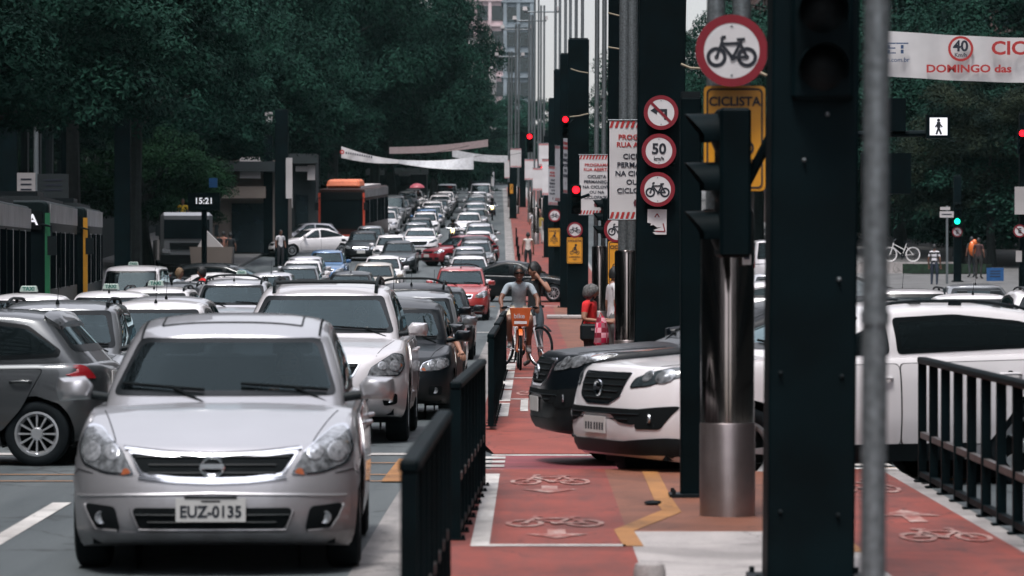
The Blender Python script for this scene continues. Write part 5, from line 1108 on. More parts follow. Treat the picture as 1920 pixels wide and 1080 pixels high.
# street clock, street name sign, boxes
t = thing('street_clock', 'black digital street clock showing 15:21 under the low branches', 'clock', P(382, 378, 158)); MB().box((0, .2, 0), (1.35, .3, .75)).build('housing', BLACK, t); lettering('15:21', .36, LWHT, t, (0, .03, .02), .02)
MB().tube([(0, .25, -.3), (0, .25, gz(158)-t.location.z)], .12, 10).build('pole', BLACK, t); MB().box((.4, .04, .8), (.35, .1, .4)).build('blue_panel', mat('blue_panel', (.01, .07, .2)), t)
t = thing('street_name_sign', 'grey street name plate on a thin post beside the striped man', 'street sign', P(1775, 402, 150)); MB().box((0, 0, 0), (.56, .02, .25)).build('plate', PALEB, t); MB().box((.0, -.012, .0), (.4, .004, .05)).build('print', NAVY, t); MB().box((-.06, 0, .24), (.4, .02, .12)).build('upper_plate', PALEB, t); MB().tube([(.02, .04, .35), (.02, .04, gz(150)+.14-t.location.z)], .05, 8).build('post', GALV, t)
for px0, py0, px1, py1, D, lab, m in ((1903, 350, 1925, 402, 103.9, 'white route board at the right picture edge', PALEB), (1905, 470, 1916, 491, 103.9, 'small white notice low on the right edge signal post', PALEB), (1850, 502, 1882, 527, 150, 'blue board low behind the cars at the right', mat('blue_panel', (.01, .07, .2))), (32, 324, 66, 372, 98, 'pale sign box above the bus roofs at the far left', PALEB), (70, 326, 128, 372, 99, 'dark sign box with a shiny end above the green edged bus', GREYB), (577, 310, 592, 336, 232, 'white board on the thin post left of the orange bus', PALEB), (497, 210, 511, 234, 189.7, 'white camera box on top of a thin black post', PALEB), (536, 296, 548, 372, 175.6, 'tall bright panel beside the black post left of the white saloon', PALEB)):
    w, h = (px1-px0)*D/F, (py1-py0)*D/F; t = thing('board', lab, 'board', P((px0+px1)/2, (py0+py1)/2, D)); o = MB().box((0, .04, 0), (w, .08, h)).build('panel', m, t); MB().box((0, .12, 0), (.06, .1, h*.8)).build('bracket', GALV, t)
    if w > .4: q = MB(); [q.box((0, -.004, h*(.25-.2*k)), (w*.6, .008, h*.06)) for k in range(3)]; q.build('print', NAVY, t)

# ropes tied round the posts, bolts and a sticker on the near steel
ROPE = mat('rope', (.30, .26, .19), rough=.9)
for a, b, D, lab in (((1140, 24), (1178, 30), 62.5, 'upper pale rope tied across the broad black post behind the striped banner'), ((1140, 88), (1196, 94), 62.4, 'lower pale rope tied across the broad black post behind the striped banner'), ((1070, 129), (1103, 137), 109.5, 'upper thin rope on the tall black post with its top in view'), ((1068, 219), (1103, 213), 109.5, 'lower thin rope on the tall black post with its top in view'), ((1277, 120), (1312, 128), 40, 'pale rope end left of the largest round cycle sign'), ((1425, 136), (1449, 138), 30, 'pale rope end right of the largest round cycle sign')):
    A, B = P(*a, D), P(*b, D); t = thing('rope', lab, 'rope', A); d = B-A; MB().tube([Vector((0, 0, 0)), d*.5+Vector((0, -.02, -.02)), d], .014 if D < 70 else .02, 6).build('strand', ROPE, t)
for px, py in ((1568, 523), (1543, 214), (1500, 300), (1460, 700), (1575, 705), (1462, 960), (1570, 965)):
    p = P(px, py, 19.26)-T_NEAR.location; MB().lathe([(0, -.012), (.009, -.008), (.012, .01)], (p.x, p.y, p.z), 'y', 10).build('bolt', GALV if py < 600 else PLASTIC, T_NEAR, recalc=True)
p = P(1400, 485, 24.54); t = thing('sticker', 'small pale square sticker on the polished steel mast base', 'sticker', p, radians(38)); MB().box((0, 0, 0), (.075, .003, .08)).build('paper', PALEB, t); MB().box((0, -.002, .01), (.05, .002, .03)).build('print', NAVY, t)
# ---------------- people ----------------
SKIN = mat('skin_tan', (.30, .15, .10), rough=.55, var=.1); SKIND = mat('skin_dark', (.16, .075, .05), rough=.55, var=.1); HAIRB = mat('hair_black', (.008, .009, .01), rough=.6, var=.4, vscale=60); HAIRG = mat('hair_grey', (.10, .10, .10), rough=.75, var=.7, vscale=45, bump=.6, bscale=60)
def fabric(n, c): return mat('fabric_'+n, c, rough=.9, var=.18, vscale=14, bump=.25, bscale=22)
STAND = dict(pelvis=(0, 0, .93), waist=(0, .0, 1.08), chest=(0, .0, 1.28), neck=(0, .01, 1.46), head=(0, -.015, 1.60), sh=(.17, .01, 1.40), el=(.235, .03, 1.13), wr=(.24, -.05, .88), hip=(.09, 0, .90), kn=(.105, -.02, .50), an=(.11, .03, .09), toe=(.125, -.14, .04))
def person(label, loc, rz, mats, pose=None, asym=None, sleeve=.55, leg='long', hair=None, hairlen=0, scale=1., group=None, female=False, stripes=None, glasses=False, hands=True, grip=.5):
    """mats: skin, shirt, trousers, shoes. pose gives right-side joints (mirrored); asym overrides e.g. 'elL'"""
    J = dict(STAND); J.update(pose or {}); A = asym or {}
    def g(n, s): 
        k = n+('R' if s > 0 else 'L'); v = A.get(k); 
        if v is None: v = (J[n][0]*s, J[n][1], J[n][2])
        return Vector(v)
    t = thing('person', label, 'person', loc, rz, group); t.scale = scale if isinstance(scale, tuple) else (scale,)*3
    V, E, Rr, reg = [], [], [], []
    def add(p, par, r): V.append(Vector(p)); Rr.append(r if isinstance(r, tuple) else (r, r)); i = len(V)-1; (E.append((par, i)) if par is not None else None); return i
    p0 = add(J['pelvis'], None, (.145, .115)); w = add(J['waist'], p0, (.13 if not female else .115, .10)); c = add(J['chest'], w, (.155 if not female else .14, .11))
    nb = add(Vector(J['chest']).lerp(Vector(J['neck']), .72), c, (.10, .075)); n = add(J['neck'], nb, .052); add(Vector(J['neck']).lerp(Vector(J['head']), .5), n, .05)
    for s in (1, -1):
        sh = add(g('sh', s), nb, .062); m = add(g('sh', s).lerp(g('el', s), .5), sh, .05); el = add(g('el', s), m, .041); add(g('el', s).lerp(g('wr', s), .45), el, .038); wr = add(g('wr', s), len(V)-1, .026)
        hp = add(g('hip', s), p0, .098); m = add(g('hip', s).lerp(g('kn', s), .5), hp, .080); kn = add(g('kn', s), m, .058); m = add(g('kn', s).lerp(g('an', s), .35), kn, .056); an = add(g('an', s), m, .037); add(g('toe', s), an, (.042, .032))
    me = bpy.data.meshes.new('body'); me.from_pydata([tuple(v) for v in V], E, []); o = bpy.data.objects.new('tmp', me); COL.objects.link(o)
    sk = o.modifiers.new('s', 'SKIN'); sk.use_smooth_shade = True; sk.branch_smoothing = .4
    for i, d in enumerate(me.skin_vertices[0].data): d.radius = Rr[i]; d.use_root = (i == 0)
    o.modifiers.new('u', 'SUBSURF').levels = 2
    dg = bpy.context.evaluated_depsgraph_get(); bmh = bpy.data.meshes.new_from_object(o.evaluated_get(dg)); bpy.data.objects.remove(o)
    mb = MB(); mb.v = [tuple(v.co) for v in bmh.vertices]; segs = []
    P_ = lambda a: Vector(J[a])
    segs += [(P_('pelvis'), P_('waist'), 'hipz'), (P_('waist'), P_('chest'), 'torso'), (P_('chest'), Vector(V[nb]), 'torso'), (Vector(V[nb]), P_('neck'), 'necks'), (P_('neck'), P_('head'), 'skin')]
    for s in (1, -1): segs += [(Vector(V[nb]), g('sh', s), 'torso'), (g('sh', s), g('el', s), 'arm'), (g('el', s), g('wr', s), 'fore'), (P_('pelvis'), g('hip', s), 'pants'), (g('hip', s), g('kn', s), 'thigh'), (g('kn', s), g('an', s), 'shin'), (g('an', s), g('toe', s), 'foot')]
    for f in bmh.polygons:
        q = Vector(f.center); best = None
        for a, b, k in segs:
            d = b-a; u = max(0, min(1, (q-a).dot(d)/d.length_squared)); l = (q-(a+d*u)).length
            if best is None or l < best[0]: best = (l, u, k)
        l, u, k = best
        mi = {'torso': 1, 'pants': 2, 'foot': 3, 'skin': 0}.get(k)
        if k == 'hipz': mi = 1 if u > .05 else 2
        if k == 'necks': mi = 1 if u < .55 else 0
        if k == 'arm': mi = 1 if u < sleeve or sleeve > 1 else 0
        if k == 'fore': mi = 1 if sleeve > 1 else 0
        if k == 'thigh': mi = 2 if (leg != 'short' or u < .78) else 0
        if k == 'shin': mi = 2 if leg == 'long' or (leg == 'capri' and u < .6) else (0 if u < .86 or leg == 'capri' else 4)
        mb.f.append(list(f.vertices)); mb.m.append(mi); mb.sm.append(True)
    if stripes:
        for i, f in enumerate(mb.f):
            if mb.m[i] == 1:
                z = sum(mb.v[j][2] for j in f)/len(f)
                if int((z-.9)/.085) % 2: mb.m[i] = 5
    # head with a face
    h = P_('head'); hv = []; hf = []; nu, nv = 20, 16; look = A.get('look', 0.)
    for i in range(nv+1):
        th = pi*i/nv
        for j in range(nu):
            ph = 2*pi*j/nu; x, y, z = sin(th)*cos(ph), sin(th)*sin(ph), -cos(th)
            fr = max(0, -y); rx = .076*(1-.22*max(0, -z)**1.5); X = rx*x; Y = .096*y*(1-.12*max(0, -z)); Z = .122*z
            if y < -.5 and abs(x) < .28 and -.35 < z < .15: Y -= .020*(1-abs(x)/.28)*(1-abs(z+.18)/.36 if z > -.36 else 0)     # nose
            if y < -.4 and .02 < z < .22 and .12 < abs(x) < .55: Y += .008                                                        # eye sockets
            if z < -.72 and y < 0: Y -= .012                                                                                      # chin
            hv.append((X, Y, Z))
    for i in range(nv):
        for j in range(nu): hf.append((i*nu+j, i*nu+(j+1) % nu, (i+1)*nu+(j+1) % nu, (i+1)*nu+j))
    rot = lambda p: (h.x+p[0]*cos(look)-p[1]*sin(look), h.y+p[0]*sin(look)+p[1]*cos(look), h.z+p[2])
    mb.add([rot(p) for p in hv], hf, 0, True)
    for s in (-1, 1):
        e = MB().ball((s*.077, .012, -.005), .03, 0, 8, 6, (.3, .6, 1.0)); mb.add([rot(p) for p in e.v], e.f, 0, True)
        if hands:
            wr = g('wr', s); d = (wr-g('el', s)).normalized(); a_, b_ = basis(d); side = Vector((-s, 0, 0)); side = (side-d*side.dot(d)).normalized(); nrm = d.cross(side)
            dn = Vector((0, 0, -1)); curl = nrm if nrm.z < 0 or abs(nrm.z) < .2 else -nrm
            pc = wr+d*.05; e = MB(); e.tube([wr-d*.02, wr+d*.02, wr+d*.06, wr+d*.09], .03, 8, rs=[.026, .031, .038, .034]); 
            for k in range(4):
                o_ = side*(-.030+.020*k); L_ = (.072, .082, .078, .06)[k]; p1 = wr+d*.085+o_; p2 = p1+d*L_*.5+curl*L_*.25*grip*1.5; p3 = p2+d*L_*.25*(1-grip)+curl*L_*.5; e.tube([p1, p2, p3], .009, 6, rs=[.0105, .0095, .008])
            tb = wr+d*.03+side*.03; e.tube([tb, tb+side*.022+d*.03, tb+side*.022+d*.055+curl*.02], .011, 6, rs=[.013, .011, .009]); mb.add(e.v, e.f, 0, True)
    fe = []
    mb.build('body', [mats[0], mats[1], mats[2], mats[3], mat('sock_white', (.5, .5, .5)), stripes or mats[1]], t, sharp=0); bpy.data.meshes.remove(bmh)
    f = MB()
    for s in (-1, 1): f.add([rot(p) for p in MB().ball((s*.03, -.083, .012), .011, 0, 8, 5, (1.3, .5, .6)).v], MB().ball((0, 0, 0), 1, 0, 8, 5).f, 0, True); f.add([rot(p) for p in MB().box((s*.031, -.09, .034), (.036, .012, .008)).v], MB().box((0, 0, 0), (1, 1, 1)).f, 0)
    f.build('eyes', HAIRB, t)
    mo = MB(); bx = MB().ball((0, -.090, -.062), .024, 0, 8, 5, (1., .3, .28)); mo.add([rot(p) for p in bx.v], bx.f, 0, True); mo.build('mouth', mat('lips', (.2, .06, .055)), t)
    if glasses: q = MB(); bx = MB().tube([(-.078, .0, .015), (-.066, -.082, .015), (-.03, -.1, .01), (0, -.103, .016), (.03, -.1, .01), (.066, -.082, .015), (.078, 0, .015)], .017, 6, rs=[.006, .014, .02, .008, .02, .014, .006]); q.add([rot(p) for p in bx.v], bx.f, 0, True); q.build('sunglasses', SEAM, t)
    if hair:
        hm = MB(); hv = []; hf = []; rr = random.Random(len(label))
        for i in range(11):
            th = pi*.62*i/10 if hairlen == 0 else pi*.78*i/10
            for j in range(22):
                ph = 2*pi*j/22; front = max(0, -sin(ph)); lim = (1-.55*front**1.5); th_ = th*lim; k = 1.10+(.05 if not hairlen else .2)*rr.random()
                hv.append((.080*k*sin(th_)*cos(ph), .100*k*sin(th_)*sin(ph)+.006, .122*k*cos(th_)*1.0))
        for i in range(10):
            for j in range(22): hf.append((i*22+j, (i+1)*22+j, (i+1)*22+(j+1) % 22, i*22+(j+1) % 22))
        hm.add([rot(p) for p in hv], hf, 0, True)
        if hairlen > 1: e = MB().ball((0, .09, .02), .06, 0, 12, 8, (1.1, .9, 1.2)); hm.add([rot(p) for p in e.v], e.f, 0, True)
        hm.build('hair', hair, t, sharp=0)
    return t
# ---------------- bicycles ----------------
def bicycle(label, loc, rz, frame, basket=None, R=.32, rim=ALLOY, tyre=RUBBER, steer=0.):
    """faces -Y, origin on the ground under the crank"""
    t = thing('bicycle', label, 'bicycle', loc, rz); yf, yr = -.56, .47
    for y in (yf, yr):
        w = MB(); w.tube([(0, R*.945*cos(2*pi*k/32), R*.945*sin(2*pi*k/32)) for k in range(33)], .020, 8, caps=False); o = w.build('wheel', tyre, t, (0, y, R))
        q = MB(); q.tube([(0, R*.87*cos(2*pi*k/32), R*.87*sin(2*pi*k/32)) for k in range(33)], .011, 6, caps=False); q.tube([(-.035, 0, 0), (.035, 0, 0)], .022, 8)
        for k in range(18): a = 2*pi*k/18; q.tube([(.02*(-1)**k, .02*cos(a+.6), .02*sin(a+.6)), (0, R*.87*cos(a), R*.87*sin(a))], .0016, 3)
        q.build('rim', rim, o)
    f = MB(); hd, hb = Vector((0, -.40, .84)), Vector((0, -.43, .66)); bb = Vector((0, 0, .28)); st = Vector((0, .17, .74))
    f.tube([hd, hb], .024, 8); f.tube([hb, bb], .021, 8); f.tube([hd+Vector((0, .01, -.06)), st*.55+bb*.45], .019, 8); f.tube([bb, st+Vector((0, .02, .08))], .019, 8)
    for s in (-1, 1): f.tube([bb+Vector((s*.03, 0, 0)), (s*.05, yr, R)], .011, 6); f.tube([st+Vector((0, 0, -.06)), (s*.05, yr, R)], .01, 6); f.tube([hb, hb+Vector((s*.045, -.02, -.03)), (s*.05, yf, R)], .015, 6)
    f.build('frame', frame, t)
    h = MB(); h.tube([hd, hd+Vector((0, .02, .12))], .014, 8); h.tube([(-.29, -.27, .99), (-.2, -.31, 1.0), (-.06, -.38, .96), (.06, -.38, .96), (.2, -.31, 1.0), (.29, -.27, .99)], .013, 8); h.build('handlebar', CHROME, t)
    for s in (-1, 1): MB().tube([(s*.2, -.31, 1.0), (s*.3, -.265, .99)], .02, 8).build('grip', RUBBER, t)
    s_ = MB(); s_.prism(round_poly([(-.02, -.14), (.02, -.14), (.08, .09), (.06, .13), (-.06, .13), (-.08, .09)], .03), lambda a, b, hh: (a, .2+b, .86+hh), .05); s_.build('saddle', PLASTIC, t); MB().tube([st, (0, .2, .86)], .014, 8).build('seat_post', CHROME, t)
    c = MB(); c.lathe([(.02, .05), (.1, .05), (.1, .056), (.02, .056)], (0, 0, .28), 'x', 24); c.build('chainring', PLASTIC, t)
    for s, dz, dy in ((1, .165, .0), (-1, -.165, .0)): q = MB(); q.tube([(s*.06, 0, .28), (s*.075, dy, .28+dz)], .012, 6); q.box((s*.125, dy, .28+dz), (.1, .08, .022)); q.build('pedal', PLASTIC, t)
    for y, a0, a1, r in ((yr, .15, 2.2, R+.035), (yf, .6, 2.4, R+.035)):
        q = MB(); vs = []
        for k in range(11): a = a0+(a1-a0)*k/10; vs += [(-.03, y+r*cos(a), R+r*sin(a)), (.03, y+r*cos(a), R+r*sin(a))]
        q.add(vs, [(2*k, 2*k+1, 2*k+3, 2*k+2) for k in range(10)], 0, True); q.build('mudguard', frame if basket else PLASTIC, t)
    if basket:
        q = MB(); z0, z1 = .70, .99; y0, y1 = -.70, -.42; a, b = .125, .165
        bot = [(-a, y0+.03, z0), (a, y0+.03, z0), (a, y1, z0), (-a, y1, z0)]; top = [(-b, y0-.02, z1), (b, y0-.02, z1), (b, y1, z1), (-b, y1, z1)]
        q.add(bot+top, [(3, 2, 1, 0), (0, 1, 5, 4), (1, 2, 6, 5), (2, 3, 7, 6), (3, 0, 4, 7)]); o = q.build('basket', basket, t); o.modifiers.new('s', 'SOLIDIFY').thickness = .008
        r_ = lettering('bike', .105, WHITEP, o, (-.02, y0-.014, z0+.16), .02, (pi/2+.17, 0, 0)); r_.name = 'lettering'
        k = MB(); k.box((0, y0-.0, z0+.06), (.2, .004, .045)); k.build('logo_strip', WHITEP, o)
    return t
ORANGE = mat('orange_paint', (.62, .13, .02), rough=.35, coat=.5, var=.06); GHOST = mat('ghost_white', (.6, .6, .6), rough=.6)
RIDE = dict(pelvis=(0, .22, .93), waist=(0, .18, 1.06), chest=(0, .11, 1.24), neck=(0, .06, 1.40), head=(0, .03, 1.535), sh=(.185, .10, 1.335), el=(.30, -.02, 1.12), wr=(.285, -.20, 1.02), hip=(.10, .2, .92), kn=(.17, -.19, .80), an=(.15, -.02, .42), toe=(.165, -.17, .37))
zc_ = medz(59.6)+.004
bicycle('orange hire bicycle with a basket, ridden towards us on the cycle path', (-.185, 59.9, zc_), radians(2), ORANGE, mat('orange_basket', (.60, .125, .03), rough=.6))
person('man in a pale grey shirt and cream shorts riding the orange bicycle', (-.185, 59.9, zc_), radians(2), (SKIND, fabric('mid_grey', (.29, .34, .38)), fabric('cream', (.55, .48, .38)), mat('shoe_grey', (.2, .2, .2))), RIDE, {'anL': (-.15, .0, .40), 'anR': (.15, .02, .33), 'toeR': (.165, -.14, .27)}, .62, 'short', HAIRB, 0, glasses=True, grip=.9)
bicycle('dark bicycle standing crosswise behind the orange one', (-.19, 61.4, zc_), radians(38), mat('frame_white', (.4, .4, .42), rough=.4), None, .335)
person('woman in a black top touching her hair, standing behind the cyclist', (.06, 61.3, zc_), radians(-25), (SKIN, fabric('black', (.012, .014, .016)), fabric('blue_grey', (.07, .10, .12)), mat('shoe_black', (.03, .03, .03))), dict(el=(.24, .03, 1.13)), {'elR': (.33, -.10, 1.25), 'wrR': (.13, -.10, 1.47), 'look': -.5}, .2, 'capri', HAIRB, 2, .99, female=True)
person('grey haired woman in a red top standing by the polished mast base', (.85, 53.2, medz(53)), radians(72), (SKIN, fabric('red', (.55, .015, .018)), fabric('dark_print', (.03, .03, .035)), mat('shoe_black', (.03, .03, .03))), None, {'elR': (.25, .03, 1.12), 'wrR': (.17, -.24, 1.10), 'elL': (-.25, .02, 1.12), 'wrL': (-.14, -.26, 1.08)}, .6, 'long', HAIRG, 1, (1.0, 1.06, .805), female=True)
def check_mat():
    m = bpy.data.materials.new('pink_check'); m.use_nodes = True; n = m.node_tree; b = n.nodes['Principled BSDF']; tc = n.nodes.new('ShaderNodeTexCoord'); c = n.nodes.new('ShaderNodeTexChecker'); c.inputs['Scale'].default_value = 14; c.inputs['Color1'].default_value = (.75, .35, .42, 1); c.inputs['Color2'].default_value = (.55, .01, .07, 1)
    c2 = n.nodes.new('ShaderNodeTexChecker'); c2.inputs['Scale'].default_value = 7; c2.inputs['Color1'].default_value = (1, 1, 1, 1); c2.inputs['Color2'].default_value = (.2, .12, .14, 1); mx = n.nodes.new('ShaderNodeMix'); mx.data_type = 'RGBA'; mx.blend_type = 'MULTIPLY'; mx.inputs['Factor'].default_value = .8
    for q in (c, c2): n.links.new(tc.outputs['Object'], q.inputs['Vector'])
    n.links.new(c.outputs[0], mx.inputs['A']); n.links.new(c2.outputs[0], mx.inputs['B']); n.links.new(mx.outputs['Result'], b.inputs['Base Color']); b.inputs['Roughness'].default_value = .8; return m
t = thing('bag', 'pink and red checked bag held by the grey haired woman', 'bag', (1.00, 52.95, medz(53))); q = MB()
q.tube([(0, 0, .50), (0, 0, .56), (.01, 0, .7), (0, 0, .85), (-.01, 0, .94)], .1, 14, rs=[.07, .11, .105, .085, .05]); q.build('bag_body', check_mat(), t); MB().tube([(-.03, 0, .92), (-.01, 0, 1.0), (.03, 0, .92)], .01, 6).build('bag_handle', fabric('red', (.55, .015, .018)), t)
t = thing('handbag', 'black shoulder bag with a strap on the hip of the red topped woman', 'bag', (.84, 52.98, medz(53))); o = MB().box((0, 0, .72), (.28, .1, .24)).build('bag_body', PLASTIC, t); o.modifiers.new('bevel', 'BEVEL').width = .03; MB().tube([(-.12, .0, .8), (-.02, .05, 1.12), (.06, .18, 1.22)], .014, 6).build('strap', PLASTIC, t); MB().box((.04, -.055, .76), (.05, .01, .03)).build('buckle', CHROME, t)
person('man in a white shirt and grey trousers half hidden behind the polished mast base', (PX(1151, 53.5), 53.5, medz(53)), radians(105), (SKIN, fabric('white', (.58, .57, .60)), fabric('grey', (.15, .16, .165)), mat('shoe_black', (.03, .03, .03))), dict(head=(0, -.04, 1.58)), None, .7, 'long', HAIRB, 0, .97)
person('walker with a pale back and black sleeves on the cycle path, seen from behind', (PX(990, 166), 166, medz(166)), radians(180), (SKIND, fabric('pale_vest', (.5, .47, .44)), fabric('black', (.012, .014, .016)), mat('shoe_black', (.03, .03, .03))), None, None, .05, 'long', HAIRB, 0, 1.02)
person('person in a striped top at the right, standing by the signal post', (PX(1752, 149), 149, gz(149)+.02), radians(160), (SKIND, fabric('white', (.58, .57, .60)), fabric('dark_blue', (.02, .03, .05)), mat('shoe_black', (.03, .03, .03))), None, None, .7, 'long', HAIRB, 0, 1., stripes=fabric('black', (.012, .014, .016)))
PEDS = 'people walking far off'
for px, D, rz, sc_, tr, lab, sk, off in ((1001, 212, 180, (.5, .5, .52), (.2, .2, .2), 'far walker in a pale top beside the black posts on the path', SKIN, None), (1012, 206, 10, (.45, .33, .08), (.5, .5, .48), 'far walker in a yellow top by the black posts', SKIND, None), (1007, 228, 170, (.4, .2, .18), (.05, .06, .08), 'far walker in a reddish top farthest along the path', SKIN, None),
    (408, 168, 200, (.012, .014, .016), (.02, .03, .04), 'person in black standing under the street clock', SKIND, 1), (419, 169, 160, (.35, .16, .12), (.4, .35, .32), 'person in a skin coloured top beside the post under the clock', SKIN, 1), (432, 167, 185, (.015, .018, .02), (.03, .03, .035), 'person in dark clothes right of the street clock', SKIND, 1), (526, 172, 30, (.55, .54, .56), (.02, .02, .025), 'person in a white shirt at the kerb left of the white saloon', SKIND, 1), (586, 222, 150, (.4, .42, .45), (.03, .04, .05), 'person in a pale shirt left of the orange bus', SKIND, 1), (1822, 158, 200, (.02, .024, .026), (.03, .035, .04), 'dark clothed person with an orange bundle right of the green light', SKIND, 1), (1835, 156, 150, (.05, .02, .02), (.02, .02, .02), 'dark clothed person by the blue board at the right', SKIND, 1)):
    person(lab, (PX(px, D), D, (gz(D)+.14 if off else medz(D))), radians(rz), (sk, fabric('c'+lab[:9]+str(px), sc_), fabric('t'+str(px), tr), mat('shoe_black', (.03, .03, .03))), None, None, .6, 'long', HAIRB, 0, 1., PEDS, hands=False)
person('bearded man in a red top among the white taxis', (PX(379, 92), 92, gz(92)), radians(-70), (SKIN, fabric('red', (.55, .015, .018)), fabric('dark_blue', (.02, .03, .05)), mat('shoe_black', (.03, .03, .03))), None, None, .6, 'long', HAIRB, 1, 1.02)
person('fair haired person standing left of the bearded man in red', (PX(336, 93), 93, gz(93)), radians(60), (SKIN, fabric('pale_grey', (.36, .41, .45)), fabric('grey', (.15, .16, .165)), mat('shoe_black', (.03, .03, .03))), None, None, .6, 'long', mat('hair_brown', (.14, .09, .05), rough=.7), 1, 1., female=True)
t = thing('bundle', 'orange bundle carried at the right behind the striped person', 'bundle', P(1823, 466, 157.8)); q = MB(); q.ball((0, 0, 0), .2, 0, 12, 8, (.8, .7, 1.6)); q.ball((.1, 0, .25), .12, 0, 10, 7, (1, .8, 1.2)); q.build('cloth', ORANGE, t)
person('person in a yellow shirt up on the truck under the trees', (PX(343, 169), 169, gz(165)+1.62), radians(0), (SKIND, fabric('yellow', (.55, .35, .02)), fabric('dark_blue', (.02, .03, .05)), mat('shoe_black', (.03, .03, .03))), None, None, .6, 'long', HAIRB, 0, 1.08)
# ghost bicycle on its planter
t = thing('planter', 'low curved concrete planter wall under the white bicycle at the right', 'planter', (PX(1700, 165), 165, gz(165)+.1)); q = MB(); q.prism([(-4, 0), (-1.5, -1.1), (.8, -1.3), (2.2, -.7), (2.4, .3), (-4, .6)], lambda a, b, h: (a, b, h), PZ(491, 165)-gz(165)-.1); q.build('wall', CONC, t, recalc=True)
q = MB(); q.prism([(-1., -2.2), (2.6, -2.4), (3, -1.3), (1, -1.4), (-.5, -1.5)], lambda a, b, h: (a+.6, b, h), .42); q.build('lawn', GRASSM, t, recalc=True)
bicycle('white painted ghost bicycle standing on the concrete planter', (PX(1692, 165), 165, PZ(491, 165)), radians(-85), GHOST, None, .33, GHOST, GHOST)

# ---------------- vehicles ----------------
PAINTS = {'silver': paint('silver', (.44, .44, .46), .55), 'white': paint('white', (.66, .64, .655)), 'pearl': paint('pearl', (.56, .54, .555), .25), 'graphite': paint('graphite', (.05, .056, .06), .5), 'hero silver': paint('hero_silver', (.37, .37, .39), .55), 'grey': paint('grey', (.17, .18, .19), .5), 'dark grey': paint('dark_grey', (.014, .018, .021), .3, .32, .4), 'black': paint('black', (.003, .005, .007), .0, .3, .15), 'red': paint('red', (.34, .03, .028), .2), 'dark red': paint('dark_red', (.22, .012, .02), .2), 'blue': paint('blue', (.035, .12, .26), .3), 'beige': paint('beige', (.40, .36, .31), .4)}
for k_ in ('black', 'dark grey'): PAINTS[k_].node_tree.nodes['Principled BSDF'].inputs['Specular IOR Level'].default_value = .18
KIND = {'hatch': 'hatchback', 'hero': 'hatchback', 'saloon': 'saloon', 'mpv': 'people carrier', 'estate': 'estate car', 'suv': 'off road car', 'crossover': 'off road car', 'van': 'van'}
FARSKIP = ('wiper', 'bonnet_seam', 'handle', 'fog_lamp', 'lamp_bowl', 'indicator', 'bumper_trim', 'steering_wheel', 'antenna', 'emblem', 'rear_seat')
TAXI = mat('taxi_green_ink', (.01, .12, .09), rough=.5); TAXIB = mat('taxi_sign_white', (.32, .40, .36), rough=.35)
def car(model, col, X, Dfront, label, rz=0., taxi=False, skip=(), group=None, centre=None, bend=True, zoff=0.):
    c = MODELS[model]; d = Vector((sin(rz), -cos(rz), 0))
    if centre is None: ctr = Vector((X+(ox(Dfront) if bend else 0), Dfront, 0))-d*c.L/2
    else: ctr = Vector((*centre, 0))
    f, r = ctr+d*c.L*.3, ctr-d*c.L*.3; zf, zr = gz(f.y), gz(r.y); pitch = atan2(zr-zf, c.L*.6)
    sk = skip+(FARSKIP if ctr.y > 118 else ())
    root = c.instance('parked_car' if False else 'car', label, 'van' if model == 'van' else 'car', PAINTS[col], (ctr.x, ctr.y, (zf+zr)/2+zoff), rz, pitch, group, sk)
    if taxi:
        p, n, dd = c.tp; o = MB().box((0, 0, .075), (.30, .11, .10), taper=.82).build('taxi_sign', TAXIB, root, (0, p.y-c.L/2, p.z)); o.modifiers.new('bevel', 'BEVEL').width = .015
        lettering('TAXI', .088, TAXI, o, (0, -.056, .075), .03, (pi/2-.12, 0, 0)); lettering('TAXI', .088, TAXI, o, (0, .056, .075), .03, (pi/2-.12, 0, pi))
    return root
LANE = ('cars queuing next to the cycle path', 'cars queuing in the second lane', 'cars queuing in the third lane')
hero = car('hero', 'hero silver', PX(397, 21.4), 21.4, 'large silver hatchback in front of everything, plate EUZ-0135', radians(1.5), bend=False)
q = MODELS['hero'].plate_at; pl = [o for o in hero.children if o.name.startswith('number_plate')][0]
lettering('EUZ-0135', .092, INK, pl, (q[0], q[1], q[2]-.012), .028, sx=.93); b = MB(); b.box((q[0], q[1]+.003, q[2]+.05), (.11, .008, .008)); b.box((q[0], q[1]+.003, q[2]+.073), (.30, .012, .012)); b.build('plate_frame', SEAM, pl)
vera = car('crossover', 'pearl', PX(588, 38.8), 38.8, 'big pale off road car right behind the silver hatchback, black roof rails', 0, group=LANE[0])
blk = car('hatch', 'black', -1.78, 45.4, 'black hatchback with an arm out of its window behind the pale off road car', radians(-1), group=LANE[0])
car('saloon', 'dark grey', -1.98, 51.0, 'dark grey saloon, second behind the pale off road car', 0, group=LANE[0]); car('estate', 'grey', -1.86, 56.6, 'grey estate right in front of the black people carrier', 0, group=LANE[0], skip=('roof_rail', 'antenna'))
car('mpv', 'black', -2.06, 62.5, 'black people carrier with arched roof rails, beside the cyclist', 0, group=LANE[0]); car('hatch', 'dark grey', -1.95, 73.5, 'dark grey hatchback behind the black people carrier', 0, group=LANE[0])
car('mpv', 'red', -2.12, 111.5, 'red people carrier stopped just before the crossing black saloon', 0, group=LANE[0], skip=('roof_rail',)); car('saloon', 'white', -2.3, 118.3, 'white saloon right behind the red people carrier', 0, group=LANE[0])
sp = car('suv', 'white', 0, 0, 'white off road car crossing the median at the right, smoky windows', radians(-66), centre=(2.56, 31.3), zoff=-.04); bsuv = car('suv', 'black', 0, 0, 'black off road car crossing the cycle path beyond the white one', radians(-80), centre=(PX(1004, 34.7)+.985*2.22, 34.7+.174*2.22), skip=('roof_rail',))
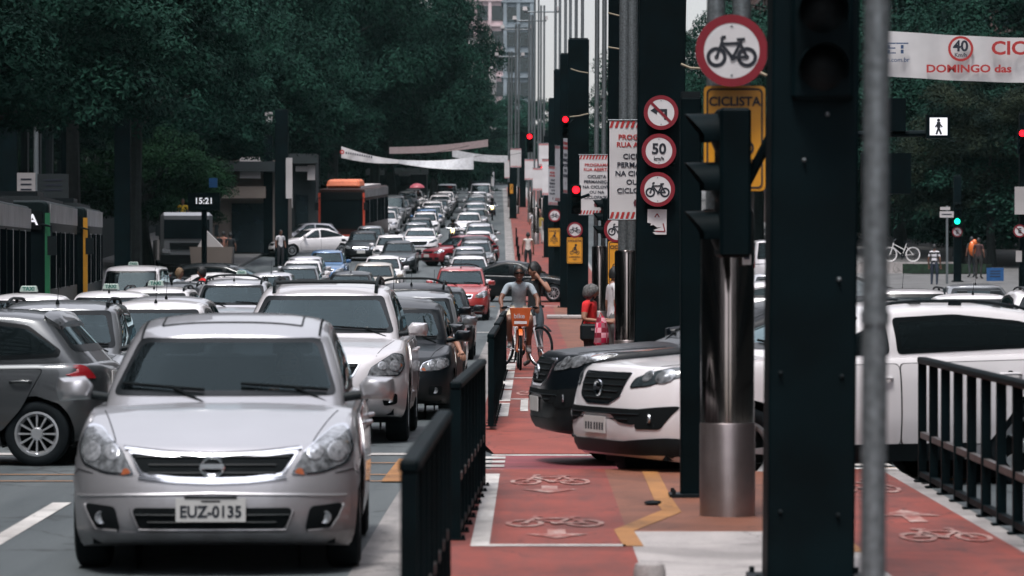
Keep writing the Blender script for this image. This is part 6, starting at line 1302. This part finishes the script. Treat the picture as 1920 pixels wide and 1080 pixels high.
for o in bsuv.children:
    if o.name.startswith('headlight'): o.material_slots[0].link = 'OBJECT'; o.material_slots[0].material = LENS
spp = [o for o in sp.children if o.name.startswith('number_plate')][0]; q = MODELS['suv'].plate_at; b = MB()
for i in range(7): b.box((q[0]-.15+i*.05+(.012 if i > 2 else 0), q[1]+.002, q[2]-.012), (.03, .004, .06))
b.build('plate_characters', INK, spp)
car('hatch', 'graphite', 0, 0, 'dark grey hatchback cut by the left picture edge, turning across the avenue', radians(-95), centre=(-5.80, 35.05)); car('saloon', 'black', 0, 0, 'black saloon crossing the cycle path behind the cyclist', radians(80), centre=(PX(974, 132), 132.))
car('estate', 'grey', -5.02, 38.2, 'grey estate with roof rails above the dark hatchback at the left edge', radians(2)); car('hatch', 'white', PX(262, 45.4), 45.4, 'white hatchback mostly hidden behind the big silver hatchback', 0); car('hatch', 'silver', PX(286, 52), 52, 'silver hatchback with a roof aerial left of the pale off road car', 0)

T2 = LANE[1]; T3 = LANE[2]
car('hatch', 'white', PX(180, 63), 63, 'white taxi with its sign just above the grey estate at the left', 0, True, group='white taxis'); car('estate', 'white', PX(268, 66), 66, 'white estate taxi with roof rails, sign half way to the pale off road car', 0, True, group='white taxis')
car('van', 'white', PX(236, 104), 104, 'white van like taxi with a teal sign below the yellow edged bus', 0, True, group='white taxis', zoff=-.25); car('estate', 'dark grey', PX(305, 77), 77, 'dark estate with black roof rails left of the bearded man', 0)
car('mpv', 'silver', PX(424, 74), 74, 'silver people carrier with a dark roof rack left of the pale off road car', 0, group=T2); car('saloon', 'white', PX(440, 103), 103, 'white saloon taxi with a teal sign behind the silver people carrier', 0, True, group='white taxis')
car('saloon', 'white', PX(15, 58), 58, 'white saloon taxi at the left picture edge under the first bus', 0, True, group='white taxis')
car('hatch', 'silver', PX(342, 85), 85, 'silver hatchback just in front of the fair haired person', 0, group=T3); car('saloon', 'pearl', PX(404, 96.5), 96.5, 'pale saloon just behind the bearded man in red', 0, group=T3)
car('suv', 'dark grey', 0, 0, 'long dark off road car seen from its side behind the taxis', radians(80), centre=(PX(437, 121), 121)); car('saloon', 'white', 0, 0, 'white saloon seen from its side next to the bearded man', radians(-100), centre=(PX(384, 112), 112))
car('hatch', 'silver', PX(500, 110), 110, 'silver hatchback right of the long dark off road car', 0, group=T3)
for model, col, px, D, lab, g in (('saloon', 'grey', 552, 122, 'grey saloon, lowest of three stacked car fronts left of the blue car', T3), ('saloon', 'white', 560, 131, 'white saloon in the middle of three stacked cars left of the blue car', T3), ('hatch', 'silver', 566, 138, 'silver hatchback, uppermost of three stacked cars left of the blue car', T3), ('hatch', 'blue', 608, 150, 'blue hatchback before the orange bus', T3),
    ('hatch', 'dark grey', 652, 112, 'dark hatchback with a roof aerial above the pale off road car', T2), ('saloon', 'beige', 696, 127, 'beige pink roofed saloon in the second lane', T2), ('hatch', 'white', 714, 139, 'white hatchback behind the beige roofed saloon', T2), ('saloon', 'dark grey', 744, 167, 'dark saloon standing alone in the gap before the white pickup like car', T2),
    ('saloon', 'black', 677, 183, 'black saloon right in front of the orange bus', T3), ('hatch', 'grey', 690, 192, 'grey hatchback between the black saloon and the orange bus', T3), ('hatch', 'white', 730, 176, 'white hatchback just left of and behind the lone dark saloon', T2), ('suv', 'white', 786, 184, 'white off road car facing us, tallest in the second lane', T2)):
    car(model, col, PX(px, D), D, lab, 0, group=g, bend=False)
car('saloon', 'white', 0, 0, 'white saloon turned sideways in front of the orange bus', radians(-68), centre=(PX(586, 190), 190)); car('hatch', 'silver', 0, 0, 'silver hatchback turned sideways behind the white sideways saloon', radians(-75), centre=(PX(570, 200), 200)); car('hatch', 'dark red', 0, 0, 'dark red hatchback edging sideways between the lanes', radians(-52), centre=(PX(862, 178), 178))
ORD = ['first', 'second', 'third', 'fourth', 'fifth', 'sixth', 'seventh', 'eighth', 'ninth', 'tenth', 'eleventh', 'twelfth', 'thirteenth', 'fourteenth', 'fifteenth', 'sixteenth']
def queue(Xs, D0, gap, seq, phrase, g):
    D = D0
    for i, (m, c) in enumerate(seq):
        dev = RNG.uniform(-.18, .18); car(m, c, Xs+dev, D, f'{c} {KIND[m]}, {ORD[i]} {phrase}', radians(RNG.uniform(-1, 1)), group=g); D += MODELS[m].L+gap+RNG.uniform(0, 1.6)
queue(-2.35, 138.5, 3.4, [('saloon', 'white'), ('hatch', 'dark grey'), ('saloon', 'silver'), ('estate', 'grey'), ('saloon', 'black'), ('hatch', 'white'), ('mpv', 'silver'), ('saloon', 'dark grey')], 'in line by the cycle path beyond the crossing saloon', LANE[0])
queue(-3.0, 222, 7., [('saloon', 'white'), ('hatch', 'grey'), ('suv', 'silver'), ('saloon', 'black'), ('mpv', 'grey'), ('hatch', 'white'), ('saloon', 'silver'), ('van', 'white'), ('hatch', 'white'), ('saloon', 'grey')], 'of the far end queue by the cycle path', LANE[0])
queue(-5.8, 199, 5.5, [('hatch', 'grey'), ('saloon', 'dark grey'), ('estate', 'white'), ('hatch', 'blue'), ('saloon', 'silver'), ('estate', 'white'), ('hatch', 'grey'), ('suv', 'white'), ('saloon', 'silver'), ('hatch', 'white'), ('van', 'grey'), ('saloon', 'white')], 'of the second lane queue beyond the white pickup like car', T2)
queue(-8.4, 216, 6.5, [('hatch', 'silver'), ('saloon', 'white'), ('saloon', 'silver'), ('van', 'grey'), ('hatch', 'white'), ('saloon', 'dark grey'), ('mpv', 'silver'), ('saloon', 'white'), ('hatch', 'grey')], 'of the third lane queue right of the orange bus', T3)
# right carriageway, seen from behind
RG = 'cars driving away on the right carriageway'
for m, c, px, D, lab in (('estate', 'pearl', 1672, 68, 'pale roofed estate driving away right of the grey pipe post'), ('saloon', 'white', 1786, 63, 'white saloon roof just above the white off road car at the right'), ('suv', 'white', 1928, 60, 'white off road car at the right picture edge seen from behind'), ('hatch', 'pearl', 1437, 92, 'white hatchback with red tail lights right of the polished mast base'), ('hatch', 'dark red', 1300, 78, 'dark red hatchback seen between the posts behind the white off road car'), ('van', 'white', 1290, 116, 'white van seen between the broad black post and the slim one'), ('van', 'pearl', 1440, 150, 'pale van far behind the white hatchback with red tail lights'), ('saloon', 'grey', 1800, 84, 'grey saloon driving away below the striped person'), ('saloon', 'silver', 1440, 112, 'silver saloon between the white hatchback and the pale far van')):
    car(m, c, PX(px, D), D, lab, pi, group=RG, bend=False)
# the arm out of the black car's window
bc = blk.location
person('driver of the black hatchback resting an arm out of the window', (bc.x, bc.y, bc.z), radians(-1), (SKIN, fabric('dark_blue', (.02, .03, .05)), fabric('black', (.012, .014, .016)), mat('shoe_black', (.03, .03, .03))),
       dict(pelvis=(.36, .30, .52), waist=(.36, .34, .66), chest=(.36, .37, .86), neck=(.36, .36, 1.03), head=(.36, .34, 1.17), sh=(.2, .36, .98), el=(.2, .1, .8), wr=(.2, -.2, .9), hip=(.1, .28, .5), kn=(.1, -.15, .58), an=(.1, -.4, .3), toe=(.1, -.55, .3)),
       {'shR': (.53, .36, .98), 'elR': (.79, .20, .93), 'wrR': (.86, -.02, .80), 'shL': (.2, .36, .98), 'elL': (.2, .1, .82), 'wrL': (.3, -.16, .93), 'hipR': (.46, .28, .5), 'hipL': (.27, .28, .5), 'knR': (.48, -.15, .58), 'knL': (.25, -.15, .58), 'anR': (.48, -.4, .32), 'anL': (.25, -.4, .32), 'toeR': (.48, -.55, .3), 'toeL': (.25, -.55, .3)}, .5, 'long', HAIRB, 0, grip=.35)
vc = vera.location
person('driver of the big pale off road car with hands on the wheel', (vc.x, vc.y, vc.z), 0, (SKIN, fabric('white', (.58, .57, .60)), fabric('black', (.012, .014, .016)), mat('shoe_black', (.03, .03, .03))),
       dict(pelvis=(.38, .05, .66), waist=(.38, .10, .82), chest=(.38, .13, 1.02), neck=(.38, .12, 1.20), head=(.38, .08, 1.34)), {'shR': (.56, .12, 1.14), 'shL': (.2, .12, 1.14), 'elR': (.62, -.10, 1.0), 'elL': (.15, -.1, 1.0), 'wrR': (.50, -.34, 1.14), 'wrL': (.26, -.34, 1.14), 'hipR': (.48, .05, .64), 'hipL': (.28, .05, .64), 'knR': (.5, -.4, .74), 'knL': (.28, -.4, .74), 'anR': (.5, -.65, .45), 'anL': (.28, -.65, .45), 'toeR': (.5, -.8, .42), 'toeL': (.28, -.8, .42)}, 1.2, 'long', HAIRB, 0, grip=.8)

hc = hero.location
person('driver seated in the large silver hatchback behind dim glass', (hc.x, hc.y-.02, hc.z), radians(1.5), (SKIN, fabric('pale_grey', (.36, .41, .45)), fabric('black', (.012, .014, .016)), mat('shoe_black', (.03, .03, .03))),
       dict(pelvis=(.36, .10, .50), waist=(.36, .15, .66), chest=(.36, .18, .86), neck=(.36, .17, 1.03), head=(.36, .13, 1.16)), {'shR': (.54, .17, .98), 'shL': (.18, .17, .98), 'elR': (.60, -.04, .84), 'elL': (.13, -.04, .84), 'wrR': (.48, -.24, .97), 'wrL': (.25, -.24, .97), 'hipR': (.46, .1, .48), 'hipL': (.27, .1, .48), 'knR': (.48, -.3, .58), 'knL': (.26, -.3, .58), 'anR': (.48, -.55, .32), 'anL': (.26, -.55, .32), 'toeR': (.48, -.68, .3), 'toeL': (.26, -.68, .3)}, .6, 'long', HAIRB, 0, grip=.8)
# buses
def bus(label, px, D, rz, body, edge, sign, ac=None, L=12., name='bus', H=3.2, lower=None):
    X = PX(px, D); t = thing(name, label, 'bus', (X, D, gz(D)), rz, 'city buses in the bus lane'); t.rotation_euler = (atan2(gz(D+L)-gz(D), L), 0, rz); w = 2.5
    sec = round_poly([(-w/2, .38), (w/2, .38), (w/2, H-.02), (-w/2, H-.02)], .16, 5); mb = MB(); n = len(sec); rows = []
    for y, k in ((.0, .94), (.06, .985), (.2, 1.), (L-.15, 1.), (L, .96)): rows.append([(a*k, y, (b-1.7)*(.5+.5*k)+1.7) for a, b in sec])
    for r in rows: mb.v += r
    for i in range(4):
        for j in range(n): mb.f.append([i*n+j, i*n+(j+1) % n, (i+1)*n+(j+1) % n, (i+1)*n+j]); mb.m.append(0); mb.sm.append(True)
    mb.f += [list(range(n)), list(range(4*n, 5*n))]; mb.m += [0, 0]; mb.sm += [False, False]; mb.build('body', body, t, recalc=True)
    q = MB(); pts = round_poly([(-1.13, 1.05), (1.13, 1.05), (1.13, 2.62), (-1.13, 2.62)], .12); q.prism(pts, lambda a, b, h: (a, -.012+h-.02*(1-(a/1.13)**2), b), .03); q.build('windshield', BUSGL, t, recalc=True)
    q = MB(); q.box((0, -.03, 2.84), (2.2, .06, .40)); o = q.build('destination_display', SEAM, t); lettering(sign, .33, LWHT, o, (1.0, -.07, 2.84), .02, align='RIGHT') if sign else None
    for sx in (-1, 1):
        for k in range(6): y = .45+k*(L-.7)/6; MB().box((sx*(w/2+.004), y+(L-.7)/12, 1.95), (.03, (L-.7)/6-.09, 1.25)).build('side_window', BUSGL, t)
        for k in range(1, 6): y = .45+k*(L-.7)/6; MB().box((sx*(w/2+.008), y, 1.95), (.04, .06, 1.3)).build('window_pillar_streak', SILVERB if k % 2 else PLASTIC, t)  # silver bars imitate reflection streaks on the panes, dark ones are pillars
        q = MB(); q.box((sx*(w/2-.035), -.02, 1.75), (.11, .12, 2.5)); q.build('corner_post', edge, t)
        q = MB(); q.tube([(sx*1.1, -.05, 2.75), (sx*1.3, -.32, 2.7), (sx*1.32, -.34, 2.5)], .025, 8); q.box((sx*1.33, -.34, 2.28), (.2, .1, .42)); q.build('mirror', PLASTIC, t)
        MB().prism(round_poly([(sx*.72-.17, .68), (sx*.72+.17, .68), (sx*.72+.17, .86), (sx*.72-.17, .86)], .05), lambda a, b, h: (a, -.03+h, b), .05).build('headlight', LENS, t, recalc=True)
        for y in (2.6, L-3.2):
            o = MB().lathe([(.0, -.13), (.46, -.13), (.48, -.1), (.48, .1), (.46, .13), (.0, .13)], ax='x', n=24).build('wheel', RUBBER, t, (sx*(w/2-.14), y, .48), recalc=True); MB().lathe([(0, .14), (.1, .15), (.26, .135), (.28, .12)], ax='x', n=20).build('rim', ALLOY, o, recalc=True) if sx > 0 else MB().lathe([(0, -.14), (.1, -.15), (.26, -.135), (.28, -.12)], ax='x', n=20).build('rim', ALLOY, o, recalc=True)
    q = MB(); q.box((0, -.05, .55), (2.46, .14, .36)); q.build('bumper', lower or edge, t); MB().box((0, L*.5, H+.03), (1.9, L*.8, .12)).build('roof_rim', GREYB if not ac else PALEB, t)
    q = MB(); [q.tube([(x, -.04, 1.1), (x+.5, -.05, 1.75)], .015, 6) for x in (-.8, .2)]; q.build('wiper', SEAM, t)
    for sx in (1,): MB().box((w/2+.006, L/2, H-.30), (.02, L-.4, .42)).build('side_fascia', SILVERB, t)
    if ac: o = MB().box((0, 1.9, H+.25), (1.9, 2.6, .42), taper=.88).build('roof_unit', ac, t); o.modifiers.new('bevel', 'BEVEL').width = .1
    else: o = MB().box((0, 5, H+.14), (1.5, 2.2, .2)).build('roof_hatch', PLASTIC, t)
    return t
BUSGL = mat('bus_glass', (.006, .010, .012), rough=.3, coat=.0, spec=.0, var=.3, vscale=.8); SILVERB = mat('bus_silver', (.33, .33, .34), rough=.4, metal=.3, var=.35, vscale=1.2)
bus('orange bus with an orange roof unit facing us in the bus lane', 641, 203, radians(-4), mat('bus_brown', (.035, .016, .014), rough=.4, spec=.1), mat('bus_orange', (.55, .07, .035), rough=.4), '', mat('bus_unit_orange', (.62, .16, .07), rough=.5), H=3.25)
bus('green edged bus with white letters in its display at the left', -15, 82, radians(4), mat('bus_dark', (.008, .014, .015), rough=.4, spec=.05), mat('bus_green', (.015, .14, .06), rough=.4), 'NA', H=3.3, L=12.)
bus('yellow edged bus behind the green edged one', 70, 94.8, radians(4.5), mat('bus_dark', (.008, .014, .015), rough=.4, spec=.05), mat('bus_yellow', (.55, .26, .02), rough=.4), '', H=3.3, L=11.)
bus('first bus cut by the left picture edge', -150, 68, radians(4), mat('bus_dark', (.008, .014, .015), rough=.4, spec=.05), mat('bus_green', (.015, .14, .06), rough=.4), '', H=3.15, L=12.)
# truck under the trees
t = thing('truck', 'white lorry cab parked under the trees left of the street clock', 'truck', (PX(350, 165), 165, gz(165)+.1), radians(8)); q = MB(); q.box((0, 1., 1.55), (2.3, 2., 2.3)); o = q.build('cab', PAINTS['grey'], t); o.modifiers.new('bevel', 'BEVEL').width = .15
MB().box((0, -.02, 1.95), (2.0, .06, .85)).build('windshield', BUSGL, t); MB().box((0, 4.6, 1.05), (2.4, 5., .9)).build('cargo_bed', PALEB, t); MB().box((0, -.06, .62), (2.3, .2, .4)).build('bumper', SEAM, t); MB().box((0, -.02, 1.2), (1.5, .06, .3)).build('grille', SEAM, t)
for sx in (-1, 1):
    MB().box((sx*.9, -.04, 1.0), (.34, .06, .2)).build('headlight', LENS, t); MB().box((sx*1.3, -.05, 1.9), (.16, .1, .5)).build('mirror', PLASTIC, t)
    for y in (1., 5.8): MB().lathe([(0, -.13), (.45, -.13), (.48, 0), (.45, .13), (0, .13)], ax='x', n=20).build('wheel', RUBBER, t, (sx*1., y, .48), recalc=True)
t = thing('cart', 'beige loaded handcart under the street clock', 'cart', (PX(396, 162), 162, gz(162)+.14)); MB().box((0, .4, .75), (1.7, .9, .9), taper=1.1).build('tray', BEIGE, t); q = MB(); q.prism([(-.6, 1.2), (.5, 1.2), (-.2, 1.9)], lambda a, b, h: (a, h, b), .5); q.build('load', PALEB, t, recalc=True)
for sx in (-1, 1): MB().lathe([(0, -.04), (.3, -.04), (.3, .04), (0, .04)], ax='x', n=16).build('wheel', RUBBER, t, (sx*.8, .4, .3), recalc=True)
# motorcycles
def motorbike(px, D, label, jacket, helmet, lit=True):
    X = PX(px, D); z = gz(D); t = thing('motorcycle', label, 'motorcycle', (X, D, z))
    for y in (-.62, .62): o = MB().tube([(0, .27*cos(2*pi*k/24), .27*sin(2*pi*k/24)) for k in range(25)], .05, 8, caps=False).build('wheel', RUBBER, t, (0, y, .32)); MB().lathe([(0, -.02), (.23, -.02), (.23, .02), (0, .02)], ax='x', n=16).build('rim', ALLOY, o, recalc=True)
    q = MB(); q.ball((0, -.1, .78), .2, 0, 12, 8, (.8, 1.6, .8)); q.ball((0, .1, .48), .2, 0, 10, 7, (.8, 1.3, .9)); q.build('tank', PAINTS['dark red'], t); q = MB(); q.box((0, .4, .82), (.24, .75, .1)); q.build('saddle', SEAM, t)
    q = MB(); [q.tube([(s*.08, -.62, .32), (s*.08, -.38, .95)], .03, 6) for s in (-1, 1)]; q.tube([(-.38, -.28, 1.05), (0, -.38, 1.0), (.38, -.28, 1.05)], .018, 6); q.build('fork', CHROME, t)
    MB().lathe([(0, -.1), (.08, -.09), (.1, -.03), (.07, .08)], (0, -.48, .9), 'y', 20).build('headlight', LAMPY if lit else LENS, t, recalc=True); MB().box((0, -.55, .62), (.16, .5, .02)).build('mudguard', SEAM, t)
    p = person(label.replace('motorcycle', 'rider on the motorcycle').replace('with its', 'with the'), (X, D+.18, z-.08), 0, (SKIND, fabric('j'+str(px), jacket), fabric('dark_blue', (.02, .03, .05)), mat('shoe_black', (.03, .03, .03))), RIDE, {'anR': (.2, .1, .42), 'anL': (-.2, .1, .42), 'toeR': (.22, -.08, .38), 'toeL': (-.22, -.08, .38)}, 1.2, 'long', None, 0, group='riders of motorcycles', hands=False)
    MB().ball((0, .04, 1.55), .145, 0, 16, 10, (.92, 1.05, 1.02)).build('helmet', helmet, p); MB().ball((0, -.03, 1.545), .125, 0, 14, 8, (.85, .9, .5)).build('visor', SEAM, p); return t
LAMPY = mat('headlamp_lit', (1., .85, .35), rough=.3, emit=3., var=.02)
motorbike(849, 205, 'motorcycle with its yellow headlamp lit right of the white off road car', (.02, .02, .025), PAINTS['black']); motorbike(923, 262, 'motorcycle with its lamp lit far beside the cycle path', (.02, .02, .03), PAINTS['black']); motorbike(843, 275, 'motorcycle with its rider in pale far between the lanes', (.3, .3, .32), PAINTS['white'], False)
t = thing('umbrella', 'pink umbrella far off above the traffic queue', 'umbrella', P(782, 350, 300)); q = MB(); q.lathe([(0, .28), (.3, .22), (.55, .05), (.62, -.1)], n=16); q.build('canopy', mat('pink', (.5, .12, .16)), t); MB().tube([(0, 0, -1.), (0, 0, .3)], .015, 6).build('handle', SEAM, t)
person('person under the far pink umbrella', (PX(784, 300), 300, PZ(350, 300)-2.0), 0, (SKIND, fabric('black', (.012, .014, .016)), fabric('black', (.012, .014, .016)), mat('shoe_black', (.03, .03, .03))), None, {'wrR': (.12, -.2, 1.2)}, .6, 'long', HAIRB, 0, 1., hands=False)

# air: far trees and towers fade a little
hm = bpy.data.materials.new('haze'); hm.use_nodes = True; hm.node_tree.nodes.clear(); ho = hm.node_tree.nodes.new('ShaderNodeOutputMaterial'); hv = hm.node_tree.nodes.new('ShaderNodeVolumePrincipled')
hv.inputs['Color'].default_value = (.55, .90, .92, 1); hv.inputs['Density'].default_value = HAZE; hm.node_tree.links.new(hv.outputs[0], ho.inputs['Volume'])
h = MB().box((10, 405, 45), (320, 900, 120)).build('haze', hm); h['kind'] = 'stuff'
